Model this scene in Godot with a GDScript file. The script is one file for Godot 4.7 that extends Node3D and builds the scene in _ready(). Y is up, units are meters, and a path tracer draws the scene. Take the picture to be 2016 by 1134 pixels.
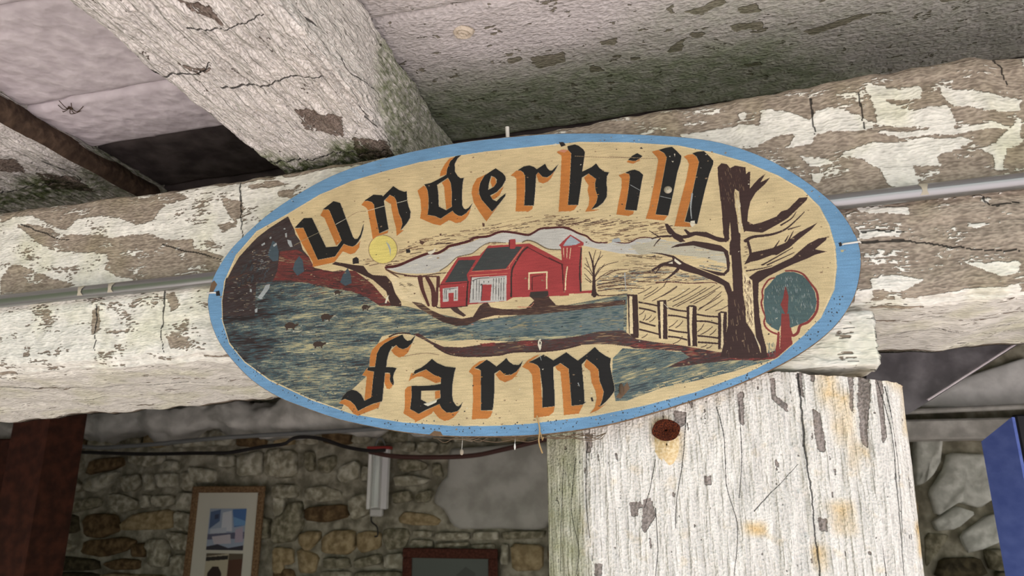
extends Node3D
# A painted oval farm sign on the front beam of an old whitewashed open-fronted shed.
# Metres; x runs along the beam, y up, the shed opens towards +z. The sign's art is given in millimetres from its centre.

const EYE := 1.6
const SIGN := Vector3(-0.17313, 1.83333, -0.772)
const K := 2.5                       # sign texture pixels per millimetre
const TW := 2048
const TH := 1024
var art: Image
var rng := RandomNumberGenerator.new()
var taken := {}
var INK := {
	"blue": Color8(102, 141, 174), "cream": Color8(190, 172, 133), "cream_light": Color8(205, 188, 151), "pale": Color8(200, 194, 173), "black": Color8(31, 30, 29),
	"orange": Color8(170, 108, 54), "amber": Color8(172, 122, 58), "umber": Color8(81, 58, 48), "dust": Color8(133, 113, 88), "tan_dark": Color8(156, 133, 99), "snow": Color8(177, 175, 168),
	"haze": Color8(168, 163, 145), "maroon": Color8(73, 36, 35), "olive": Color8(99, 86, 68), "tree_red": Color8(79, 48, 44), "steel": Color8(97, 107, 109), "bark": Color8(58, 42, 39),
	"night": Color8(56, 45, 44), "wine": Color8(85, 48, 46), "meadow": Color8(97, 99, 90), "teal": Color8(65, 84, 90), "teal_dark": Color8(50, 68, 73), "slate": Color8(65, 63, 63),
	"ink": Color8(41, 36, 36), "straw": Color8(166, 158, 122), "straw_dim": Color8(138, 131, 105), "sage": Color8(113, 120, 109), "coral": Color8(183, 124, 97), "earth": Color8(68, 52, 47),
	"oxblood": Color8(118, 54, 50), "spruce": Color8(63, 75, 82), "fog": Color8(147, 152, 152), "sheep": Color8(61, 49, 43), "sun": Color8(197, 183, 107), "barn": Color8(145, 58, 58),
	"roof": Color8(58, 61, 60), "board": Color8(173, 171, 165), "ramp": Color8(56, 49, 45), "glass": Color8(145, 154, 160), "bush": Color8(70, 88, 88), "rimwood": Color8(105, 84, 65),
}


# ---------------------------------------------------------------- naming
func numbered(called: String) -> String:
	if not taken.has(called):
		taken[called] = 0
		return called
	taken[called] += 1
	return "%s_%03d" % [called, taken[called]]


func tag(o: Node, label: String, category: String, group := "") -> void:
	o.set_meta("label", label)
	o.set_meta("category", category)
	if group:
		o.set_meta("group", group)


func thing(called: String, label: String, category: String, where := Vector3.ZERO, group := "") -> Node3D:
	var o := Node3D.new()
	o.name = numbered(called)
	add_child(o)
	o.position = where
	tag(o, label, category, group)
	return o


func setting(called: String, where := Vector3.ZERO) -> Node3D:
	var o := Node3D.new()
	o.name = called
	add_child(o)
	o.position = where
	o.set_meta("kind", "structure")
	return o


func part(called: String, mesh: Mesh, m: Material, parent: Node, where := Vector3.ZERO, label := "") -> MeshInstance3D:
	var o := MeshInstance3D.new()
	o.name = numbered(called) if parent == self else called
	o.mesh = mesh
	o.material_override = m
	o.position = where
	o.cast_shadow = GeometryInstance3D.SHADOW_CASTING_SETTING_ON
	if label:
		o.set_meta("label", label)
	parent.add_child(o, true)
	return o


# ---------------------------------------------------------------- meshes
func lattice(pts: PackedVector3Array, uvs: PackedVector2Array, nu: int, nv: int) -> ArrayMesh:
	# rows run down, columns run to the right as seen from outside
	var normals := PackedVector3Array()
	normals.resize(pts.size())
	for j in nv:
		for i in nu:
			var a := pts[j * nu + mini(i + 1, nu - 1)] - pts[j * nu + maxi(i - 1, 0)]
			var b := pts[mini(j + 1, nv - 1) * nu + i] - pts[maxi(j - 1, 0) * nu + i]
			normals[j * nu + i] = b.cross(a).normalized()
	var idx := PackedInt32Array()
	idx.resize((nu - 1) * (nv - 1) * 6)
	var k := 0
	for j in nv - 1:
		for i in nu - 1:
			var a := j * nu + i
			idx[k] = a
			idx[k + 1] = a + 1
			idx[k + 2] = a + nu + 1
			idx[k + 3] = a
			idx[k + 4] = a + nu + 1
			idx[k + 5] = a + nu
			k += 6
	var arrays := []
	arrays.resize(Mesh.ARRAY_MAX)
	arrays[Mesh.ARRAY_VERTEX] = pts
	arrays[Mesh.ARRAY_NORMAL] = normals
	arrays[Mesh.ARRAY_TEX_UV] = uvs
	arrays[Mesh.ARRAY_INDEX] = idx
	var m := ArrayMesh.new()
	m.add_surface_from_arrays(Mesh.PRIMITIVE_TRIANGLES, arrays)
	return m


func tri(st: SurfaceTool, a: Vector3, b: Vector3, c: Vector3, ua := Vector2.ZERO, ub := Vector2.ZERO, uc := Vector2.ZERO) -> void:
	st.set_uv(ua)
	st.add_vertex(a)
	st.set_uv(ub)
	st.add_vertex(b)
	st.set_uv(uc)
	st.add_vertex(c)


func quad(st: SurfaceTool, a: Vector3, b: Vector3, c: Vector3, d: Vector3) -> void:
	tri(st, a, b, c)
	tri(st, a, c, d)


func soft_box(lo: Vector3, hi: Vector3, r := 0.004, st: SurfaceTool = null) -> Variant:
	# a box with chamfered edges
	var own := st == null
	if own:
		st = SurfaceTool.new()
		st.begin(Mesh.PRIMITIVE_TRIANGLES)
		st.set_smooth_group(-1)
	var c := (lo + hi) / 2
	var h := (hi - lo) / 2
	r = minf(r, minf(h.x, minf(h.y, h.z)) * 0.9)
	var v := {}
	for sx in [-1, 1]:
		for sy in [-1, 1]:
			for sz in [-1, 1]:
				for ax in 3:
					var e := h - Vector3(r, r, r)
					e[ax] = h[ax]
					v[[sx, sy, sz, ax]] = c + Vector3(sx * e.x, sy * e.y, sz * e.z)
	var faces := []
	for ax in 3:
		var b1 := (ax + 1) % 3
		var b2 := (ax + 2) % 3
		for s in [-1, 1]:
			var f := []
			for t in [[-1, -1], [1, -1], [1, 1], [-1, 1]]:
				var k := [0, 0, 0, ax]
				k[ax] = s
				k[b1] = t[0]
				k[b2] = t[1]
				f.append(v[k])
			faces.append(f)
		for t1 in [-1, 1]:
			for t2 in [-1, 1]:
				var f := []
				for q in [[-1, b1], [1, b1], [1, b2], [-1, b2]]:
					var k := [0, 0, 0, q[1]]
					k[ax] = q[0]
					k[b1] = t1
					k[b2] = t2
					f.append(v[k])
				faces.append(f)
	for sx in [-1, 1]:
		for sy in [-1, 1]:
			for sz in [-1, 1]:
				faces.append([v[[sx, sy, sz, 0]], v[[sx, sy, sz, 1]], v[[sx, sy, sz, 2]]])
	for f in faces:
		var mid := Vector3.ZERO
		for p in f:
			mid += p
		mid /= f.size()
		var n: Vector3 = (f[1] - f[0]).cross(f[2] - f[0])
		if n.dot(mid - c) > 0:
			f.reverse()
		for i in f.size() - 2:
			tri(st, f[0], f[i + 1], f[i + 2])
	if not own:
		return null
	st.generate_normals()
	return st.commit()


func tube(path: PackedVector3Array, r: float, sides := 12, r1 := -1.0) -> ArrayMesh:
	var nu := sides + 1
	var pts := PackedVector3Array()
	var uvs := PackedVector2Array()
	var n := path.size()
	var run := 0.0
	for j in n:
		var d := (path[mini(j + 1, n - 1)] - path[maxi(j - 1, 0)]).normalized()
		if j:
			run += path[j].distance_to(path[j - 1])
		var s := d.cross(Vector3.UP if absf(d.y) < 0.9 else Vector3.RIGHT).normalized()
		var t := s.cross(d).normalized()
		var rr := r if r1 < 0 else lerpf(r, r1, float(j) / (n - 1))
		for i in nu:
			var a := TAU * i / sides
			pts.append(path[j] + (s * cos(a) + t * sin(a)) * rr)
			uvs.append(Vector2(float(i) / sides, run))
	return lattice(pts, uvs, nu, n)


func pairs(a: Array) -> PackedVector2Array:
	var r := PackedVector2Array()
	for i in range(0, a.size() - 1, 2):
		r.append(Vector2(a[i], a[i + 1]))
	return r


func slab(outline: PackedVector2Array, z0: float, z1: float) -> ArrayMesh:
	# a flat outline in the xy plane given thickness from z0 (back) to z1 (front)
	var st := SurfaceTool.new()
	st.begin(Mesh.PRIMITIVE_TRIANGLES)
	st.set_smooth_group(-1)
	outline = outline.duplicate()
	if not Geometry2D.is_polygon_clockwise(outline):
		outline.reverse()
	var ids := Geometry2D.triangulate_polygon(outline)
	for k in range(0, ids.size(), 3):
		var a := outline[ids[k]]
		var b := outline[ids[k + 1]]
		var c := outline[ids[k + 2]]
		if (b - a).cross(c - a) > 0:
			var t := b
			b = c
			c = t
		tri(st, Vector3(a.x, a.y, z1), Vector3(b.x, b.y, z1), Vector3(c.x, c.y, z1), a, b, c)
		tri(st, Vector3(a.x, a.y, z0), Vector3(c.x, c.y, z0), Vector3(b.x, b.y, z0), a, c, b)
	for i in outline.size():
		var p := outline[i]
		var q := outline[(i + 1) % outline.size()]
		quad(st, Vector3(p.x, p.y, z1), Vector3(p.x, p.y, z0), Vector3(q.x, q.y, z0), Vector3(q.x, q.y, z1))
	st.generate_normals()
	return st.commit()


# ---------------------------------------------------------------- textures
func speckle(w: int, h: int, n_seed: int, freq: float, octaves := 3, sx := 1, sy := 1, ridged := false) -> PackedByteArray:
	var n := FastNoiseLite.new()
	n.noise_type = FastNoiseLite.TYPE_SIMPLEX_SMOOTH
	n.seed = n_seed
	n.frequency = freq
	n.fractal_type = FastNoiseLite.FRACTAL_RIDGED if ridged else FastNoiseLite.FRACTAL_FBM
	n.fractal_octaves = octaves
	var im := n.get_image(maxi(w / sx, 4), maxi(h / sy, 4), false, false, true)
	if sx > 1 or sy > 1:
		im.resize(w, h, Image.INTERPOLATE_CUBIC)
	return im.get_data()


func grey(w: int, h: int, v: int) -> Image:
	var im := Image.create_empty(w, h, false, Image.FORMAT_L8)
	im.fill(Color8(v, v, v))
	return im


func scan(im: Image, pts: PackedVector2Array, c: Color) -> void:
	var y0 := im.get_height()
	var y1 := 0
	for p in pts:
		y0 = mini(y0, floori(p.y))
		y1 = maxi(y1, ceili(p.y))
	var n := pts.size()
	for y in range(maxi(y0, 0), mini(y1 + 1, im.get_height())):
		var yy := y + 0.5
		var xs := PackedFloat32Array()
		for i in n:
			var a := pts[i]
			var b := pts[(i + 1) % n]
			if (a.y <= yy) != (b.y <= yy):
				xs.append(a.x + (yy - a.y) / (b.y - a.y) * (b.x - a.x))
		xs.sort()
		for k in range(0, xs.size() - 1, 2):
			var l := roundi(xs[k])
			im.fill_rect(Rect2i(l, y, maxi(roundi(xs[k + 1]) - l, 1), 1), c)


func blot(im: Image, v: int, list: Array) -> void:
	var p := pairs(list)
	for i in p.size():
		p[i] *= Vector2(im.get_size())
	scan(im, p, Color8(v, v, v))


func ribbon(p: PackedVector2Array, w0: float, w1: float) -> PackedVector2Array:
	var l := PackedVector2Array()
	var r := PackedVector2Array()
	for i in p.size():
		var d := (p[mini(i + 1, p.size() - 1)] - p[maxi(i - 1, 0)]).normalized()
		var w := lerpf(w0, w1, float(i) / maxi(p.size() - 1, 1)) / 2
		l.append(p[i] + d.orthogonal() * w)
		r.append(p[i] - d.orthogonal() * w)
	r.reverse()
	l.append_array(r)
	return l


func smoothed(p: PackedVector2Array, steps := 5) -> PackedVector2Array:
	var o := PackedVector2Array()
	var n := p.size()
	for i in n - 1:
		for k in steps:
			o.append(p[i].cubic_interpolate(p[i + 1], p[maxi(i - 1, 0)], p[mini(i + 2, n - 1)], float(k) / steps))
	o.append(p[n - 1])
	return o


func vein(im: Image, w: float, list: Array) -> void:
	var p := pairs(list)
	for i in p.size():
		p[i] *= Vector2(im.get_size())
	p = smoothed(p, 7)
	for i in p.size():
		p[i] += Vector2(rng.randf_range(-1, 1), rng.randf_range(-1, 1)) * w * im.get_width() * 0.35
	scan(im, ribbon(p, w * im.get_width(), w * im.get_width() * 0.5), Color8(255, 255, 255))


func peel(w: int, h: int, o: Dictionary) -> StandardMaterial3D:
	# old paint flaking off timber: cover map + ragged noise decide where paint is left, and the paint stands proud of the wood
	var bias: PackedByteArray = o.bias
	var rag: PackedByteArray = o.rag
	var grain: PackedByteArray = o.grain
	var fine: PackedByteArray = o.fine
	var lump: PackedByteArray = o.lump
	var crack: PackedByteArray = o.crack
	var tint: PackedByteArray = o.tint
	var tc: Color = o.tint_color
	var second: bool = o.has("tint_second")
	var t2: PackedByteArray = o.get("tint_second", tint)
	var tc2: Color = o.get("tint_second_color", tc)
	var pc: Color = o.paint
	var w1: Color = o.wood
	var w2: Color = o.wood_dark
	var kn: float = o.kn
	var kg: float = o.kg
	var kf: float = o.kf
	var rough_paint: float = o.get("lumpy", 0.35)
	var lines: int = o.get("lines", 236)
	var ridge: float = o.get("ridge", 0.2)
	var n := w * h
	var col := PackedByteArray()
	col.resize(n * 3)
	var hgt := PackedByteArray()
	hgt.resize(n)
	var pr := pc.r8
	var pg := pc.g8
	var pb := pc.b8
	var j := 0
	for i in n:
		var g: int = grain[i] - 128
		var f: int = fine[i] - 128
		var l: int = lump[i] - 128
		var c: float = (bias[i] - 128) + (rag[i] - 128) * kn + g * kg + f * kf
		var r: float
		var gg: float
		var b: float
		var hh: float
		if c > 0:
			var v := 0.95 + l * 0.0006 + f * 0.0006 + g * 0.0003
			hh = 150 + l * rough_paint + f * 0.25 + g * ridge
			if c < 10:
				v += 0.03  # slight highlight painted on the curled flake edges
				hh += 8
			if crack[i] > lines:
				v *= 0.42
				hh -= 70
			r = pr * v
			gg = pg * v
			b = pb * v
		else:
			var t := clampf(0.55 + g * 0.0032 + f * 0.006 + l * 0.003, 0.0, 1.0)
			r = lerpf(w2.r8, w1.r8, t)
			gg = lerpf(w2.g8, w1.g8, t)
			b = lerpf(w2.b8, w1.b8, t)
			hh = 78 + g * 0.1 + f * 0.3
			if crack[i] > lines:
				r *= 0.4
				gg *= 0.4
				b *= 0.4
				hh -= 50
		var q: float = tint[i] / 255.0
		if q > 0.0:
			r *= lerpf(1.0, tc.r, q)
			gg *= lerpf(1.0, tc.g, q)
			b *= lerpf(1.0, tc.b, q)
		if second:
			q = t2[i] / 255.0
			r *= lerpf(1.0, tc2.r, q)
			gg *= lerpf(1.0, tc2.g, q)
			b *= lerpf(1.0, tc2.b, q)
		col[j] = clampi(int(r), 0, 255)
		col[j + 1] = clampi(int(gg), 0, 255)
		col[j + 2] = clampi(int(b), 0, 255)
		hgt[i] = clampi(int(hh), 0, 255)
		j += 3
	var m := StandardMaterial3D.new()
	m.albedo_texture = ImageTexture.create_from_image(Image.create_from_data(w, h, false, Image.FORMAT_RGB8, col))
	m.heightmap_enabled = true
	m.heightmap_texture = ImageTexture.create_from_image(Image.create_from_data(w, h, false, Image.FORMAT_L8, hgt))
	m.heightmap_scale = o.get("relief", 0.3)
	m.roughness = o.get("rough", 0.75)
	m.metallic_specular = 0.35
	return m


func blurred(im: Image, by: int, w: int, h: int) -> PackedByteArray:
	im.resize(maxi(im.get_width() / by, 2), maxi(im.get_height() / by, 2), Image.INTERPOLATE_BILINEAR)
	im.resize(w, h, Image.INTERPOLATE_CUBIC)
	return im.get_data()


func noisy(c0: Color, c1: Color, freq: float, scale: float, bump := 0.0, n_seed := 1, octaves := 5) -> StandardMaterial3D:
	# a seamless mottled material laid on in world space
	var n := FastNoiseLite.new()
	n.seed = n_seed
	n.frequency = freq
	n.fractal_octaves = octaves
	var t := NoiseTexture2D.new()
	t.width = 384
	t.height = 384
	t.seamless = true
	t.noise = n
	var g := Gradient.new()
	g.set_color(0, c0)
	g.set_color(1, c1)
	g.set_offset(0, 0.25)
	g.set_offset(1, 0.75)
	t.color_ramp = g
	var m := StandardMaterial3D.new()
	m.albedo_texture = t
	m.roughness = 0.85
	m.metallic_specular = 0.3
	m.uv1_triplanar = true
	m.uv1_world_triplanar = true
	m.uv1_scale = Vector3.ONE * scale
	if bump > 0:
		var t2 := NoiseTexture2D.new()
		t2.width = 384
		t2.height = 384
		t2.seamless = true
		t2.noise = n
		m.heightmap_enabled = true
		m.heightmap_texture = t2
		m.heightmap_scale = bump
	return m


func plain(c: Color, rough := 0.6, metal := 0.0) -> StandardMaterial3D:
	var m := StandardMaterial3D.new()
	m.albedo_color = c
	m.roughness = rough
	m.metallic = metal
	return m


# ---------------------------------------------------------------- brushwork on the sign (millimetres from its centre, y down)
func canvas(list: Array) -> PackedVector2Array:
	var p := pairs(list)
	for i in p.size():
		p[i] = p[i] * K + Vector2(TW, TH) / 2
	return p


func fill(ink: String, list: Array) -> void:
	scan(art, canvas(list), INK[ink])


func stroke(ink: String, w0: float, w1: float, list: Array) -> void:
	var p := smoothed(canvas(list))
	scan(art, ribbon(p, maxf(w0 * K, 1.6), maxf(w1 * K, 1.4)), INK[ink])
	for e in [[p[0], w0], [p[p.size() - 1], w1]]:
		var r: float = e[1] * K / 2
		if r > 2.5:
			var ring := PackedVector2Array()
			for k in 10:
				ring.append(e[0] + Vector2.from_angle(TAU * k / 10) * r)
			scan(art, ring, INK[ink])


func streaks(inks: Array, count: int, l0: float, l1: float, width: float, slope: float, list: Array) -> void:
	var p := canvas(list)
	var box := Rect2(p[0], Vector2.ZERO)
	for q in p:
		box = box.expand(q)
	for k in count:
		var at := Vector2(rng.randf_range(box.position.x, box.end.x), rng.randf_range(box.position.y, box.end.y))
		var ink: Color = INK[inks[rng.randi() % inks.size()]]
		var a := deg_to_rad(slope + rng.randf_range(-5, 5))
		var d := Vector2(cos(a), sin(a))
		var n := int(rng.randf_range(l0, l1) * 1.5)
		var wpx := maxi(1, roundi(width * rng.randf_range(0.7, 2.2)))
		ink = ink.lerp(INK[inks[rng.randi() % inks.size()]], rng.randf() * 0.4)
		at -= d * n * 0.5
		var flat: bool = absf(d.x) > absf(d.y)
		var step := 6.0
		var s := 0.0
		while s < n:
			var q := at + d * s
			if Geometry2D.is_point_in_polygon(q, p) and rng.randf() < 0.88:
				if flat:
					art.fill_rect(Rect2i(int(q.x), int(q.y), int(step) + 1, wpx), ink)
				else:
					art.fill_rect(Rect2i(int(q.x), int(q.y), wpx, int(step) + 1), ink)
			s += step


func flecks(inks: Array, count: int, big: float) -> void:
	for k in count:
		var a := rng.randf() * TAU
		var r := sqrt(rng.randf())
		var q := Vector2(TW / 2 + cos(a) * r * 960, TH / 2 + sin(a) * r * 450)
		var s := rng.randf_range(0.6, big)
		var blob := PackedVector2Array()
		for i in 7:
			blob.append(q + Vector2.from_angle(TAU * i / 7) * s * rng.randf_range(0.6, 1.5) * Vector2(1.3, 0.8))
		scan(art, blob, INK[inks[k % inks.size()]])


# ---------------------------------------------------------------- the scene
func _ready() -> void:
	rng.seed = 20240611
	# camera
	var cam := Camera3D.new()
	cam.name = "camera"
	cam.fov = rad_to_deg(2.0 * atan(567.0 / 1400.0))
	cam.near = 0.05
	cam.far = 200.0
	cam.position = Vector3(0, EYE, 0)
	cam.rotation_degrees = Vector3(15.7, 12.0, -0.3)
	var optics := CameraAttributesPhysical.new()
	optics.frustum_focal_length = 12.0 * 1400.0 / 567.0
	optics.frustum_focus_distance = 0.86
	optics.exposure_aperture = 13.0
	cam.attributes = optics
	add_child(cam)
	cam.current = true
	# overcast sky, hazy low brightness from the front right, exposure
	var sm := ProceduralSkyMaterial.new()
	sm.sky_top_color = Color(0.74, 0.79, 0.86)
	sm.sky_horizon_color = Color(0.9, 0.92, 0.82)
	sm.sky_curve = 0.12
	sm.ground_horizon_color = Color(0.5, 0.52, 0.46)
	sm.ground_bottom_color = Color(0.42, 0.42, 0.38)
	var sky := Sky.new()
	sky.sky_material = sm
	var env := Environment.new()
	env.background_mode = Environment.BG_SKY
	env.sky = sky
	env.background_energy_multiplier = 1.0
	env.tonemap_mode = Environment.TONE_MAPPER_LINEAR
	env.tonemap_exposure = 2.42
	env.sdfgi_enabled = true
	env.ssao_enabled = true
	env.ssil_enabled = true
	var we := WorldEnvironment.new()
	we.name = "environment"
	we.environment = env
	add_child(we)
	var sun := DirectionalLight3D.new()
	sun.name = "hazy_sun"
	sun.light_color = Color(1.0, 0.97, 0.92)
	sun.light_energy = 1.7
	sun.light_angular_distance = 6.0
	sun.shadow_enabled = true
	sun.position = Vector3(3, 3, 5)
	add_child(sun)
	sun.rotation_degrees = Vector3(-54, 38, 0)

	make_materials()
	build_shell()
	build_back_wall()
	build_beam()
	build_rafters()
	build_post()
	build_sign()
	build_front_details()
	build_husk()
	build_back_things()


var M := {}


func make_materials() -> void:
	M.render = noisy(Color8(108, 104, 88), Color8(166, 162, 144), 0.02, 1.4, 0.8, 3)
	M.plaster = noisy(Color8(150, 149, 140), Color8(176, 175, 166), 0.012, 1.1, 0.3, 5)
	M.bright = noisy(Color8(216, 216, 212), Color8(236, 236, 232), 0.02, 1.4, 0.3, 6)
	M.dark_board = noisy(Color8(58, 52, 51), Color8(86, 79, 77), 0.02, 2.0, 0.2, 82)  # shade of the rear ceiling boards, put into their colour
	M.bare = noisy(Color8(58, 46, 38), Color8(92, 76, 62), 0.03, 4.0, 0.3, 83)
	M.limed = noisy(Color8(176, 178, 168), Color8(212, 213, 204), 0.02, 2.0, 0.5, 84)
	M.knot = noisy(Color8(188, 176, 156), Color8(214, 204, 186), 0.03, 20.0, 0.1, 81)
	M.w0 = noisy(Color8(118, 113, 93), Color8(184, 180, 161), 0.022, 2.2, 0.7, 11)
	M.w1 = noisy(Color8(134, 130, 110), Color8(194, 191, 173), 0.016, 2.6, 0.7, 12)
	M.w2 = noisy(Color8(98, 94, 74), Color8(160, 155, 134), 0.03, 2.0, 0.7, 13)
	M.t = noisy(Color8(126, 110, 78), Color8(170, 154, 120), 0.02, 2.4, 0.6, 14)
	M.b = noisy(Color8(74, 58, 38), Color8(122, 102, 72), 0.02, 2.4, 0.6, 15)
	M.d = noisy(Color8(44, 40, 28), Color8(86, 78, 58), 0.02, 2.4, 0.6, 16)
	M.white_timber = noisy(Color8(168, 166, 158), Color8(206, 204, 196), 0.014, 1.6, 0.5, 17)
	M.board_old = noisy(Color8(184, 176, 180), Color8(202, 195, 198), 0.05, 1.5, 0.35, 18)
	M.grey_board = noisy(Color8(84, 82, 84), Color8(112, 110, 112), 0.02, 2.0, 0.25, 19)
	M.brown_wood = noisy(Color8(46, 26, 18), Color8(68, 38, 26), 0.02, 2.0, 0.2, 20)
	M.floor = noisy(Color8(58, 53, 46), Color8(84, 77, 68), 0.02, 0.7, 0.3, 21)
	M.gravel = noisy(Color8(172, 164, 167), Color8(194, 186, 189), 0.06, 0.5, 0.6, 22)
	M.blocker_green = noisy(Color8(52, 66, 36), Color8(92, 108, 62), 0.05, 1.5, 2.0, 26)  # green of the added wall, tints the light it bounces
	M.rim = noisy(Color8(96, 76, 58), Color8(142, 118, 92), 0.03, 9.0, 0.05, 23)
	M.metal = plain(Color8(148, 149, 150), 0.34, 0.9)
	M.wire = plain(Color8(214, 212, 204), 0.5)
	M.cable = plain(Color8(28, 25, 24), 0.6)
	M.cable_red = plain(Color8(74, 46, 40), 0.6)
	M.pipe_grey = plain(Color8(116, 118, 116), 0.6)
	M.frame_tan = noisy(Color8(98, 76, 54), Color8(134, 108, 78), 0.03, 5.0, 0.05, 24)
	M.frame_red = noisy(Color8(62, 34, 26), Color8(86, 50, 38), 0.03, 5.0, 0.05, 25)
	M.mat = plain(Color8(196, 194, 178), 0.9)


# ---------------------------------------------------------------- the setting
func soffit_y(x: float) -> float:
	return EYE + 0.575 + 0.045 * (maxf(x, -1.0) + 0.33)


func loft(nu: int, nv: int, f: Callable, uvf: Callable) -> ArrayMesh:
	var pts := PackedVector3Array()
	var uvs := PackedVector2Array()
	for j in nv:
		for i in nu:
			pts.append(f.call(i / float(nu - 1), j / float(nv - 1)))
			uvs.append(uvf.call(i / float(nu - 1), j / float(nv - 1)))
	return lattice(pts, uvs, nu, nv)


func structure_box(called: String, lo: Vector3, hi: Vector3, m: Material) -> MeshInstance3D:
	var o := part(called, soft_box(lo, hi, 0.003), m, self)
	o.name = called
	o.set_meta("kind", "structure")
	return o


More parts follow.
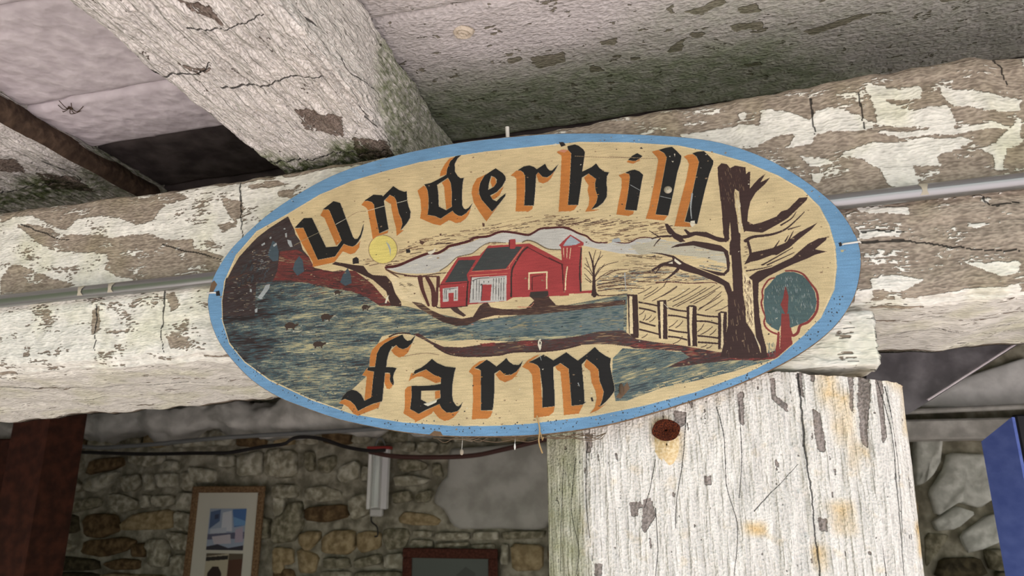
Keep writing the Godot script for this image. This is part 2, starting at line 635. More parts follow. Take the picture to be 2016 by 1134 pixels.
func build_shell() -> void:
	structure_box("ground", Vector3(-20, -0.25, -20), Vector3(20, -0.06, 20), M.gravel)
	structure_box("floor", Vector3(-3.9, -0.055, -3.9), Vector3(3.5, 0.0, -0.45), M.floor)
	structure_box("wall_left", Vector3(-3.95, 0.0, -3.6), Vector3(-3.7, 2.2, -0.7), M.render)
	# the right wall has an open doorway towards the back
	var wr := setting("wall_right", Vector3(3.2, 0, 0))
	part("pier", soft_box(Vector3(0, 0, -1.25), Vector3(0.25, 2.3, -0.7), 0.01), M.render, wr)
	part("pier", soft_box(Vector3(0, 0, -3.6), Vector3(0.25, 2.3, -3.4), 0.01), M.render, wr)
	part("lintel", soft_box(Vector3(0, 2.02, -3.4), Vector3(0.25, 2.3, -1.25), 0.01), M.render, wr)
	structure_box("wall_light_blocker", Vector3(-2.7, -0.1, -0.3), Vector3(-2.3, 4.2, 6.0), M.blocker_green)  # added out-of-view wall, cuts the light coming from the left
	# ceiling boards run along the beam; they butt on the middle rafter
	var c := setting("ceiling")
	var bn := FastNoiseLite.new()
	bn.frequency = 9.0
	bn.fractal_octaves = 4
	bn.seed = 40
	var W := 1536
	var H := 1075
	var bias := grey(512, 384, 190)
	blot(bias, 40, [0.2633, 0.5069, 0.3127, 0.5138, 0.3132, 0.546, 0.2722, 0.5515])
	blot(bias, 40, [0.3633, 0.4956, 0.3875, 0.4901, 0.3828, 0.5153, 0.3658, 0.5099])
	blot(bias, 40, [0.4579, 0.5511, 0.4782, 0.532, 0.4718, 0.573, 0.4544, 0.5728])
	blot(bias, 40, [0.5371, 0.5148, 0.5762, 0.5208, 0.5778, 0.5405, 0.5417, 0.5388])
	blot(bias, 40, [0.343, 0.5815, 0.3576, 0.5823, 0.3636, 0.6032, 0.3431, 0.6006])
	blot(bias, 40, [0.4738, 0.4516, 0.5202, 0.4298, 0.5271, 0.4463, 0.4965, 0.4662])
	blot(bias, 40, [0.5438, 0.4662, 0.5656, 0.4657, 0.5738, 0.4907, 0.5483, 0.4872])
	blot(bias, 40, [0.6336, 0.5779, 0.7055, 0.5476, 0.72, 0.56, 0.6486, 0.5944])
	blot(bias, 40, [0.7944, 0.538, 0.858, 0.5364, 0.8645, 0.5601, 0.8044, 0.556])
	blot(bias, 40, [0.5626, 0.6568, 0.5874, 0.659, 0.5884, 0.6708, 0.5669, 0.6678])
	blot(bias, 40, [0.4016, 0.5686, 0.4158, 0.5677, 0.4169, 0.5789, 0.4026, 0.5781])
	blot(bias, 40, [0.4846, 0.5175, 0.5048, 0.5272, 0.4986, 0.5418, 0.4863, 0.5379])
	blot(bias, 40, [0.2348, 0.5032, 0.2566, 0.503, 0.2512, 0.5155, 0.2355, 0.5178])
	var tint := grey(128, 96, 0)
	blot(tint, 70, [0.0, 0.5, 0.3, 0.48, 0.6, 0.42, 1.0, 0.5, 1.0, 1.0, 0.0, 1.0])
	blot(tint, 170, [0.05, 0.6, 0.3, 0.55, 0.55, 0.58, 0.7, 0.7, 0.8, 1.0, 0.0, 1.0])
	var tb := blurred(tint, 8, W, H)
	var mottled := speckle(W, H, 44, 0.02, 4)
	for i in tb.size():
		tb[i] = clampi(int(tb[i] * (0.55 + mottled[i] / 255.0)), 0, 255)
	M.ceil_right = peel(W, H, {"bias": blurred(bias, 2, W, H), "rag": speckle(W, H, 31, 0.018, 5), "grain": speckle(W, H, 32, 0.06, 4, 8, 1), "fine": speckle(W, H, 33, 0.16, 3, 2, 1),
		"lump": speckle(W, H, 34, 0.06, 4), "crack": speckle(W, H, 35, 0.012, 3, 3, 1, true), "tint": tb, "tint_color": Color(0.62, 0.7, 0.56), "paint": Color8(206, 201, 199), "wood": Color8(150, 145, 130), "wood_dark": Color8(120, 115, 102),
		"kn": 0.7, "kg": 0.25, "kf": 0.15, "relief": 0.5, "lumpy": 0.4, "lines": 252})
	var knotty: Node3D = null
	var plan := [[-3.9, -0.42, [-0.22, -0.4, -0.58, -0.775, -0.905, -1.08, -1.26, -1.5, -1.8, -2.1, -2.4, -2.7, -3.0, -3.3, -3.65]], [-0.42, 3.4, [-0.22, -0.46, -0.722, -1.07, -1.26, -1.5, -1.8, -2.1, -2.4, -2.7, -3.0, -3.3, -3.65]]]
	for bay in plan:
		var zs: Array = bay[2]
		for k in zs.size() - 1:
			var x0: float = bay[0]
			var x1: float = bay[1]
			var z0: float = zs[k]
			var z1: float = zs[k + 1]
			var near := z1 > -1.3
			var drop := rng.randf_range(-0.002, 0.004) + (0.006 if k % 2 else 0.0)
			var nx := 140 if near else 20
			var nz := 44 if near else 8
			var f := func(u: float, v: float) -> Vector3:
				# v runs up the near edge, over the underside and up the far edge
				var uu := u
				var x := lerpf(x0, x1, uu)
				if near:
					var lo := maxf(x0, -1.4)
					var hi := minf(x1, 1.2)
					x = lerpf(lo, hi, (u - 0.04) / 0.92)
					if u < 0.04:
						x = lerpf(x0, lo, u / 0.04)
					elif u > 0.96:
						x = lerpf(hi, x1, (u - 0.96) / 0.04)
				var y := soffit_y(x) - drop
				var z := lerpf(z0, z1, clampf((v - 0.1) / 0.8, 0.0, 1.0))
				z += bn.get_noise_2d(x * 0.5, z0 + 3.0 if v < 0.5 else z1 + 3.0) * 0.004
				if v < 0.05 or v > 0.95:
					y += 0.025
				else:
					y += bn.get_noise_2d(x, z) * 0.003 + bn.get_noise_2d(x * 3, z * 5) * 0.0012
					var e := minf(z0 - z, z - z1)
					y += 0.009 * exp(-e * 240.0)
				return Vector3(x, y, z)
			var g := func(u: float, v: float) -> Vector2:
				var p: Vector3 = f.call(u, v)
				return Vector2((p.x + 0.42) / 1.0, (-0.5 - p.z) / 0.7)
			var bd := part("board", loft(nx, nz, f, g), M.dark_board if z0 < -0.89 and (x0 < -1 or z0 < -1.06) else M.ceil_right if x0 > -1 else M.board_old, c)  # boards past the beam get a darker colour in place of its shade
			if x0 > -1 and z0 < -0.7 and z0 > -0.75:
				knotty = bd
	# a knot shows in the board right of the middle rafter
	part("knot", loft(36, 16, func(u: float, v: float) -> Vector3:
		var a := TAU * u
		var r := 1.0 - v
		return Vector3(cos(a) * 0.0155 * r, -0.0035 * (1.0 - pow(r, 6.0)) + 0.0016 * sin(r * 16.0 + sin(a * 2.0)) + bn.get_noise_2d(cos(a) * r, sin(a) * r) * 0.001, sin(a) * 0.0145 * r), func(u: float, v: float) -> Vector2: return Vector2(u, v)), M.knot, knotty, Vector3(-0.2288, soffit_y(-0.2288) - 0.003, -0.7761), "pale ringed knot")
	# a deck above closes the roof
	part("deck", loft(2, 2, func(u: float, v: float) -> Vector3: return Vector3(lerpf(-3.9, 3.4, u), soffit_y(lerpf(-3.9, 3.4, u)) + 0.03, lerpf(-0.24, -3.85, v)), func(u: float, v: float) -> Vector2: return Vector2(u, v)), M.board_old, c)


func stone_mesh(p: PackedVector2Array, d: float, rough := 1.0) -> ArrayMesh:
	# corners cut once, then a bulging face
	var q := PackedVector2Array()
	for i in p.size():
		var a := p[i]
		var b := p[(i + 1) % p.size()]
		q.append(a.lerp(b, 0.14))
		q.append(a.lerp(b, 0.86))
	if not Geometry2D.is_polygon_clockwise(q):
		q.reverse()
	var c := Vector2.ZERO
	for v in q:
		c += v
	c /= q.size()
	var st := SurfaceTool.new()
	st.begin(Mesh.PRIMITIVE_TRIANGLES)
	st.set_smooth_group(1)
	var rings := []
	for k in [[1.0, -0.02], [0.98, 0.6], [0.9, 0.92], [0.55, 1.0]]:
		var r := PackedVector3Array()
		for v in q:
			var s: Vector2 = c + (v - c) * k[0] * (1.0 + rng.randf_range(-0.04, 0.04) * rough)
			r.append(Vector3(s.x - c.x, s.y - c.y, d * k[1] * (1.0 + rng.randf_range(-0.22, 0.22) * rough) if k[1] > 0 else -0.02))
		rings.append(r)
	var n := q.size()
	for k in 3:
		for i in n:
			quad(st, rings[k][i], rings[k + 1][i], rings[k + 1][(i + 1) % n], rings[k][(i + 1) % n])
	for i in n:
		tri(st, rings[3][i], Vector3(0, 0, d * 1.02), rings[3][(i + 1) % n])
	st.generate_normals()
	return st.commit()


func build_back_wall() -> void:
	var w := setting("wall_back", Vector3(0, 0, -3.6))
	part("masonry", soft_box(Vector3(-3.95, 0, -0.35), Vector3(3.45, 2.35, -0.03), 0.01), M.render, w)
	var n := FastNoiseLite.new()
	n.frequency = 3.0
	n.fractal_octaves = 4
	part("limewash", loft(240, 90, func(u: float, v: float) -> Vector3: return Vector3(lerpf(-3.9, 3.4, u), lerpf(2.3, 0.0, v), n.get_noise_2d(u * 7.3, v * 2.3) * 0.03 - 0.004), func(u: float, v: float) -> Vector2: return Vector2(u, v)), M.render, w)
	var used: Array[PackedVector2Array] = []
	var tones := {"w": [M.w0, M.w1, M.w2], "t": [M.t], "b": [M.b], "d": [M.d], "p": [M.limed]}
	for s in traced_stones():
		var p := pairs(s[1])
		used.append(p)
		lay_stone(w, p, tones[s[0]][rng.randi() % tones[s[0]].size()])
	var pl := pairs([-1.095, 1.797, -0.851, 1.809, -0.574, 1.812, -0.563, 1.56, -0.597, 1.412, -0.835, 1.407, -0.972, 1.403, -1.062, 1.413, -1.118, 1.493, -1.173, 1.535, -1.146, 1.616, -1.105, 1.663])
	used.append(pl)
	var pm := stone_mesh(smoothed(pl, 3), 0.03, 0.12)
	var pc := Vector2.ZERO
	for v in smoothed(pl, 3):
		pc += v
	pc /= smoothed(pl, 3).size()
	part("plaster_patch", pm, M.plaster, w, Vector3(pc.x, pc.y, 0.004), "smooth grey patch of plaster")
	var pb := pairs([1.118, 1.951, 1.19, 2.006, 1.36, 2.082, 1.633, 2.164, 1.652, 1.936, 1.326, 1.931])
	used.append(pb)
	var bc := Vector2.ZERO
	for i in pb.size():
		bc += pb[i].lerp(pb[(i + 1) % pb.size()], 0.5)
	bc /= pb.size()
	part("plaster_patch", stone_mesh(pb, 0.03, 0.12), M.bright, w, Vector3(bc.x, bc.y, 0.004), "bright white patch of limewash under the boards")
	# courses of rubble fill what is left between the stones
	var y := 0.9
	var made := 0
	while y < 2.02:
		var h := rng.randf_range(0.075, 0.125)
		var x := -3.6 + rng.randf() * 0.1
		while x < 2.1:
			var l := rng.randf_range(0.09, 0.22)
			var p := PackedVector2Array()
			for t in [[0.0, 0.0], [0.5, -0.06], [1.0, 0.0], [1.04, 0.5], [1.0, 1.0], [0.5, 1.08], [0.0, 1.0], [-0.04, 0.5]]:
				p.append(Vector2(x + l * t[0] * 0.94 + rng.randf_range(-0.008, 0.008), y + h * t[1] * 0.9 + rng.randf_range(-0.008, 0.008)))
			var free := true
			for o in used:
				if not Geometry2D.intersect_polygons(o, p).is_empty():
					free = false
					break
			if free:
				made += 1
				used.append(p)
				var pick := rng.randf()
				lay_stone(w, p, M.t if pick < 0.16 else M.b if pick < 0.26 else tones.w[rng.randi() % 3])
				x += l + 0.012
			else:
				x += 0.03
		y += h + 0.008


func lay_stone(w: Node3D, p: PackedVector2Array, m: Material) -> void:
	var c := Vector2.ZERO
	for i in p.size():
		c += p[i].lerp(p[(i + 1) % p.size()], 0.5)
	c /= p.size()
	part("stone", stone_mesh(p, rng.randf_range(0.025, 0.05)), m, w, Vector3(c.x, c.y, 0))


func traced_stones() -> Array:
	return [
		["w", [-3.508, 1.785, -3.392, 1.802, -3.377, 1.726, -3.493, 1.709]],
		["w", [-3.372, 1.779, -3.303, 1.783, -3.27, 1.751, -3.289, 1.707, -3.353, 1.708]],
		["w", [-3.477, 1.629, -3.323, 1.664, -3.242, 1.628, -3.257, 1.593, -3.349, 1.576, -3.452, 1.559]],
		["w", [-3.238, 1.663, -3.098, 1.697, -3.035, 1.696, -3.093, 1.61, -3.182, 1.585, -3.238, 1.602]],
		["w", [-3.417, 1.516, -3.219, 1.559, -3.115, 1.559, -3.127, 1.507, -3.319, 1.473, -3.391, 1.464]],
		["w", [-3.012, 1.679, -2.89, 1.686, -2.871, 1.626, -2.906, 1.592, -2.987, 1.592]],
		["w", [-3.098, 1.576, -3.017, 1.584, -2.878, 1.541, -2.871, 1.499, -3.009, 1.474, -3.065, 1.507]],
		["w", [-2.809, 1.685, -2.65, 1.693, -2.639, 1.616, -2.777, 1.608]],
		["w", [-2.811, 1.566, -2.673, 1.574, -2.665, 1.516, -2.792, 1.507]],
		["b", [-3.227, 1.431, -3.193, 1.473, -3.019, 1.474, -2.993, 1.382, -3.098, 1.339, -3.193, 1.355]],
		["t", [-2.98, 1.423, -2.897, 1.474, -2.662, 1.499, -2.647, 1.392, -2.973, 1.382]],
		["d", [-3.516, 1.455, -3.266, 1.473, -3.227, 1.372, -3.506, 1.353]],
		["w", [-3.408, 1.286, -3.346, 1.346, -3.245, 1.305, -3.28, 1.271, -3.405, 1.27]],
		["b", [-3.198, 1.33, -2.958, 1.353, -2.855, 1.333, -2.897, 1.284, -3.06, 1.241, -3.207, 1.264]],
		["w", [-2.787, 1.342, -2.679, 1.343, -2.645, 1.239, -2.668, 1.199, -2.757, 1.205, -2.791, 1.301]],
		["b", [-3.056, 1.217, -2.94, 1.243, -2.82, 1.236, -2.813, 1.188, -2.99, 1.181]],
		["w", [-3.513, 1.235, -3.429, 1.236, -3.438, 1.178, -3.491, 1.177]],
		["d", [-3.39, 1.249, -3.079, 1.233, -3.07, 1.18, -3.395, 1.17]],
		["w", [-2.651, 1.491, -2.532, 1.475, -2.519, 1.377, -2.633, 1.392]],
		["w", [-2.64, 1.692, -2.56, 1.692, -2.537, 1.591, -2.622, 1.599]],
		["w", [-2.989, 1.792, -2.754, 1.797, -2.747, 1.745, -2.855, 1.72, -2.982, 1.748]],
		["b", [-3.226, 1.768, -3.029, 1.783, -3.02, 1.731, -3.099, 1.705, -3.241, 1.68]],
		["w", [-2.739, 1.762, -2.658, 1.753, -2.651, 1.701, -2.741, 1.702]],
		["w", [-2.433, 1.775, -2.308, 1.782, -2.31, 1.715, -2.416, 1.716]],
		["w", [-2.288, 1.782, -2.138, 1.805, -2.134, 1.671, -2.285, 1.664]],
		["w", [-2.128, 1.805, -2.034, 1.812, -2.021, 1.662, -2.114, 1.663]],
		["w", [-2.594, 1.726, -2.435, 1.707, -2.426, 1.636, -2.563, 1.637]],
		["w", [-2.685, 1.384, -2.518, 1.365, -2.507, 1.28, -2.639, 1.295]],
		["w", [-2.64, 1.267, -2.505, 1.265, -2.491, 1.162, -2.635, 1.163]],
		["w", [-2.073, 1.621, -2.009, 1.629, -1.994, 1.46, -2.049, 1.46]],
		["t", [-2.056, 1.444, -1.992, 1.444, -1.982, 1.326, -2.045, 1.325]],
		["t", [-2.039, 1.31, -1.98, 1.31, -1.969, 1.179, -2.032, 1.178]],
		["d", [-3.477, 1.161, -3.068, 1.168, -3.055, 1.096, -3.461, 1.087]],
		["t", [-3.048, 1.168, -2.634, 1.159, -2.624, 1.089, -3.032, 1.08]],
		["w", [-3.491, 1.7, -3.362, 1.699, -3.334, 1.668, -3.473, 1.638]],
		["w", [-2.868, 1.677, -2.819, 1.686, -2.791, 1.6, -2.85, 1.592]],
		["w", [-2.863, 1.575, -2.822, 1.571, -2.807, 1.507, -2.857, 1.503]],
		["w", [-2.626, 1.591, -2.536, 1.582, -2.529, 1.491, -2.648, 1.503]],
		["d", [-3.502, 1.336, -3.42, 1.345, -3.411, 1.249, -3.5, 1.248]],
		["b", [-2.887, 1.317, -2.8, 1.326, -2.788, 1.249, -2.872, 1.252]],
		["w", [-2.09, 1.8, -1.959, 1.806, -1.938, 1.661, -2.076, 1.654]],
		["w", [-1.902, 1.797, -1.847, 1.792, -1.831, 1.701, -1.866, 1.685, -1.897, 1.727]],
		["w", [-1.825, 1.751, -1.726, 1.774, -1.714, 1.725, -1.756, 1.676, -1.811, 1.685]],
		["w", [-1.704, 1.708, -1.607, 1.748, -1.574, 1.715, -1.584, 1.651, -1.672, 1.627, -1.705, 1.652]],
		["w", [-1.565, 1.715, -1.517, 1.714, -1.513, 1.642, -1.566, 1.634]],
		["w", [-2.074, 1.626, -1.934, 1.621, -1.929, 1.556, -2.066, 1.548]],
		["w", [-1.887, 1.604, -1.77, 1.62, -1.669, 1.587, -1.667, 1.547, -1.791, 1.532, -1.883, 1.548]],
		["w", [-2.004, 1.476, -1.963, 1.532, -1.9, 1.54, -1.884, 1.397, -1.937, 1.334, -2.045, 1.325, -2.056, 1.444]],
		["b", [-1.879, 1.508, -1.648, 1.524, -1.626, 1.461, -1.757, 1.429, -1.874, 1.444]],
		["w", [-1.632, 1.555, -1.51, 1.586, -1.505, 1.477, -1.607, 1.437]],
		["t", [-1.9, 1.373, -1.861, 1.389, -1.781, 1.39, -1.778, 1.351, -1.844, 1.288, -1.896, 1.327]],
		["t", [-1.768, 1.359, -1.719, 1.394, -1.596, 1.399, -1.582, 1.307, -1.615, 1.276, -1.764, 1.282]],
		["t", [-1.578, 1.38, -1.518, 1.395, -1.448, 1.388, -1.445, 1.308, -1.546, 1.284, -1.573, 1.307]],
		["w", [-1.392, 1.582, -1.302, 1.59, -1.283, 1.539, -1.39, 1.52]],
		["w", [-1.268, 1.578, -1.175, 1.593, -1.194, 1.531, -1.266, 1.531]],
		["t", [-1.357, 1.458, -1.324, 1.489, -1.18, 1.474, -1.129, 1.447, -1.145, 1.42, -1.263, 1.42, -1.356, 1.431]],
		["w", [-1.432, 1.404, -1.304, 1.408, -1.288, 1.37, -1.311, 1.314, -1.41, 1.297, -1.436, 1.354]],
		["w", [-1.279, 1.397, -1.17, 1.394, -1.177, 1.364, -1.274, 1.37]],
		["w", [-1.157, 1.39, -0.98, 1.391, -0.98, 1.354, -1.156, 1.345]],
		["w", [-0.964, 1.392, -0.835, 1.396, -0.835, 1.356, -0.964, 1.352]],
		["w", [-0.823, 1.396, -0.605, 1.401, -0.614, 1.365, -0.823, 1.356]],
		["w", [-1.386, 1.745, -1.273, 1.747, -1.208, 1.719, -1.22, 1.691, -1.357, 1.677]],
		["w", [-1.391, 1.661, -1.288, 1.668, -1.193, 1.644, -1.226, 1.62, -1.372, 1.606]],
		["w", [-1.355, 1.829, -1.28, 1.832, -1.279, 1.784, -1.348, 1.781]],
		["w", [-1.267, 1.832, -1.155, 1.83, -1.171, 1.778, -1.265, 1.771]],
		["w", [-1.138, 1.83, -1.078, 1.829, -1.111, 1.777, -1.149, 1.77]],
		["w", [-1.187, 1.723, -1.14, 1.722, -1.126, 1.655, -1.176, 1.659]],
		["t", [-2.044, 1.306, -1.926, 1.307, -1.91, 1.226, -2.035, 1.216]],
		["t", [-1.9, 1.315, -1.776, 1.27, -1.796, 1.186, -1.88, 1.185]],
		["w", [-1.754, 1.263, -1.614, 1.265, -1.598, 1.212, -1.75, 1.21]],
		["w", [-1.592, 1.254, -1.444, 1.29, -1.433, 1.237, -1.572, 1.212]],
		["w", [-1.422, 1.282, -1.313, 1.291, -1.307, 1.217, -1.419, 1.215]],
		["t", [-0.775, 1.341, -0.614, 1.336, -0.616, 1.221, -0.768, 1.211]],
		["w", [-0.819, 1.337, -0.783, 1.338, -0.784, 1.243, -0.827, 1.243]],
		["w", [-1.767, 1.198, -1.593, 1.201, -1.59, 1.141, -1.762, 1.138]],
		["w", [-1.576, 1.201, -1.322, 1.205, -1.316, 1.147, -1.572, 1.142]],
		["w", [-1.286, 1.355, -1.177, 1.352, -1.168, 1.319, -1.301, 1.31]],
		["w", [-1.16, 1.338, -0.988, 1.347, -0.98, 1.328, -1.159, 1.312]],
		["b", [-2.034, 1.201, -1.918, 1.207, -1.894, 1.135, -2.027, 1.125]],
		["t", [-1.888, 1.169, -1.782, 1.171, -1.778, 1.122, -1.884, 1.12]],
		["p", [1.104, 1.862, 1.209, 1.815, 1.182, 1.711, 1.149, 1.653, 1.094, 1.603, 1.058, 1.596]],
		["p", [1.225, 1.74, 1.379, 1.731, 1.381, 1.622, 1.381, 1.544, 1.308, 1.502, 1.232, 1.53, 1.128, 1.466, 1.118, 1.581, 1.184, 1.653]],
		["w", [1.078, 1.403, 1.178, 1.394, 1.12, 1.327, 1.056, 1.257]],
		["p", [1.211, 1.397, 1.316, 1.467, 1.385, 1.488, 1.378, 1.37, 1.294, 1.335, 1.226, 1.321]],
		["d", [1.116, 1.299, 1.276, 1.308, 1.302, 1.229, 1.09, 1.216]],
		["t", [1.226, 1.837, 1.297, 1.85, 1.37, 1.834, 1.355, 1.79, 1.246, 1.792]],
		["t", [1.384, 1.841, 1.461, 1.854, 1.44, 1.81, 1.384, 1.797]],
		["p", [1.112, 1.452, 1.217, 1.516, 1.293, 1.488, 1.201, 1.418, 1.12, 1.41]],
	]


# ---------------------------------------------------------------- the front beam
func along(t: Array, x: float) -> float:
	for i in range(2, t.size(), 2):
		if x <= t[i]:
			return lerpf(t[i - 1], t[i + 1], (x - t[i - 2]) / (t[i] - t[i - 2]))
	return t[t.size() - 1]


const BEAM_TOP := [-1.6, 0.385, -0.944, 0.4057, -0.729, 0.4133, -0.507, 0.4218, -0.37, 0.431, -0.2416, 0.4408, -0.1, 0.447, -0.001, 0.4546, 0.08, 0.457, 0.172, 0.4664, 0.28, 0.4745, 0.375, 0.4817, 0.395, 0.4735, 0.43, 0.4728, 1.4, 0.52]
const BEAM_EDGE := [-1.6, 0.14, -0.8865, 0.1543, -0.5537, 0.1614, 0.2144, 0.1867, 0.368, 0.1912, 1.4, 0.225]
const BEAM_UNDER := [-1.6, 0.09, -1.11, 0.113, -0.697, 0.134, 0.287, 0.171, 0.458, 0.1786, 1.4, 0.215]


func build_beam() -> void:
	var W := 2048
	var H := 1024
	var bias := grey(1024, 512, 196)
	var bias_crack := grey(1024, 512, 0)
	blot(bias, 60, [0.5201, 0.2247, 0.5684, 0.2251, 0.7059, 0.2305, 0.9936, 0.2307, 0.9726, 0.7112, 0.854, 0.696, 0.7753, 0.6922, 0.6739, 0.5902, 0.6133, 0.4046, 0.5683, 0.2987])
	blot(bias, 60, [0.0184, 0.2464, 0.093, 0.2403, 0.1717, 0.2442, 0.2193, 0.2573, 0.2452, 0.2862, 0.2192, 0.2959, 0.207, 0.3255, 0.1905, 0.3346, 0.1714, 0.3135, 0.123, 0.3017, 0.1072, 0.3259, 0.0598, 0.2803, 0.0226, 0.2851])
	blot(bias, 60, [0.062, 0.3016, 0.0884, 0.3193, 0.1203, 0.3379, 0.1631, 0.3543, 0.2034, 0.3528, 0.2275, 0.3733, 0.2127, 0.4018, 0.2106, 0.4483, 0.1757, 0.4363, 0.1604, 0.3905, 0.0931, 0.3673, 0.0431, 0.2993])
	blot(bias, 60, [0.1963, 0.4088, 0.2283, 0.3841, 0.2908, 0.4184, 0.2878, 0.4583, 0.2166, 0.4547, 0.1759, 0.4384, 0.1602, 0.4226, 0.1667, 0.3973])
	blot(bias, 60, [0.2837, 0.2964, 0.3051, 0.3073, 0.3072, 0.3468, 0.2974, 0.3443, 0.2848, 0.3148])
	blot(bias, 60, [0.2815, 0.3521, 0.303, 0.3489, 0.3037, 0.3616, 0.2882, 0.3735])
	blot(bias, 60, [0.2275, 0.3733, 0.2569, 0.3799, 0.2584, 0.4032, 0.2341, 0.3875])
	blot(bias, 60, [0.0369, 0.4144, 0.0527, 0.3898, 0.1305, 0.4487, 0.1018, 0.4562, 0.0418, 0.4593])
	blot(bias, 60, [0.2355, 0.4868, 0.2444, 0.4803, 0.2525, 0.5119, 0.2435, 0.5223])
	blot(bias, 60, [0.2413, 0.5693, 0.2644, 0.5775, 0.2601, 0.5932, 0.2456, 0.5913])
	blot(bias, 60, [0.2701, 0.2548, 0.3307, 0.2554, 0.3367, 0.2682, 0.2766, 0.2696])
	blot(bias, 60, [0.3057, 0.2775, 0.337, 0.2758, 0.359, 0.2914, 0.3162, 0.2911])
	blot(bias, 60, [0.3407, 0.2982, 0.3595, 0.3041, 0.3576, 0.3202, 0.3429, 0.3115])
	blot(bias, 60, [0.3414, 0.2537, 0.4507, 0.2497, 0.5227, 0.2537, 0.5872, 0.2607, 0.5869, 0.3041, 0.5229, 0.2677, 0.4611, 0.2617, 0.4155, 0.2683, 0.3475, 0.2718])
	blot(bias, 60, [0.0804, 0.5662, 0.0889, 0.5623, 0.0915, 0.5883, 0.0844, 0.5873])
	blot(bias, 60, [0.153, 0.5051, 0.1608, 0.4961, 0.1653, 0.548, 0.1576, 0.5569])
	blot(bias, 255, [0.7204, 0.3137, 0.7332, 0.3109, 0.7585, 0.3116, 0.7872, 0.3184, 0.7906, 0.2931, 0.8068, 0.297, 0.8276, 0.3222, 0.8324, 0.3092, 0.8444, 0.3091, 0.8666, 0.3297, 0.8733, 0.3446, 0.8746, 0.3533, 0.8648, 0.3543, 0.8301, 0.3454, 0.8271, 0.3631, 0.8091, 0.3639, 0.8143, 0.3435, 0.8044, 0.3398, 0.7854, 0.3528, 0.7731, 0.3544, 0.745, 0.3322])
	blot(bias, 255, [0.875, 0.284, 0.9156, 0.2948, 0.9138, 0.3167, 0.8858, 0.3067, 0.9047, 0.3344, 0.9314, 0.3312, 0.9361, 0.3613, 0.9315, 0.3719, 0.8788, 0.3481, 0.8776, 0.3123])
	blot(bias, 255, [0.9294, 0.3024, 0.937, 0.3101, 0.9836, 0.3346, 0.9821, 0.3507, 0.9592, 0.3505, 0.935, 0.3325, 0.9306, 0.3186])
	blot(bias, 255, [0.849, 0.3868, 0.8709, 0.377, 0.9378, 0.3835, 0.9461, 0.3924, 0.917, 0.4113, 0.9195, 0.4254, 0.8998, 0.4181, 0.8991, 0.4495, 0.8788, 0.448, 0.8754, 0.4191, 0.8617, 0.3988])
	blot(bias, 255, [0.95, 0.4093, 0.9616, 0.4006, 0.9809, 0.3627, 0.9767, 0.4061, 0.9674, 0.4112, 0.961, 0.4432, 0.9576, 0.4423, 0.9563, 0.4189])
	blot(bias, 255, [0.8523, 0.4782, 0.8911, 0.4801, 0.89, 0.4937, 0.8556, 0.4838])
	blot(bias, 255, [0.8558, 0.5847, 0.8812, 0.582, 0.8956, 0.5883, 0.8759, 0.6044, 0.8564, 0.6011])
	blot(bias, 255, [0.9192, 0.5709, 0.9602, 0.5767, 0.9591, 0.5878, 0.9463, 0.5939, 0.9307, 0.5782])
	blot(bias, 255, [0.8161, 0.3808, 0.8335, 0.3861, 0.8387, 0.396, 0.823, 0.3971])
	blot(bias, 255, [0.824, 0.4124, 0.8318, 0.413, 0.829, 0.4253, 0.8237, 0.4238])
	blot(bias, 255, [0.8535, 0.5144, 0.8829, 0.515, 0.8823, 0.5224, 0.8528, 0.5235])
	blot(bias, 255, [0.878, 0.3594, 0.9317, 0.3703, 0.961, 0.3692, 0.9738, 0.3779, 0.9345, 0.3792, 0.8795, 0.3649])
	blot(bias, 255, [0.7719, 0.2918, 0.7782, 0.2908, 0.7764, 0.3026, 0.7722, 0.3027])
	blot(bias, 255, [0.8437, 0.6004, 0.8565, 0.5996, 0.8561, 0.62, 0.8437, 0.6238])
	blot(bias, 255, [0.9278, 0.514, 0.9452, 0.5158, 0.9358, 0.5232])
	blot(bias, 255, [0.9416, 0.4798, 0.9504, 0.4798, 0.9461, 0.4885])
	blot(bias, 255, [0.8891, 0.616, 0.9569, 0.6098, 0.9819, 0.7682, 0.8549, 0.7492, 0.844, 0.6276])
	blot(bias, 226, [0.0, 0.63, 1.0, 0.62, 1.0, 1.0, 0.0, 1.0])
	blot(bias, 60, [0.0, 0.0, 1.0, 0.0, 1.0, 0.25, 0.0, 0.25])
	vein(bias_crack, 0.0016, [0.0492, 0.2985, 0.0963, 0.338, 0.1153, 0.3479])
	vein(bias_crack, 0.0016, [0.2224, 0.3806, 0.2689, 0.4137, 0.2912, 0.4256])
	vein(bias_crack, 0.0016, [0.2331, 0.4527, 0.2343, 0.5088, 0.2348, 0.5683, 0.2391, 0.5981])
	vein(bias_crack, 0.0016, [0.3011, 0.2633, 0.3074, 0.35, 0.3107, 0.3921])
	vein(bias_crack, 0.0016, [0.8298, 0.2864, 0.83, 0.3471])
	vein(bias_crack, 0.0016, [0.8673, 0.2915, 0.8689, 0.3515])
	vein(bias_crack, 0.0016, [0.9716, 0.2496, 0.9763, 0.2953, 0.9765, 0.3122])
	vein(bias_crack, 0.0016, [0.8524, 0.5296, 0.8888, 0.5314, 0.9229, 0.5498, 0.9618, 0.5613])
	vein(bias_crack, 0.0016, [0.8536, 0.5121, 0.8863, 0.5173])
	vein(bias_crack, 0.0016, [0.8814, 0.8328, 0.8981, 0.8214, 0.9168, 0.81, 0.95, 0.8518, 0.9709, 0.8328, 0.9925, 0.8328])
	vein(bias_crack, 0.0016, [0.8953, 0.8518, 0.9181, 0.8214])
	vein(bias_crack, 0.0016, [0.0128, 0.7226, 0.0776, 0.7492, 0.1491, 0.772, 0.2438, 0.791])
	vein(bias_crack, 0.0016, [0.9437, 0.4766, 0.9492, 0.493, 0.9686, 0.4917])
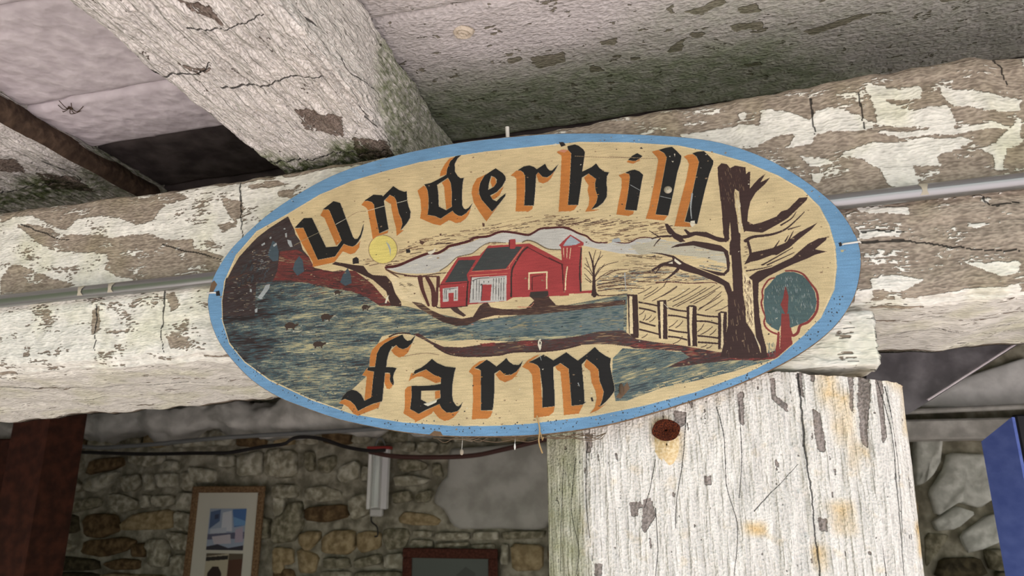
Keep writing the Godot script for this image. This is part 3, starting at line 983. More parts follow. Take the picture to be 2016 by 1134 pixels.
	vein(bias_crack, 0.0016, [0.1579, 0.4956, 0.1631, 0.5878])
	# lime flakes along the lower arris
	for k in 16:
		var u := rng.randf()
		var v := 0.62 + rng.randf_range(-0.01, 0.03) + (0.12 if k % 3 == 0 else 0.0)
		blot(bias, 90, [u, v, u + rng.randf_range(0.01, 0.05), v - 0.003, u + 0.04, v + 0.006, u, v + 0.005])
	var ck := blurred(bias_crack, 1, W, H)
	var ridged := speckle(W, H, 7, 0.02, 3, 10, 1, true)
	var under := speckle(W, H, 17, 0.03, 3, 16, 1, true)
	var half := int(H * 0.63) * W
	for i in ck.size():
		if i > half:
			if under[i] > 238:
				ck[i] = 255
		elif ridged[i] > 252:
			ck[i] = 255
	var tint := speckle(W, H, 8, 0.006, 4)
	for i in tint.size():
		tint[i] = clampi((tint[i] - 120) * 2, 0, 255)
	M.beam = peel(W, H, {"bias": blurred(bias, 2, W, H), "rag": speckle(W, H, 2, 0.02, 7, 2, 1), "grain": speckle(W, H, 3, 0.13, 5, 18, 1), "fine": speckle(W, H, 4, 0.22, 3, 3, 1),
		"lump": speckle(W, H, 5, 0.03, 4), "crack": ck, "tint": tint, "tint_color": Color(0.95, 0.955, 0.89), "paint": Color8(232, 230, 220), "wood": Color8(172, 160, 144), "wood_dark": Color8(122, 111, 99),
		"kn": 1.0, "kg": 0.4, "kf": 0.55, "relief": 0.5, "lines": 200})
	var n := FastNoiseLite.new()
	n.frequency = 6.0
	n.fractal_octaves = 4
	n.seed = 9
	var rows := PackedFloat32Array([0.0, 0.1, 0.18])
	for k in 9:
		rows.append(0.22 + 0.006 * k)
	for k in 40:
		rows.append(0.275 + 0.325 * k / 39.0)
	for k in 10:
		rows.append(0.605 + 0.005 * k)
	for k in 18:
		rows.append(0.66 + 0.34 * k / 17.0)
	rows.append(1.02)
	rows.append(1.3)
	var nu := 420
	var pts := PackedVector3Array()
	var uvs := PackedVector2Array()
	for v in rows:
		for i in nu:
			var t0 := i / float(nu - 1)
			var x := lerpf(-1.2, 0.7, (t0 - 0.1) / 0.8)
			if t0 < 0.1:
				x = lerpf(-3.69, -1.2, t0 / 0.1)
			elif t0 > 0.9:
				x = lerpf(0.7, 3.19, (t0 - 0.9) / 0.1)
			var yt := EYE + along(BEAM_TOP, x) + n.get_noise_2d(x * 2.5, 7.0) * 0.004
			var yb := EYE + along(BEAM_EDGE, x) + n.get_noise_2d(x * 2.0, 17.0) * 0.004
			var yu := EYE + along(BEAM_UNDER, x) + n.get_noise_2d(x * 2.0, 27.0) * 0.005
			var p: Vector3
			var rough := n.get_noise_2d(x, v * 1.5) * 0.003 + n.get_noise_2d(x * 0.6, v * 9.0) * 0.0035 + n.get_noise_2d(x * 4.0, v * 6.0) * 0.0012
			if v <= 0.25:
				p = Vector3(x, yt + rough * 0.5, lerpf(-1.04, -0.806, v / 0.25))
			elif v <= 0.62:
				var t := (v - 0.25) / 0.37
				p = Vector3(x, lerpf(yt, yb, t), -0.803 + rough)
			elif v <= 1.0:
				var t := (v - 0.62) / 0.38
				p = Vector3(x, lerpf(yb, yu, t) + rough, lerpf(-0.806, -1.02, t))
			else:
				p = Vector3(x, lerpf(yu, yt, clampf((v - 1.02) / 0.28, 0.0, 1.0)), -1.035)
			# worn arrises
			var at_top := absf(v - 0.25)
			if at_top < 0.03:
				var e := 1.0 - at_top / 0.03
				p.y -= 0.009 * e * e
				p.z -= 0.009 * e * e
			var at_low := absf(v - 0.62)
			if at_low < 0.03:
				var e := 1.0 - at_low / 0.03
				p.y += 0.006 * e * e
				p.z -= 0.006 * e * e
			pts.append(p)
			uvs.append(Vector2(0.002 + pingpong((x + 0.97) / 1.4, 0.996), v))
	var o := thing("front_beam", "long heavy rough hewn beam with peeling white paint behind the oval sign, bare at its right", "beam")
	part("timber", lattice(pts, uvs, nu, rows.size()), M.beam, o)


# ---------------------------------------------------------------- rafters
func rafter_mesh(x0: float, x1: float, low: float, top: float, seed_n: int, lean: float, fine: bool, shift: float) -> ArrayMesh:
	var n := FastNoiseLite.new()
	n.frequency = 7.0
	n.fractal_octaves = 5
	n.seed = seed_n
	var wid := x1 - x0
	var total := 0.13 + wid + 0.14
	var nu := 190 if fine else 70
	var zs := PackedFloat32Array()
	var near := 260 if fine else 90
	for k in near:
		zs.append(lerpf(-0.28, -1.06, k / float(near - 1)))
	for k in 8:
		zs.append(lerpf(-1.2, -3.25, k / 7.0))
	var pts := PackedVector3Array()
	var uvs := PackedVector2Array()
	for j in range(-1, zs.size()):
		var z := zs[maxi(j, 0)]
		for i in nu:
			var s := total * i / (nu - 1)
			var p: Vector3
			var out: Vector3
			var wave := n.get_noise_2d(z * 1.2, 50.0) * 0.006
			if s < 0.13:
				p = Vector3(x0 - lean * (0.13 - s) + wave, low + top * (1.0 - s / 0.13), z)
				out = Vector3(-1, 0, 0)
			elif s < 0.13 + wid:
				p = Vector3(x0 + (s - 0.13), low, z)
				out = Vector3(0, -1, 0)
			else:
				var t := (s - 0.13 - wid) / 0.14
				p = Vector3(x1 + wave * 0.6, low + top * t, z)
				out = Vector3(1, 0, 0)
			p.y += 0.045 * (p.x - x0)
			var c0 := absf(s - 0.13)
			var c1 := absf(s - 0.13 - wid)
			var rnd := minf(c0, c1)
			if rnd < 0.014:
				var e := 1.0 - rnd / 0.014
				p += Vector3(1.0 if c0 < c1 else -1.0, 0.8, 0) * 0.005 * e * e
			var d := n.get_noise_2d(s * 2.2, z * 0.7) * 0.006 + n.get_noise_2d(s * 9.0, z * 1.6) * 0.0035 + n.get_noise_2d(s * 14.0, z * 6.0) * 0.0024 + n.get_noise_2d(s * 32.0, z * 1.1 + 40.0) * 0.002
			p += out * d
			if j < 0:
				p = Vector3((x0 + x1) / 2, low + top / 2, z + 0.004)
			pts.append(p)
			uvs.append(Vector2(pingpong((-0.28 - z) / 0.8 - shift, 0.998), s / total))
	return lattice(pts, uvs, nu, zs.size() + 1)


func build_rafters() -> void:
	var W := 1536
	var H := 1152
	var bias := grey(256, 192, 200)
	blot(bias, 90, [0.25, 0.50, 0.28, 0.51, 0.30, 0.545, 0.27, 0.55])
	blot(bias, 80, [0.50, 0.52, 0.56, 0.50, 0.6, 0.58, 0.54, 0.62])
	blot(bias, 70, [0.60, 0.60, 0.68, 0.56, 0.72, 0.66, 0.64, 0.68])
	blot(bias, 90, [0.36, 0.36, 0.39, 0.38, 0.38, 0.42])
	var cracks := grey(1536, 1152, 0)
	vein(cracks, 0.0029, [0.375, 0.30, 0.385, 0.38, 0.37, 0.43])
	vein(cracks, 0.0034, [0.42, 0.40, 0.435, 0.5, 0.425, 0.58, 0.44, 0.66])
	vein(cracks, 0.0021, [0.30, 0.46, 0.31, 0.56, 0.3, 0.64])
	vein(cracks, 0.0025, [0.33, 0.74, 0.42, 0.76, 0.47, 0.73, 0.56, 0.79])
	vein(cracks, 0.0021, [0.20, 0.72, 0.26, 0.78, 0.33, 0.77])
	vein(cracks, 0.0029, [0.56, 0.67, 0.62, 0.69, 0.66, 0.68])
	vein(cracks, 0.0038, [0.655, 0.28, 0.66, 0.4, 0.655, 0.52, 0.665, 0.66])
	var ck := blurred(cracks, 1, W, H)
	var ridged := speckle(W, H, 61, 0.03, 3, 8, 1, true)
	for i in ck.size():
		if ridged[i] > 247:
			ck[i] = 255
	var tint := grey(128, 96, 0)
	blot(tint, 200, [0.63, 0.2, 0.7, 0.2, 0.7, 0.66, 0.62, 0.6, 0.655, 0.45])
	blot(tint, 120, [0.56, 0.92, 0.60, 0.72, 0.66, 0.66, 0.72, 0.66, 0.72, 1.0, 0.56, 1.0])
	blot(tint, 95, [0.7, 0.0, 1.0, 0.0, 1.0, 1.0, 0.7, 1.0])
	var tb := blurred(tint, 6, W, H)
	var mottled := speckle(W, H, 62, 0.03, 5)
	for i in tb.size():
		tb[i] = clampi(int(tb[i] * clampf((mottled[i] - 40) / 110.0, 0.0, 1.4)), 0, 255)
	var look := {"bias": blurred(bias, 1, W, H), "rag": speckle(W, H, 63, 0.02, 5, 2, 1), "grain": speckle(W, H, 64, 0.055, 4, 26, 1), "fine": speckle(W, H, 65, 0.16, 4, 2, 1), "lump": speckle(W, H, 66, 0.014, 4, 2, 1),
		"crack": ck, "tint": tb, "tint_color": Color(0.44, 0.5, 0.34), "paint": Color8(236, 232, 226), "wood": Color8(150, 138, 128), "wood_dark": Color8(104, 92, 84), "kn": 0.6, "kg": 0.3, "kf": 0.3, "relief": 1.0, "lumpy": 0.25, "ridge": 0.75, "lines": 200}
	M.rafter = peel(W, H, look)
	var o := thing("rafter", "broad white rafter above the sign's left half, thick with cracked whitewash", "rafter")
	part("timber", rafter_mesh(-0.512, -0.328, EYE + 0.428, 0.127, 5, 0.12, true, 0.0), M.rafter, o)
	o = thing("rafter", "mossy white timber at the left edge with a bare brown corner", "rafter")
	part("timber", rafter_mesh(-1.3, -0.9, EYE + 0.51, 0.03, 6, 0.0, true, 0.2), M.rafter, o)
	part("bare_side", loft(12, 60, func(u: float, v: float) -> Vector3:
		var z := lerpf(-0.3, -1.06, v)
		return Vector3(-0.903 + 0.011 * sin(u * PI) + 0.0016 * sin(z * 60.0 + u * 3.0), EYE + 0.506 + 0.04 * u, z), func(u: float, v: float) -> Vector2: return Vector2(u, v)), M.bare, o, Vector3.ZERO, "bare brown side of the timber")


# ---------------------------------------------------------------- the post under the beam
func build_post() -> void:
	var W := 1024
	var H := 1024
	var bias := grey(512, 512, 202)
	blot(bias, 40, [0.6124, 0.0317, 0.6237, 0.0321, 0.623, 0.0739, 0.6459, 0.0923, 0.646, 0.1122, 0.6285, 0.0977, 0.6133, 0.0795])
	blot(bias, 40, [0.7001, 0.1055, 0.7124, 0.114, 0.7178, 0.1805, 0.7176, 0.2009, 0.7025, 0.2006, 0.6987, 0.1574])
	blot(bias, 40, [0.8116, 0.0189, 0.83, 0.0278, 0.826, 0.0917, 0.8081, 0.1956, 0.7969, 0.1842, 0.7988, 0.1024])
	blot(bias, 40, [0.844, 0.0366, 0.8575, 0.0406, 0.8532, 0.174, 0.8433, 0.185])
	blot(bias, 40, [0.7892, 0.0227, 0.7967, 0.0325, 0.7858, 0.1193, 0.7815, 0.102])
	blot(bias, 40, [0.5368, 0.0653, 0.5488, 0.0596, 0.5437, 0.1425, 0.5357, 0.1306])
	blot(bias, 40, [0.3861, 0.1006, 0.4166, 0.1063, 0.4086, 0.1372, 0.3919, 0.1392])
	blot(bias, 40, [0.3052, 0.3074, 0.3195, 0.3017, 0.3312, 0.3414, 0.3035, 0.3807, 0.2948, 0.3696])
	blot(bias, 40, [0.2719, 0.3131, 0.2909, 0.3108, 0.2893, 0.3415, 0.2752, 0.3415])
	blot(bias, 40, [0.4443, 0.2544, 0.4616, 0.2523, 0.4599, 0.2738, 0.4462, 0.2738])
	blot(bias, 40, [0.6858, 0.3459, 0.7004, 0.348, 0.6997, 0.3726, 0.686, 0.3726])
	blot(bias, 40, [0.1834, 0.4487, 0.201, 0.4507, 0.1965, 0.4749, 0.1824, 0.4752])
	blot(bias, 40, [0.1695, 0.1465, 0.1892, 0.153, 0.1828, 0.1952, 0.1729, 0.195])
	blot(bias, 40, [0.6736, 0.022, 0.6852, 0.0188, 0.6812, 0.0757, 0.6729, 0.0695])
	blot(bias, 40, [0.7049, 0.0231, 0.7138, 0.0235, 0.7115, 0.0436, 0.7049, 0.0434])
	for k in 70:
		var u := rng.randf()
		var v := rng.randf()
		blot(bias, 96, [u, v, u + 0.006, v + 0.004, u + 0.005, v + rng.randf_range(0.01, 0.04), u + 0.001, v + 0.012])
	var cracks := grey(1024, 1024, 0)
	vein(cracks, 0.004, [0.6758, 0.022, 0.6753, 0.099, 0.6729, 0.2025, 0.6761, 0.2806, 0.6749, 0.3674, 0.6742, 0.4662, 0.6723, 0.5537])
	vein(cracks, 0.0015, [0.4856, 0.0937, 0.4972, 0.165, 0.4943, 0.2684, 0.5, 0.3077, 0.5103, 0.3684, 0.4939, 0.4695])
	vein(cracks, 0.0015, [0.4136, 0.1158, 0.4012, 0.2101, 0.3796, 0.3075, 0.3732, 0.3692])
	vein(cracks, 0.0015, [0.5387, 0.0833, 0.533, 0.2119, 0.5195, 0.3022])
	vein(cracks, 0.0015, [0.3363, 0.2151, 0.3208, 0.2788, 0.3042, 0.3245])
	vein(cracks, 0.0015, [0.8454, 0.0343, 0.8655, 0.1608, 0.8633, 0.3242, 0.8586, 0.4628])
	vein(cracks, 0.0015, [0.8637, 0.0582, 0.8734, 0.2164, 0.8659, 0.3767])
	vein(cracks, 0.0015, [0.549, 0.331, 0.5926, 0.2891, 0.6557, 0.2293])
	vein(cracks, 0.0015, [0.1055, 0.2061, 0.0966, 0.3246, 0.0873, 0.477])
	vein(cracks, 0.0015, [0.1429, 0.2066, 0.1248, 0.3246, 0.1428, 0.4158, 0.1351, 0.4761])
	vein(cracks, 0.0015, [0.1749, 0.1709, 0.1669, 0.3014, 0.1735, 0.393])
	vein(cracks, 0.0015, [0.3299, 0.3245, 0.3304, 0.4137, 0.3212, 0.4727])
	var ck := blurred(cracks, 1, W, H)
	var ridged := speckle(W, H, 71, 0.03, 3, 1, 9, true)
	for j in H:
		for i in W:
			var k := j * W + i
			var lim := 236 if i < 190 or i > 880 else 253
			if ridged[k] > lim:
				ck[k] = 255
	var tint := grey(256, 256, 0)
	blot(tint, 110, [0.70, 0.0, 0.76, 0.0, 0.8, 0.2, 0.77, 0.25, 0.73, 0.12])
	blot(tint, 120, [0.83, 0.0, 0.97, 0.0, 0.98, 0.4, 0.94, 0.4, 0.91, 0.1])
	blot(tint, 150, [0.70, 0.31, 0.75, 0.30, 0.76, 0.37, 0.71, 0.38])
	blot(tint, 220, [0.525, 0.37, 0.56, 0.365, 0.575, 0.38, 0.53, 0.385])
	blot(tint, 230, [0.675, 0.4, 0.69, 0.4, 0.695, 0.56, 0.685, 0.56])
	blot(tint, 200, [0.9, 0.35, 0.93, 0.36, 0.935, 0.42, 0.91, 0.42])
	blot(tint, 190, [0.335, 0.13, 0.39, 0.12, 0.4, 0.2, 0.37, 0.225, 0.345, 0.2])
	var tb := blurred(tint, 6, W, H)
	var mottled := speckle(W, H, 72, 0.012, 4)
	for i in tb.size():
		tb[i] = clampi(int(tb[i] * (0.3 + mottled[i] / 255.0)) + maxi(mottled[i] - 190, 0), 0, 255)
	var shade_and_algae := grey(128, 128, 0)  # green growth and the left chamfer's shade, painted together as one tint
	blot(shade_and_algae, 200, [0.0, 0.0, 0.15, 0.0, 0.17, 0.5, 0.16, 1.0, 0.0, 1.0])
	var ab := blurred(shade_and_algae, 4, W, H)
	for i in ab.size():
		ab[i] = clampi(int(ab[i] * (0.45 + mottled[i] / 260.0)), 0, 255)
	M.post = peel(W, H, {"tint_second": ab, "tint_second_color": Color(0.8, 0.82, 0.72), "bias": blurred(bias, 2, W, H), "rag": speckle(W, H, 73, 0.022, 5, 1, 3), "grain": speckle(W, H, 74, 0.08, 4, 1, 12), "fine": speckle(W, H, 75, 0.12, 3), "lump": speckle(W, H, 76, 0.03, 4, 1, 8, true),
		"crack": ck, "tint": tb, "tint_color": Color(0.95, 0.82, 0.6), "paint": Color8(232, 228, 220), "wood": Color8(158, 148, 142), "wood_dark": Color8(112, 104, 98), "kn": 0.5, "kg": 0.35, "kf": 0.2, "relief": 0.6, "lumpy": 0.3, "ridge": 0.5, "lines": 200})
	var n := FastNoiseLite.new()
	n.frequency = 8.0
	n.fractal_octaves = 4
	n.seed = 12
	# plan of the post, from its back left round the front to the back right
	var plan := pairs([-0.142, -1.06, -0.142, -0.9, -0.142, -0.866, -0.13, -0.846, -0.106, -0.818, -0.092, -0.802, -0.08, -0.796, -0.02, -0.795, 0.06, -0.795, 0.14, -0.795, 0.21, -0.796, 0.226, -0.8, 0.24, -0.814, 0.25, -0.834, 0.2515, -0.87, 0.2515, -1.06, 0.06, -1.07])
	var ring := PackedVector2Array()
	for i in plan.size() - 1:
		var m := 26 if i in [6, 7, 8, 9] else 6
		for k in m:
			ring.append(plan[i].lerp(plan[i + 1], k / float(m)))
	ring.append(plan[plan.size() - 1])
	ring.append(plan[0])
	var ys := PackedFloat32Array()
	for k in 120:
		ys.append(0.12 - 0.3 * k / 119.0)
	for k in 8:
		ys.append(lerpf(-0.25, -EYE, k / 7.0))
	var pts := PackedVector3Array()
	var uvs := PackedVector2Array()
	var nu := ring.size()
	for j in range(-2, ys.size()):
		for i in nu:
			var q := ring[i]
			var y := ys[maxi(j, 0)]
			var head := 0.118 - 0.12 * maxf(q.x - 0.12, 0.0) - 0.02 * maxf(-q.x, 0.0) + n.get_noise_2d(q.x * 6.0, 3.0) * 0.003
			var d := n.get_noise_2d(q.x * 7.0, y * 0.6) * 0.0035 + n.get_noise_2d(q.x * 2.0, y * 1.5) * 0.002 + n.get_noise_2d(q.x * 20.0, y * 2.5) * 0.0012
			if absf(q.x - (0.122 - 0.07 * (y - 0.12))) < 0.003:
				d -= 0.004
			var p := Vector3(q.x, y, q.y + d)
			p.x += 0.03 * (y - 0.1) if q.x > 0.2 else 0.0
			p.y = minf(y, head)
			if j < 0:
				var s := 0.94 if j == -1 else 0.02
				p = Vector3(lerpf(0.055, p.x, s), head + 0.0005, lerpf(-0.93, p.z, s))
			p.y += EYE
			pts.append(p)
			uvs.append(Vector2((q.x + 0.165) / 0.45 if q.y > -0.88 else (q.x + 0.165 + 0.3 * (q.y + 0.88)) / 0.45, (0.125 + EYE - p.y) / 0.45))
	var o := thing("post", "thick white painted timber post below the right half of the sign", "post")
	part("timber", lattice(pts, uvs, nu, ys.size() + 2), M.post, o)
	# a swollen knot with a rusty hole
	var kn := FastNoiseLite.new()
	kn.frequency = 60.0
	var knot := func(u: float, v: float) -> Vector3:
		var a := -TAU * u
		var r := 1.0 - v
		return Vector3(cos(a) * 0.0135 * r, sin(a) * 0.022 * r - 0.006, 0.001 + 0.007 * (1.0 - r * r) + kn.get_noise_2d(cos(a) * r, sin(a) * r) * 0.0016)
	part("knot", loft(30, 12, knot, func(u: float, v: float) -> Vector2: return Vector2(u, v)), noisy(Color8(196, 168, 118), Color8(230, 214, 180), 0.02, 26.0, 0.05, 77), o, Vector3(-0.0008, EYE + 0.0495, -0.7965), "cream knot swelling out of the post")
	var hole := func(u: float, v: float) -> Vector3:
		var a := -TAU * u
		var r := 1.0 - v
		return Vector3(cos(a) * 0.0148 * r * (1.0 + 0.05 * sin(a * 4.0)), sin(a) * 0.0115 * r, 0.0072 - 0.004 * (1.0 - r) * (1.0 - r) + kn.get_noise_2d(cos(a) * r * 2.0, sin(a) * r * 2.0) * 0.0018)
	part("rusty_hole", loft(30, 10, hole, func(u: float, v: float) -> Vector2: return Vector2(u, v)), noisy(Color8(34, 12, 8), Color8(104, 48, 22), 0.03, 40.0, 0.05, 78), o, Vector3(-0.0005, EYE + 0.0585, -0.7942), "dark rust stained hole")
	# bearing block between post and beam
	var bl := func(u: float, v: float) -> Vector3:
		var t := v * 4.0
		var y0 := EYE + 0.1195
		var y1 := EYE + 0.181
		var x := lerpf(-0.12, 0.2245, clampf((u - 0.02) / 0.96, 0.0, 1.0))
		var p: Vector3
		if t < 1:
			p = Vector3(x, y1, lerpf(-1.02, -0.8, t))
		elif t < 2:
			p = Vector3(x, lerpf(y1, y0, t - 1), -0.8)
		elif t < 3:
			p = Vector3(x, y0, lerpf(-0.8, -1.02, t - 2))
		else:
			p = Vector3(x, lerpf(y0, y1, t - 3), -1.02)
		var nn := n.get_noise_2d(x * 3.0, t * 2.0) * 0.0025
		p += Vector3(0, nn, nn)
		var c := absf(t - roundf(t))
		if c < 0.06:
			p += (Vector3(x, (y0 + y1) / 2, -0.91) - p).normalized() * 0.004 * (1 - c / 0.06)
		if u > 0.97:
			p.x += n.get_noise_2d(t * 3.0, 9.0) * 0.004 - 0.003 * (u - 0.97) / 0.03
		if u < 0.01 or u > 0.99:
			p = Vector3(p.x, (y0 + y1) / 2, -0.91)
		return p
	var b := thing("bearing_block", "short white wooden block wedged between the post top and the beam", "block")
	part("timber", loft(60, 65, bl, func(u: float, v: float) -> Vector2: return Vector2(0.02 + 0.2 * u, 0.68 + 0.4 * absf(v - 0.4))), M.beam, b)


# ---------------------------------------------------------------- the sign
func rays(list: Array, n: int, grow := 0.0) -> PackedVector2Array:
	# an outline given in millimetres, resampled at even angles (metres, y up)
	var p := pairs(list)
	for i in p.size():
		p[i] = Vector2(p[i].x, -p[i].y) / 1000.0
	p.append(p[0])
	p = smoothed(p, 4)
	var o := PackedVector2Array()
	for k in n:
		var a := TAU * (k + 0.37) / n
		var d := Vector2(cos(a) * 0.384, sin(a) * 0.18)
		var far := d * 2.0
		var best := d
		for i in p.size() - 1:
			var x: Variant = Geometry2D.segment_intersects_segment(Vector2.ZERO, far, p[i], p[i + 1])
			if x != null:
				best = x
				break
		o.append(best + best.normalized() * grow)
	return o


func metres(list: Array) -> PackedVector2Array:
	var p := pairs(list)
	for i in p.size():
		p[i] = Vector2(p[i].x, -p[i].y) / 1000.0
	return p


func bridged(outer: PackedVector2Array, hole: PackedVector2Array) -> PackedVector2Array:
	if Geometry2D.is_polygon_clockwise(outer):
		outer.reverse()
	if not Geometry2D.is_polygon_clockwise(hole):
		hole.reverse()
	var bi := 0
	var bj := 0
	var best := 1e9
	for i in outer.size():
		for j in hole.size():
			var d := outer[i].distance_squared_to(hole[j])
			if d < best:
				best = d
				bi = i
				bj = j
	var r := PackedVector2Array()
	for i in outer.size() + 1:
		var v := outer[(bi + i) % outer.size()]
		r.append(v + (Vector2(0.00004, 0.00003) if i == outer.size() else Vector2.ZERO))
	var h := PackedVector2Array()
	for j in hole.size() + 1:
		h.append(hole[(bj + j) % hole.size()] + (Vector2(0.00004, 0.00003) if j == 0 else Vector2.ZERO))
	r.append_array(h)
	return r


func build_sign() -> void:
	var rim: Array = [-385.6, 5, -383.5, -18.2, -376.4, -38.1, -359.9, -64.3, -336.9, -86.7, -310.3, -108.8, -276.3, -129.6, -235.4, -149.6, -194.3, -162.4, -146.6, -171.5, -92.9, -178.3, -40.2, -181.4, 11.3, -181.1, 61.6, -179.4, 110.6, -174.4, 152.3, -168.2, 198.7, -160.2, 243.6, -149.2, 281.3, -132.9, 312, -113.3, 336.5, -92.5, 355.2, -72.6, 368.5, -54.8, 378.6, -33.6, 383.9, -16, 384.4, 3.8, 379.6, 25.8, 371, 47.2, 356.2, 68, 336.8, 85.8, 310.2, 103.2, 278.7, 118.9, 242, 133.4, 199.9, 146.9, 157.3, 159, 114.3, 169.1, 70.6, 175.6, 26.2, 179.1, -19.2, 179.3, -65.7, 177.8, -113.4, 173, -162.8, 164, -200.9, 155, -240.3, 141.7, -274.2, 128.8, -309.6, 108.8, -338.1, 84.8, -362.1, 58.5, -377.3, 31.8]
	var field: Array = [-364.8, 4.9, -364.3, -21, -351.6, -55.4, -325.9, -85.1, -285.6, -104.5, -241.5, -127.7, -196.6, -143, -152.5, -151.8, -108.3, -159, -65.4, -162, -23.3, -164.3, 39.5, -164.2, 90.8, -164.5, 149.4, -157.3, 206.5, -146.9, 242.5, -134.6, 277.8, -118.8, 311.1, -98.7, 335.1, -79.3, 349.9, -58.2, 357.1, -36.5, 360.3, -12.1, 359.1, 10.4, 353.7, 35.1, 337.3, 64.3, 317.4, 82.7, 290.6, 104.5, 256.4, 120.2, 204.2, 137.5, 152, 149.8, 99, 159.1, 26.3, 166, -13.5, 167.3, -59.4, 166.3, -118.1, 161, -179.1, 150.4, -232.7, 132.5, -288.8, 107.7, -324.4, 84.1, -347.8, 60.4, -361.1, 30.7]
	paint_sign(field)
	var face := StandardMaterial3D.new()
	face.albedo_texture = ImageTexture.create_from_image(art)
	face.roughness = 0.6
	face.metallic_specular = 0.3
	face.uv1_scale = Vector3(1000.0 * K / TW, -1000.0 * K / TH, 1)
	face.uv1_offset = Vector3(0.5, 0.5, 0)
	var o := thing("farm_sign", "oval painted wooden sign reading Underhill Farm, blue rimmed, with a red barn scene", "sign", SIGN)
	var n := 180
	var out := rays(rim, n)
	var inn := rays(field, n)
	var edge := PackedVector2Array()
	for i in n:
		edge.append(out[i] - out[i].normalized() * 0.0008)
	part("board", slab(out, -0.009, -0.0004), M.rim, o, Vector3.ZERO, "bare plywood edge and back of the sign")
	part("painted_scene", slab(inn, -0.0006, 0.0), face, o, Vector3.ZERO, "cream field painted with barn, silo, meadow, fence and bare tree")
	var st := SurfaceTool.new()
	st.begin(Mesh.PRIMITIVE_TRIANGLES)
	st.set_smooth_group(-1)
	for i in n:
		var a := edge[i]
		var b := edge[(i + 1) % n]
		var c := inn[(i + 1) % n] * 0.9995
		var d := inn[i] * 0.9995
		var z := 0.0003
		tri(st, Vector3(a.x, a.y, z), Vector3(d.x, d.y, z), Vector3(c.x, c.y, z), a, d, c)
		tri(st, Vector3(a.x, a.y, z), Vector3(c.x, c.y, z), Vector3(b.x, b.y, z), a, c, b)
		tri(st, Vector3(a.x, a.y, -0.0006), Vector3(a.x, a.y, z), Vector3(b.x, b.y, z), a, a, b)
		tri(st, Vector3(a.x, a.y, -0.0006), Vector3(b.x, b.y, z), Vector3(b.x, b.y, -0.0006), a, b, b)
	st.generate_normals()
	part("painted_border", st.commit(), face, o, Vector3.ZERO, "sky blue band round the rim")
	for l in lettering():
		var p := metres(l[1])
		if l[3].size():
			p = bridged(p, metres(l[3]))
		var g := part("letter", slab(p, 0.0, 0.0007), face, o, Vector3.ZERO, "black blackletter stroke of the lettering")
		for s in l[2] + l[4]:
			part("drop_shadow", slab(metres(s), 0.0, 0.0004), face, g, Vector3.ZERO, "orange shadow beside the black letter")
	# fixings that belong to the board
	part("screw", loft(18, 7, func(u: float, v: float) -> Vector3: return Vector3(cos(-TAU * u) * 0.0048 * (1 - v), sin(-TAU * u) * 0.0048 * (1 - v), 0.0022 * sqrt(maxf(1.0 - (1 - v) * (1 - v), 0.0))), func(u: float, v: float) -> Vector2: return Vector2(u, v)), plain(Color8(168, 160, 140), 0.45, 0.5), o, Vector3(0.1916, 0.0931, 0.0004), "worn screw head through the lettering")
	var wire := func(pts: Array) -> PackedVector3Array:
		var r := PackedVector3Array()
		for q in pts:
			r.append(q)
		return r
	part("wire_tie", tube(wire.call([Vector3(0.367, 0.0133, -0.004), Vector3(0.3685, 0.0136, 0.0018), Vector3(0.376, 0.0142, 0.0016), Vector3(0.3845, 0.015, 0.0012), Vector3(0.3868, 0.0153, -0.004), Vector3(0.384, 0.016, -0.012), Vector3(0.37, 0.03, -0.016)]), 0.0011, 8), M.wire, o, Vector3.ZERO, "pale wire looped through a hole at the right end")
	part("wire_tie", tube(wire.call([Vector3(-0.3745, 0.0064, -0.004), Vector3(-0.3755, 0.0065, 0.0016), Vector3(-0.380, 0.0067, 0.0016), Vector3(-0.3862, 0.0068, 0.0008), Vector3(-0.3872, 0.0069, -0.006), Vector3(-0.38, 0.007, -0.014)]), 0.0011, 8), M.wire, o, Vector3.ZERO, "pale wire looped through a hole at the left end")


func paint_sign(field: Array) -> void:
	art = Image.create_empty(TW, TH, false, Image.FORMAT_RGB8)
	art.fill(INK.blue)
	fill("cream_light", field)
	var c: Array = []
	for i in range(0, field.size(), 2):
		c.append(field[i] * 0.9965)
		c.append(field[i + 1] * 0.9955)
	fill("cream", c)
	streaks(["cream", "cream_light", "cream", "cream"], 500, 12, 60, 0.6, -3, c)
	brushwork()
	surround(field)
	for l in lettering():
		for s in l[2]:
			halo("cream_light", s, 0.5)
			fill("orange", s)
	for l in lettering():
		halo("cream_light", l[1], 0.62)
		fill("black", l[1])
		if l[3].size():
			fill("cream", l[3])
			for s in l[4]:
				fill("orange", s)
			halo("cream_light", l[3], 0.3)
	amber_tips()
	fill("sun", sun_disc())
	age()
	weather()


func surround(field: Array) -> void:
	# the blue band is painted last, over the ragged ends of the brushwork
	var p := canvas(field)
	for y in TH:
		var lo := TW / 2
		var hi := TW / 2
		for i in p.size():
			var a := p[i]
			var b := p[(i + 1) % p.size()]
			if (a.y <= y + 0.5) != (b.y <= y + 0.5):
				var x := int(a.x + (y + 0.5 - a.y) / (b.y - a.y) * (b.x - a.x))
				lo = mini(lo, x)
				hi = maxi(hi, x)
		art.fill_rect(Rect2i(0, y, lo, 1), INK.blue)
		art.fill_rect(Rect2i(hi, y, TW - hi, 1), INK.blue)
	halo("cream_light", field, 0.9)


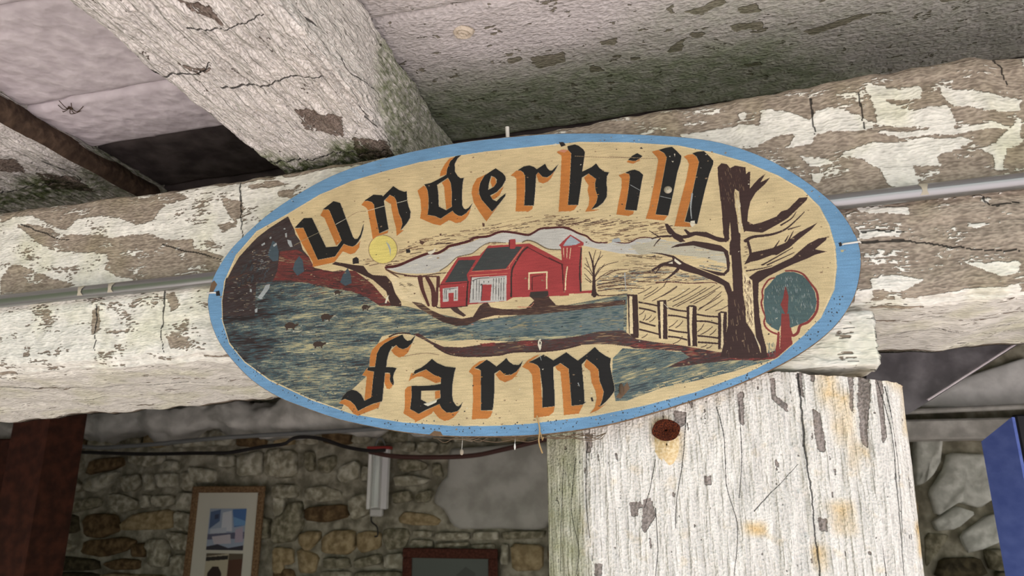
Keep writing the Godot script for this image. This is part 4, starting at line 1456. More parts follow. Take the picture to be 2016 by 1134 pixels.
func dry_brush(inks: Array, n_seed: int, slope: float, dark_left: float, list: Array) -> void:
	# a scumbled passage: stretched noise picks the colour, as a half-loaded brush would leave it
	var p := canvas(list)
	var a := FastNoiseLite.new()
	a.seed = n_seed
	a.frequency = 0.011
	a.fractal_octaves = 5
	var f := FastNoiseLite.new()
	f.seed = n_seed + 1
	f.frequency = 0.22
	f.fractal_octaves = 2
	var n := inks.size()
	var y0 := TH
	var y1 := 0
	for q in p:
		y0 = mini(y0, int(q.y))
		y1 = maxi(y1, int(q.y))
	for y in range(maxi(y0, 0), mini(y1, TH - 1)):
		var xs := PackedFloat32Array()
		for i in p.size():
			var s := p[i]
			var e := p[(i + 1) % p.size()]
			if (s.y <= y + 0.5) != (e.y <= y + 0.5):
				xs.append(s.x + (y + 0.5 - s.y) / (e.y - s.y) * (e.x - s.x))
		xs.sort()
		for k in range(0, xs.size() - 1, 2):
			for x in range(int(xs[k]), int(xs[k + 1])):
				var yy := y - x * slope
				var v := 0.61 + 0.5 * a.get_noise_2d(x * 0.3, yy * 2.2) + 0.5 * f.get_noise_2d(x * 0.08, yy)
				if dark_left > 0:
					v -= clampf((dark_left - x - 0.25 * absf(y - 520.0)) / 340.0, 0.0, 0.4)
				v = clampf(v, 0.0, 0.999) * (n - 1)
				var i0 := int(v)
				var c: Color = INK[inks[i0]]
				art.set_pixel(x, y, c.lerp(INK[inks[i0 + 1]], v - i0))


func halo(ink: String, list: Array, w: float) -> void:
	var p := canvas(list)
	for i in p.size():
		scan(art, ribbon(PackedVector2Array([p[i], p[(i + 1) % p.size()]]), w * K, w * K), INK[ink])


func amber_tips() -> void:
	# yellower dabs where the orange thins out at the feet of the letters
	for l in lettering():
		for s in l[2]:
			var p := pairs(s)
			var low := -1e9
			for q in p:
				low = maxf(low, q.y)
			for k in 14:
				var q := p[rng.randi() % p.size()]
				if low - q.y < 5.0:
					streaks(["amber", "orange"], 3, 3, 7, 1.0, -12, s)


func sun_disc() -> Array:
	var r := []
	for k in 20:
		r.append(-151.7 + 12.2 * cos(TAU * k / 20))
		r.append(-47.7 + 12.2 * sin(TAU * k / 20))
	return r


func age() -> void:
	# horizontal brush marks and a mottled grime over everything
	var d := art.get_data()
	var g := speckle(TW, TH, 91, 0.16, 3, 10, 1)
	var f := speckle(TW, TH, 92, 0.3, 2)
	var b := speckle(TW, TH, 93, 0.006, 4)
	var j := 0
	for i in TW * TH:
		var v := 1.0 + (g[i] - 128) * 0.0006 + (f[i] - 128) * 0.0007 + (b[i] - 128) * 0.0005
		d[j] = clampi(int(d[j] * v), 0, 255)
		d[j + 1] = clampi(int(d[j + 1] * v), 0, 255)
		d[j + 2] = clampi(int(d[j + 2] * v), 0, 255)
		j += 3
	art = Image.create_from_data(TW, TH, false, Image.FORMAT_RGB8, d)


func weather() -> void:
	flecks(["ink", "dust", "pale", "umber", "dust"], 420, 1.9)
	flecks(["dust"], 160, 3.0)
	# fly spots thicker on the lower rim
	for k in 260:
		var a := rng.randf_range(0.08, 0.92) * PI
		var q := Vector2(TW / 2 + cos(a) * 0.372 * 2500 + rng.randf_range(-14, 14), TH / 2 + sin(a) * 0.170 * 2500 + rng.randf_range(-14, 14))
		var s := rng.randf_range(0.8, 2.6)
		scan(art, PackedVector2Array([q + Vector2(-s, 0), q + Vector2(0, -s), q + Vector2(s, 0), q + Vector2(0, s)]), INK.ink.lerp(INK.steel, rng.randf() * 0.6))
	stroke("straw_dim", 0.44, 0.53, [-271.3, -62.3, -255.2, -69.6, -238.6, -76.4, -225, -81.4])
	stroke("pale", 0.44, 0.44, [-216.1, -85.4, -202.6, -92])
	stroke("dust", 0.53, 0.44, [-201.2, -93.1, -189.3, -99.2, -176.1, -100.1])
	stroke("pale", 0.53, 0.7, [-176.1, -99.9, -164.1, -102, -152.1, -104.5])
	stroke("pale", 0.44, 0.7, [-136.2, -106.8, -122.9, -109.2])
	stroke("fog", 0.44, 0.44, [149.4, -103.4, 160.2, -95.4])
	stroke("fog", 0.44, 0.44, [182.4, -86, 194.5, -81.8])
	stroke("dust", 0.35, 0.35, [127.3, -142.1, 162.4, -135.9, 183.1, -133.2])
	stroke("dust", 0.35, 0.35, [86.5, -146.5, 124.2, -141, 150.7, -137.7])
	stroke("fog", 2.11, 0.88, [217.9, -85.6, 215.1, -69.3, 215.3, -55.5])
	fill("fog", [-148.2, -57.5, -143.7, -53.2, -141.4, -46.6, -141.7, -38.5, -143.5, -46.8])
	fill("pale", [213.5, -52.9, 218.5, -53.4, 218.6, -48.9, 215.5, -46, 213.2, -48.4])
	fill("pale", [-94, 141.3, -88.6, 140.1, -84.2, 138.5, -77.9, 137, -78.7, 140, -84.1, 142.4, -88.5, 144, -92.2, 142.6])
	fill("pale", [60.3, -164.9, 65, -165.9, 64.9, -163.4, 61.2, -163.3])
	fill("ink", [67.8, -167.1, 73.3, -166.5, 76, -162.2, 70.4, -160.8])
	fill("coral", [65.7, -155.3, 72.2, -157.1, 78.5, -154.9, 73.9, -152.4])
	fill("pale", [40.3, 73.1, 42.8, 76.3, 41.9, 83.2, 40.4, 86.2, 38.1, 79.9, 38.7, 74.5])
	fill("ink", [40.5, 75.4, 41.7, 77, 40.8, 79.7, 39.9, 77.7])
	fill("pale", [-94.2, -40.1, -87.4, -41.8, -84.7, -45.1, -85.1, -39.4, -89.6, -36.9, -93.6, -37.7])
	fill("ink", [-122, -45.6, -116.8, -45.2, -116.3, -40.6, -121.6, -40.7])
	fill("umber", [-105, -55.9, -100.4, -54.4, -98, -52.8, -101.4, -49.6, -104.3, -51.8])
	fill("umber", [-27, -72.1, -24.2, -70.7, -24.2, -66.7, -26.4, -66.9])
	fill("umber", [-79.9, -62, -77.7, -62.4, -77.4, -59.5, -79.7, -59.7])
	fill("ink", [162.6, -148.1, 164.5, -150.1, 166.5, -147.4])
	fill("ink", [95.1, 140, 97.2, 139.6, 98.3, 143.8, 96.2, 144.1])
	fill("ink", [-190.9, -38.7, -186.2, -40.7, -183.1, -38.1, -182.1, -32.2, -190.4, -31.6])
	fill("pale", [201.1, -137.1, 202.8, -136.9, 201.7, -133.1])
	fill("pale", [197.9, -128.3, 200.4, -127.8, 199.1, -126.2])
	fill("pale", [195.3, -134.8, 197, -134.6, 196.5, -133.2])
	fill("pale", [42.3, 106.9, 44.5, 106.6, 43.6, 108.2])
	stroke("fog", 0.7, 0.35, [40.4, 90.6, 42, 97.1])
	stroke("fog", 1.23, 0.7, [82, 123.5, 83.5, 127.3])
	fill("fog", [125.9, -38.7, 134.1, -39.7, 135.9, -34.7, 125.7, -35.2])
	stroke("pale", 0.84, 0.42, [139.4, -21.4, 156.3, -18])
	stroke("fog", 1.46, 0.63, [138.3, 2.1, 138.3, 21.1])
	fill("rimwood", [353.3, -79.1, 355.2, -79.4, 362, -74, 359.8, -71, 355.2, -71.4, 353.3, -74.8])
	fill("ink", [354.1, -77.9, 358.5, -75.9, 358.2, -72.8, 354.6, -73.6])
	stroke("rimwood", 1.05, 1.67, [361.9, -72.9, 367.5, -58.7, 375.7, -43.3, 381.4, -24.3])
	stroke("rimwood", 0.63, 0.84, [312.8, -114.7, 316.1, -109.4, 322.6, -108.2])
	fill("rimwood", [-385.5, -17, -379, -23.4, -374, -17.6, -378.6, -7.9, -384, -4.9])
	fill("rimwood", [-86.4, 175.8, -80.6, 171.4, -72.9, 172.7, -70.4, 177.2])
	fill("straw", [365, -7.8, 368.6, -7.5, 367.8, -5, 365.1, -5.2])
	fill("ink", [364.1, -15.5, 366.9, -16.3, 367.3, -12.2, 364.5, -11.4])
	fill("ink", [-375, -8.3, -370.1, -9.3, -367.9, -2.5, -373.6, -2.2])
	fill("rimwood", [135.1, 124.4, 137.5, 131.6, 127.3, 142.1, 122, 140.3])


func brushwork() -> void:
	streaks(["umber", "dust", "tan_dark", "earth"], 760, 5, 30, 1.2, -5, [-193.6, -37.1, -147.3, -38.3, -102.5, -57.6, -26.5, -67.6, 41.3, -76.5, 124.1, -64.3, 191.8, -52.3, 196.6, -41, 151.3, -32.5, 117.1, -36.4, 82.7, -55.3, 41, -58.7, 4.4, -44, -57.6, -42.5, -82.7, -36.7, -120.8, -26.7, -173.1, -27.8])
	streaks(["umber"], 40, 4, 10, 1, -3, [59.2, -69, 89.5, -66.4, 89.3, -58.4, 59.1, -60.9])
	fill("snow", [-146.6, -22.6, -123.6, -26.7, -108.9, -32.5, -95.3, -36.7, -78.2, -36.3, -64.8, -44.1, -44.6, -47.1, -28, -52.7, -0.3, -57.3, 16.1, -54.2, 28, -51.2, 43.2, -57.7, 68.8, -57.2, 76.8, -55.4, 76.1, -29.4, 66.1, -30.7, 51.3, -33.5, 37.5, -42.4, 27.9, -45.4, 21.4, -43.1, -0.4, -44.8, -16.9, -46.1, -27.9, -41.9, -38.9, -34.8, -50, -32.2, -57.8, -30.5, -68.9, -21.1, -77.7, -15, -84.4, -13.2, -106, -13.5, -129, -16.3, -139.6, -20.4])
	fill("snow", [53, -58.5, 70.1, -57.7, 79.5, -53, 95, -43.9, 105.1, -36.5, 120.5, -33.7, 127.8, -35.8, 144, -32.7, 154.3, -37, 169.4, -36.6, 186.2, -32.8, 175.7, -24, 155.4, -18.6, 135.3, -20.8, 115.1, -26.5, 97.7, -32.2, 92.6, -33.7, 52.6, -33.4])
	fill("haze", [145.8, -29.5, 176.3, -33.6, 205.7, -28.6, 230.6, -21.9, 248.4, -16.3, 248.6, -0.7, 237.9, -4.6, 223.8, -9.8, 194.9, -15.1, 170.4, -18, 155.3, -18])
	streaks(["snow", "haze", "cream"], 70, 8, 30, 1, 6, [120.5, -33.7, 169.4, -35.3, 205.7, -28.1, 246.4, -14.4, 247.9, 1.3, 223.5, -4.6, 194.8, -13, 155.3, -18, 135.5, -24.9])
	streaks(["snow", "pale"], 60, 6, 24, 1, -14, [-135, -21.2, -95.2, -35.6, -44.6, -45.4, -0.3, -55.6, 16, -52, -22.4, -46, -55.6, -31.5, -77.7, -16.1, -111.7, -15.1])
	stroke("maroon", 3.56, 2.3, [-146.7, -24.4, -131.7, -25.6, -108.9, -33.7, -93, -38.3, -82.8, -37.5, -73.8, -41.4, -67.1, -45.5, -55.8, -47.4, -44.7, -49.4, -35.8, -53.3, -19.1, -54.2, -8, -57.9, 0.8, -58.3, 13.9, -55.5, 28, -51.9, 34.5, -53.9, 43.2, -58.2, 53.9, -58.5, 68.8, -58, 76.8, -56.2])
	stroke("maroon", 2.51, 1.46, [70.1, -57.9, 79.5, -54.1, 87.8, -49, 97.1, -44.9, 102.1, -39.5, 109.3, -35.9, 120.6, -35.3])
	stroke("maroon", 1.26, 1.05, [127.8, -35.8, 135.9, -33.6, 145, -33.1, 154.4, -37.5, 161.5, -38.3, 170.4, -36.8])
	stroke("olive", 1.26, 0.84, [-78.8, -15.1, -68.9, -21.1, -57.8, -30.5, -50, -32.2, -38.9, -34.2, -27.9, -41.9, -16.9, -46.1, 1.8, -44.1])
	stroke("olive", 1.46, 1.26, [21.4, -43.1, 27.9, -45.2, 37.5, -41.8, 51.3, -33, 67.1, -30.7])
	stroke("umber", 1.67, 1.05, [-146.6, -22.1, -135.9, -16.7, -123.1, -13.6, -105.9, -10.1, -79.9, -12.3, -66.4, -12])
	stroke("umber", 2.09, 1.05, [-146.6, -22.1, -139.4, -17, -128.7, -10])
	fill("cream_light", [-144.1, -17.3, -128.7, -9.4, -104.7, -8.9, -102.3, 12.5, -94.6, 25.1, -110.4, 22, -124.2, 17.9, -135, 6, -138.9, -5.6])
	streaks(["olive", "cream"], 26, 4, 14, 1, 35, [-134.5, -10.9, -104.6, -6.7, -103, 8, -116.3, 16.1, -124.5, 10])
	stroke("tree_red", 6.28, 2.72, [-103, -8.8, -99.7, 6, -91.2, 26.4])
	stroke("tree_red", 4.18, 6.28, [-94.4, -8.2, -86.7, 6.8, -84.5, 25.7])
	stroke("tree_red", 4.18, 5.23, [-80.3, -7.3, -80.5, 9.4, -82.9, 25.8])
	stroke("tree_red", 1.67, 1.67, [-123.1, -12.4, -102.4, -9.9, -82, -8.5, -78.6, -6.1])
	streaks(["umber", "dust", "olive", "steel"], 200, 8, 44, 1, -2, [107, -2.2, 134.4, -2.4, 184.1, 1, 222.1, 13, 231.3, 17.7, 183.2, 15.6, 158.4, 18.2, 138.2, 23.2, 109.1, 21.3, 106.3, 14.8])
	streaks(["dust", "olive", "cream_light"], 110, 8, 34, 1, 4, [133.2, -20.8, 155.3, -18, 188.9, -13.4, 203.8, -1.8, 184.1, 1, 139.4, -1, 134.9, -12])
	streaks(["steel", "dust"], 40, 10, 30, 1, 10, [215.6, -3, 247.8, 2.4, 241.7, 7.1, 221.1, 1.5])
	streaks(["steel", "cream"], 46, 8, 22, 1, 12, [191.7, 4.7, 222.1, 13, 216.1, 16.7, 193.1, 13.1])
	streaks(["steel"], 26, 8, 22, 1, -8, [124, 5.4, 154.5, -1, 164.1, 3.9, 133.7, 12.4])
	stroke("umber", 1.26, 0.63, [118, 2.8, 130.4, -1.7, 144.5, -1.7])
	stroke("umber", 1.26, 0.63, [112.7, 8.9, 123.8, 9.6, 150, 7.1])
	stroke("umber", 1.26, 0.63, [106.3, 14.8, 128.8, 11, 149.8, 11.3])
	stroke("umber", 1.26, 0.63, [107.3, 17.5, 133.6, 16, 153.4, 18.4])
	stroke("umber", 1.26, 0.63, [107.1, 21.2, 133.4, 19.7, 159.2, 21.4])
	stroke("umber", 1.26, 0.63, [144.2, 3.5, 170.1, 4.3, 183.7, 6.2])
	stroke("maroon", 1.05, 0.84, [171.4, 15.9, 188, 15.9, 207.3, 18.7, 231.2, 19.3, 236.8, 21.4])
	stroke("umber", 1.26, 0.84, [106.9, 26.5, 123, 27.4, 140.1, 26.2])
	stroke("bark", 0.84, 0.63, [151.5, 27.3, 159.7, 24.2, 166.7, 20])
	stroke("bark", 0.84, 0.63, [158.2, 30.1, 166.7, 26.1, 174, 20.9])
	stroke("bark", 0.84, 0.63, [157, 33.9, 169.6, 27.4, 180.9, 19.8])
	stroke("bark", 0.84, 0.63, [166.2, 36.5, 180.7, 29.4, 194, 21.2])
	stroke("bark", 0.84, 0.63, [176.3, 32, 185.9, 27.4, 194.5, 21.7])
	stroke("bark", 0.84, 0.63, [182.8, 37.5, 195.9, 31.4, 207.8, 24.1])
	stroke("bark", 0.84, 0.63, [188.5, 38.3, 204.6, 30.9, 219.5, 22.3])
	stroke("bark", 0.84, 0.63, [187.7, 43.9, 206.9, 34.8, 225.1, 24.7])
	stroke("bark", 0.84, 0.63, [192, 44.2, 213.5, 34, 233.8, 22.7])
	stroke("bark", 0.84, 0.63, [206.7, 40.9, 224.1, 33.1, 240.3, 24.2])
	stroke("bark", 0.84, 0.63, [210.4, 42.2, 222.9, 36.1, 234.3, 28.9])
	stroke("bark", 0.84, 0.63, [214.6, 49.5, 228.2, 40.5, 240.8, 30.3])
	stroke("bark", 0.84, 0.63, [215.7, 47.6, 228.1, 41.7, 239.5, 34.8])
	stroke("bark", 0.84, 0.63, [221.7, 50.4, 232.3, 45.2, 242, 39])
	stroke("bark", 0.84, 0.63, [232.5, 51.5, 239.5, 49.4, 245.6, 46.3])
	stroke("bark", 0.84, 0.63, [151.7, 51.1, 155.3, 49.2, 157.8, 46.3])
	stroke("bark", 0.84, 0.63, [155.3, 57.4, 157.5, 55, 158.5, 51.4])
	stroke("bark", 0.84, 0.63, [158.2, 57.5, 162.1, 55.5, 164.8, 52.3])
	stroke("bark", 0.84, 0.63, [162, 59.8, 166.1, 57.5, 169.1, 54.1])
	stroke("bark", 0.84, 0.63, [182.4, 66.9, 187.9, 63.7, 192.5, 59.4])
	stroke("bark", 0.84, 0.63, [189.5, 67.8, 194.4, 64.5, 198.1, 60.2])
	stroke("bark", 0.84, 0.63, [211.9, 73.4, 216.3, 69.6, 219.6, 64.8])
	stroke("bark", 0.84, 0.63, [215, 76.5, 222.2, 72.9, 228.3, 68.3])
	stroke("bark", 0.84, 0.63, [224.3, 77.5, 228.6, 74.7, 231.9, 70.9])
	stroke("bark", 0.84, 0.63, [152.8, 77, 156.6, 75.4, 159.3, 72.8])
	stroke("bark", 0.84, 0.63, [185.5, 85, 190.5, 83.3, 194.4, 80.5])
	stroke("bark", 0.84, 0.63, [214.4, 90.3, 218.4, 89.2, 221.2, 87.2])
	stroke("bark", 0.84, 0.63, [220, 91.5, 223.4, 90.7, 225.8, 88.8])
	fill("meadow", [-365, 9.6, -362.7, -26.3, -323.1, -22.3, -280.9, -20.8, -225.6, -13.2, -184.9, -1.5, -144.6, 21.2, -118.9, 25.8, -87.2, 35, -37.8, 48, 10, 44.6, 62.8, 36.9, 139.9, 26.3, 136.4, 75.5, 90.3, 75.6, 50.5, 76, 4, 73.8, -37.6, 69.5, -67.9, 70.4, -98.8, 64.1, -124, 56.8, -147.9, 60.5, -157.9, 78.3, -161, 104, -182.7, 122.8, -194, 144.7, -234.7, 130.6, -289.7, 105.9, -326, 82.2, -348, 58.5, -361.1, 30.7])
	dry_brush(["ink", "night", "slate", "teal_dark", "teal", "slate", "sage", "teal", "straw_dim", "sage", "straw", "straw"], 51, -0.03, 400, [-365, 9.6, -362.6, -25, -322.9, -21, -280.8, -19.5, -225.5, -10.6, -184.8, -0.2, -144.6, 22.4, -118.9, 27, -87.2, 36.2, -37.8, 49.2, 10, 45.8, 62.8, 38.1, 139.8, 27.4, 136.4, 75.5, 90.3, 75.6, 50.5, 76, 4, 73.8, -37.6, 69.5, -67.9, 70.4, -98.8, 64.1, -124, 56.8, -147.9, 60.5, -157.9, 78.3, -161, 104, -182.7, 122.8, -194, 144.7, -234.7, 130.6, -289.7, 105.9, -326, 82.2, -348, 58.5, -361.1, 30.7])
	streaks(["night", "ink", "slate"], 120, 4, 24, 0.6, -8, [-364.5, 13.5, -362.8, -27, -346.6, -42.8, -309.4, -26.7, -280.4, -14.8, -303, 39, -337.1, 43.6, -312.9, 76.5, -269.6, 106, -241.8, 123.2, -268.7, 116.3, -311.1, 94, -345.8, 59.9, -360.8, 33.4])
	streaks(["straw", "pale", "straw_dim"], 70, 8, 36, 0.6, -2, [-224.8, -1.5, -157.5, 21.7, -87, 41.1, -92.8, 56, -182.1, 45.3, -272.1, 78.2, -300.1, 67.6, -248.4, 41.8, -277.8, 14.7])
	streaks(["straw", "sage", "straw_dim"], 70, 8, 30, 1, 3, [-272.7, 72, -180.7, 70, -154.7, 77.2, -165.9, 106.8, -202.3, 135.1, -241.9, 122, -283.9, 96.3])
	dry_brush(["slate", "teal_dark", "teal", "sage", "steel", "teal", "straw_dim"], 71, -0.05, 0, [-56, 51.9, 10, 47, 62.7, 40.5, 135.7, 33, 133.9, 70.3, 62, 70.8, -19.7, 66.8])
	streaks(["coral"], 24, 8, 26, 0.7, -2, [-118.7, 31.4, -99.8, 32.5, -25.7, 53.4, 39.4, 46.2, 39.3, 51, -19.7, 56.7, -105.9, 37])
	dry_brush(["ink", "ink", "night", "night", "night", "slate", "night", "umber"], 121, -0.3, 0, [-283.5, -102.1, -291.4, -97.8, -308.3, -88.1, -323.8, -77.1, -335.4, -65.1, -346.9, -52.5, -353.8, -39.7, -359.5, -26.8, -362.3, -12.6, -363.8, -3.1, -364.3, 8.7, -362.5, 24.1, -317, 26.6, -319, -16.9, -239.5, -11.7, -241, -30.5, -249.5, -45.3, -258.9, -55.6, -263.6, -68, -270.6, -77.1, -272.4, -83.3, -278.3, -93.6, -282.1, -100.8])
	dry_brush(["ink", "night", "bark", "wine", "wine", "oxblood", "wine", "tree_red", "dust"], 111, 0.12, 0, [-290.1, -55.6, -266.4, -56.2, -249.5, -45.3, -241, -30.5, -217.5, -24.2, -187.6, -23.3, -163, -4.4, -147, 13.6, -135.1, 24.3, -152.3, 23.3, -167.9, 12.3, -192, 1.7, -216, -2.1, -246.8, -11, -271.6, -16.2, -296.6, -17.8, -291.4, -29.3])
	fill("bark", [-213.5, -36.2, -188, -30.3, -176, -28.3, -169.6, -19.7, -163.6, -15.9, -146, -13.5, -138.7, -5.1, -133.5, 8.8, -125.5, 20.4, -125.2, 26, -138.5, 24.1, -145.1, 5.8, -163.3, -10.1, -187.5, -22.7, -202.2, -29, -218.1, -33.6])
	fill("cream", [-234.9, -31.3, -214.4, -32.2, -199.6, -25.3, -206.6, -23.4, -229.8, -26.8])
	streaks(["wine", "night", "bark"], 120, 6, 22, 1, 14, [-243.4, -30.7, -211.6, -26.1, -187.5, -22.1, -157, -1.7, -144.5, 19.3, -167.9, 12.3, -216, -2.1, -259.1, -13, -284.5, -21.7])
	streaks(["pale"], 16, 6, 16, 0.5, 38, [-193.5, -23.7, -180.4, -21.6, -150.7, 10, -156.5, 8.5, -172.5, -7.3])
	fill("pale", [-146.2, 20.3, -144.7, 13.7, -141.4, 10.5, -142.9, 17.2, -144.4, 21])
	streaks(["night", "wine", "ink", "slate"], 220, 8, 34, 0.8, -2, [-366.1, -23.8, -280.4, -14.2, -225.3, -8, -144.8, 17.4, -131.6, 26.9, -183.8, 17.6, -251.2, 5.9, -320.9, -1, -362.4, 7.1])
	streaks(["straw", "pale"], 16, 8, 26, 0.6, 3, [-225, -4.1, -144.6, 22.4, -183.7, 18.9, -238, 2.9])
	fill("earth", [-112.2, 20.7, -100.3, 23, -88.3, 32, -69.8, 41.2, -50, 44.7, -37, 43, -29, 30.5, -20.9, 25.3, -16, 32.9, -1.6, 36.1, 25.4, 36.9, 35, 27.8, 28.7, 21.8, 30.4, 16.6, 50.9, 17.9, 52.3, 25.7, 59.9, 34.9, 83, 36.2, 137.6, 33.2, 137.3, 38.6, 82.8, 41.7, 36.3, 44.6, -11.2, 42.8, -27.3, 45.9, -43.4, 52.6, -56.4, 52.9, -72.9, 47.5, -88.1, 38.6, -101.8, 29.6])
	dry_brush(["ink", "bark", "earth", "bark", "umber", "earth", "dust"], 101, 0.02, 0, [-112.2, 20.7, -100.3, 23, -88.3, 32, -69.8, 41.2, -50, 44.7, -37, 43, -29, 30.5, -20.9, 25.3, -16, 32.9, -1.6, 36.1, 25.4, 36.9, 35, 27.8, 28.7, 21.8, 30.4, 16.6, 50.9, 17.9, 52.3, 25.7, 59.9, 34.9, 83, 36.2, 137.6, 33.2, 137.3, 38.6, 82.8, 41.7, 36.3, 44.6, -11.2, 42.8, -27.3, 45.9, -43.4, 52.6, -56.4, 52.9, -72.9, 47.5, -88.1, 38.6, -101.8, 29.6])
	fill("earth", [-67.7, 22.5, -61.9, 22.9, -53.5, 34, -45.2, 40.9, -48.4, 42.4, -60, 36, -65.9, 30])
	fill("earth", [-109.1, 60.3, -102.5, 59, -87.3, 69.4, -72.3, 76.5, -49.5, 78.3, -27.1, 76.2, -3.2, 74.9, 20.3, 73.7, 43.6, 74, 66.7, 73.6, 85, 71.4, 106.2, 67.8, 133, 67.6, 148.6, 79, 163, 81.9, 164, 88.7, 140.9, 86.2, 114.6, 81.9, 86.2, 81.4, 66.4, 85.8, 43.4, 87.1, 20.2, 86.1, -3.2, 88.9, -27, 89.5, -49.4, 88.5, -67.3, 83.8, -83.8, 74.3, -95.6, 67.4])
	dry_brush(["ink", "bark", "earth", "bark", "wine", "slate", "earth", "umber", "dust"], 81, -0.02, 0, [-109.1, 60.3, -102.5, 59, -87.3, 69.4, -72.3, 76.5, -49.5, 78.3, -27.1, 76.2, -3.2, 74.9, 20.3, 73.7, 43.6, 74, 66.7, 73.6, 85, 71.4, 106.2, 67.8, 133, 67.6, 148.6, 79, 163, 81.9, 164, 88.7, 140.9, 86.2, 114.6, 81.9, 86.2, 81.4, 66.4, 85.8, 43.4, 87.1, 20.2, 86.1, -3.2, 88.9, -27, 89.5, -49.4, 88.5, -67.3, 83.8, -83.8, 74.3, -95.6, 67.4])
	streaks(["wine", "oxblood"], 60, 8, 22, 1, -2, [14.1, 74.2, 35.9, 74.4, 35.8, 79.8, 14, 78.8])
	streaks(["wine", "oxblood"], 34, 6, 18, 1, -2, [-28.7, 74.5, -12.7, 74.5, -12.7, 78.4, -28.7, 77.7])
	stroke("bark", 1.26, 1.88, [-112.5, 59.3, -124.3, 57.9, -132.7, 59.1, -139.4, 62])
	stroke("bark", 1.57, 1.57, [-83.8, 74.7, -67.2, 84.6, -49.4, 88.5, -27, 89.5, -3.2, 88.9, 7.7, 86.3, 43.4, 87.1, 66.4, 85.5, 86.2, 81.4])
	stroke("dust", 0.94, 0.78, [-119.9, 85.8, -108.3, 84.1, -91.8, 83.2, -77, 85.8])
	fill("meadow", [121, 98.1, 132.2, 87.6, 147.7, 89.3, 165.2, 89.1, 188.7, 94.1, 201, 93.6, 230.5, 99.8, 257.7, 103.8, 284.5, 106.9, 260.5, 112.6, 247.4, 116.8, 205.3, 125.8, 172.2, 131.4, 133.4, 144.6, 121.9, 144.2, 119, 120.8])
	dry_brush(["slate", "teal_dark", "slate", "teal", "sage", "teal", "straw_dim", "straw"], 61, -0.2, 0, [121, 98.1, 132.2, 87.6, 147.7, 89.3, 165.2, 89.1, 188.7, 94.1, 201, 93.6, 230.5, 99.8, 257.7, 103.8, 284.5, 106.9, 260.5, 112.6, 247.4, 116.8, 205.3, 125.8, 172.2, 131.4, 133.4, 144.6, 121.9, 144.2, 119, 120.8])
	streaks(["cream", "straw"], 120, 8, 30, 1, -15, [191.7, 119.5, 247.8, 112.1, 261.5, 111.6, 210, 125, 152.9, 137.5, 133.4, 143.6, 143.4, 136.2])
	dry_brush(["ink", "bark", "earth", "wine", "slate", "bark", "oxblood", "dust"], 91, -0.08, 0, [131.8, 75.5, 148.3, 78.3, 165.6, 82.1, 189.2, 86.2, 201.4, 88.7, 230.8, 95.9, 258, 100, 280.7, 99.5, 295.6, 94.9, 294.7, 103.5, 275.6, 106.5, 248.4, 105.4, 220.6, 107.1, 192.4, 109.9, 178.2, 110.3, 192.8, 104, 202.4, 100.5, 193.5, 93.3, 165.1, 90, 143.9, 88.1, 131.5, 81.5])
	fill("oxblood", [237.8, 101.1, 257.9, 101, 280.7, 99.5, 290.8, 97.6, 294, 92.9, 303.8, 93.4, 299.3, 101.8, 284.6, 105.9, 266.6, 106.1, 248.5, 104.9])
	streaks(["wine", "earth"], 90, 8, 30, 1, -6, [237.8, 101.1, 257.9, 101, 280.7, 99.5, 293.6, 96.8, 295.2, 103.5, 266.5, 107.1])
	streaks(["oxblood"], 12, 4, 10, 1, 0, [148.1, 82.3, 155.9, 82.6, 155.5, 88.6, 147.8, 88.3])
	fill("spruce", [-301.6, -71, -296.1, -66.9, -292, -55.7, -291.5, -43.6, -298.9, -43, -306.6, -50.8, -305.5, -59.1])
	fill("spruce", [-263.2, -47.5, -257.7, -41.2, -254.7, -26.8, -263.5, -21.5, -270.4, -30.2, -268.7, -39.6])
	fill("spruce", [-196.7, -27.4, -192, -17.8, -190.2, -7.3, -198.3, -4.4, -205.7, -9.5, -202.7, -18.5])
	streaks(["spruce", "night", "teal_dark"], 90, 4, 14, 1, -60, [-330.1, -51.3, -303.9, -42.1, -302, -22.9, -334.2, -17.9, -346.5, -13.9, -342.7, -37.7])
	fill("fog", [-307, -75.1, -304.7, -76.8, -303.5, -74.8, -305.6, -73.2])
	fill("fog", [-317.7, -66.8, -312.9, -69.5, -312, -66.9, -316.2, -64.8])
	fill("fog", [-301, -64.9, -296.2, -67.5, -295.3, -65, -299.5, -62.3])
	fill("fog", [-288.4, -85.9, -286, -86.9, -285.2, -85, -287.4, -84.6])
	fill("fog", [-285.3, -79.5, -282.8, -79.9, -282.3, -73.7, -284.4, -73.9])
	fill("fog", [-281.4, -70.6, -276.2, -69, -273, -60.3, -276.7, -60.6, -280.3, -65.7])
	fill("fog", [-306, -12.5, -299.9, -13.3, -300.6, -7.5, -310.4, 6, -315.7, 3.3, -309.1, -5.6])
	fill("fog", [-317.9, 18.4, -314.4, 16.2, -313.8, 22.1, -316.9, 22.5])
	fill("fog", [-327, -9.1, -324.3, -7.8, -324.6, -4.3, -327.2, -5])
	streaks(["fog", "dust"], 70, 2, 7, 0.5, -5, [-329.9, -61, -305.5, -59.1, -303.2, -34.9, -325.6, -31.7])
	streaks(["fog", "dust", "straw_dim"], 80, 2, 8, 0.5, 5, [-358.2, -26.7, -335.7, -31.2, -314.7, -11.9, -306.1, 12.1, -330, 22.3, -356.5, 20.8])
	streaks(["straw", "pale"], 10, 5, 14, 0.6, -4, [-213.3, 4.3, -199.6, 1.7, -199.3, 7.5, -213.1, 7.2])
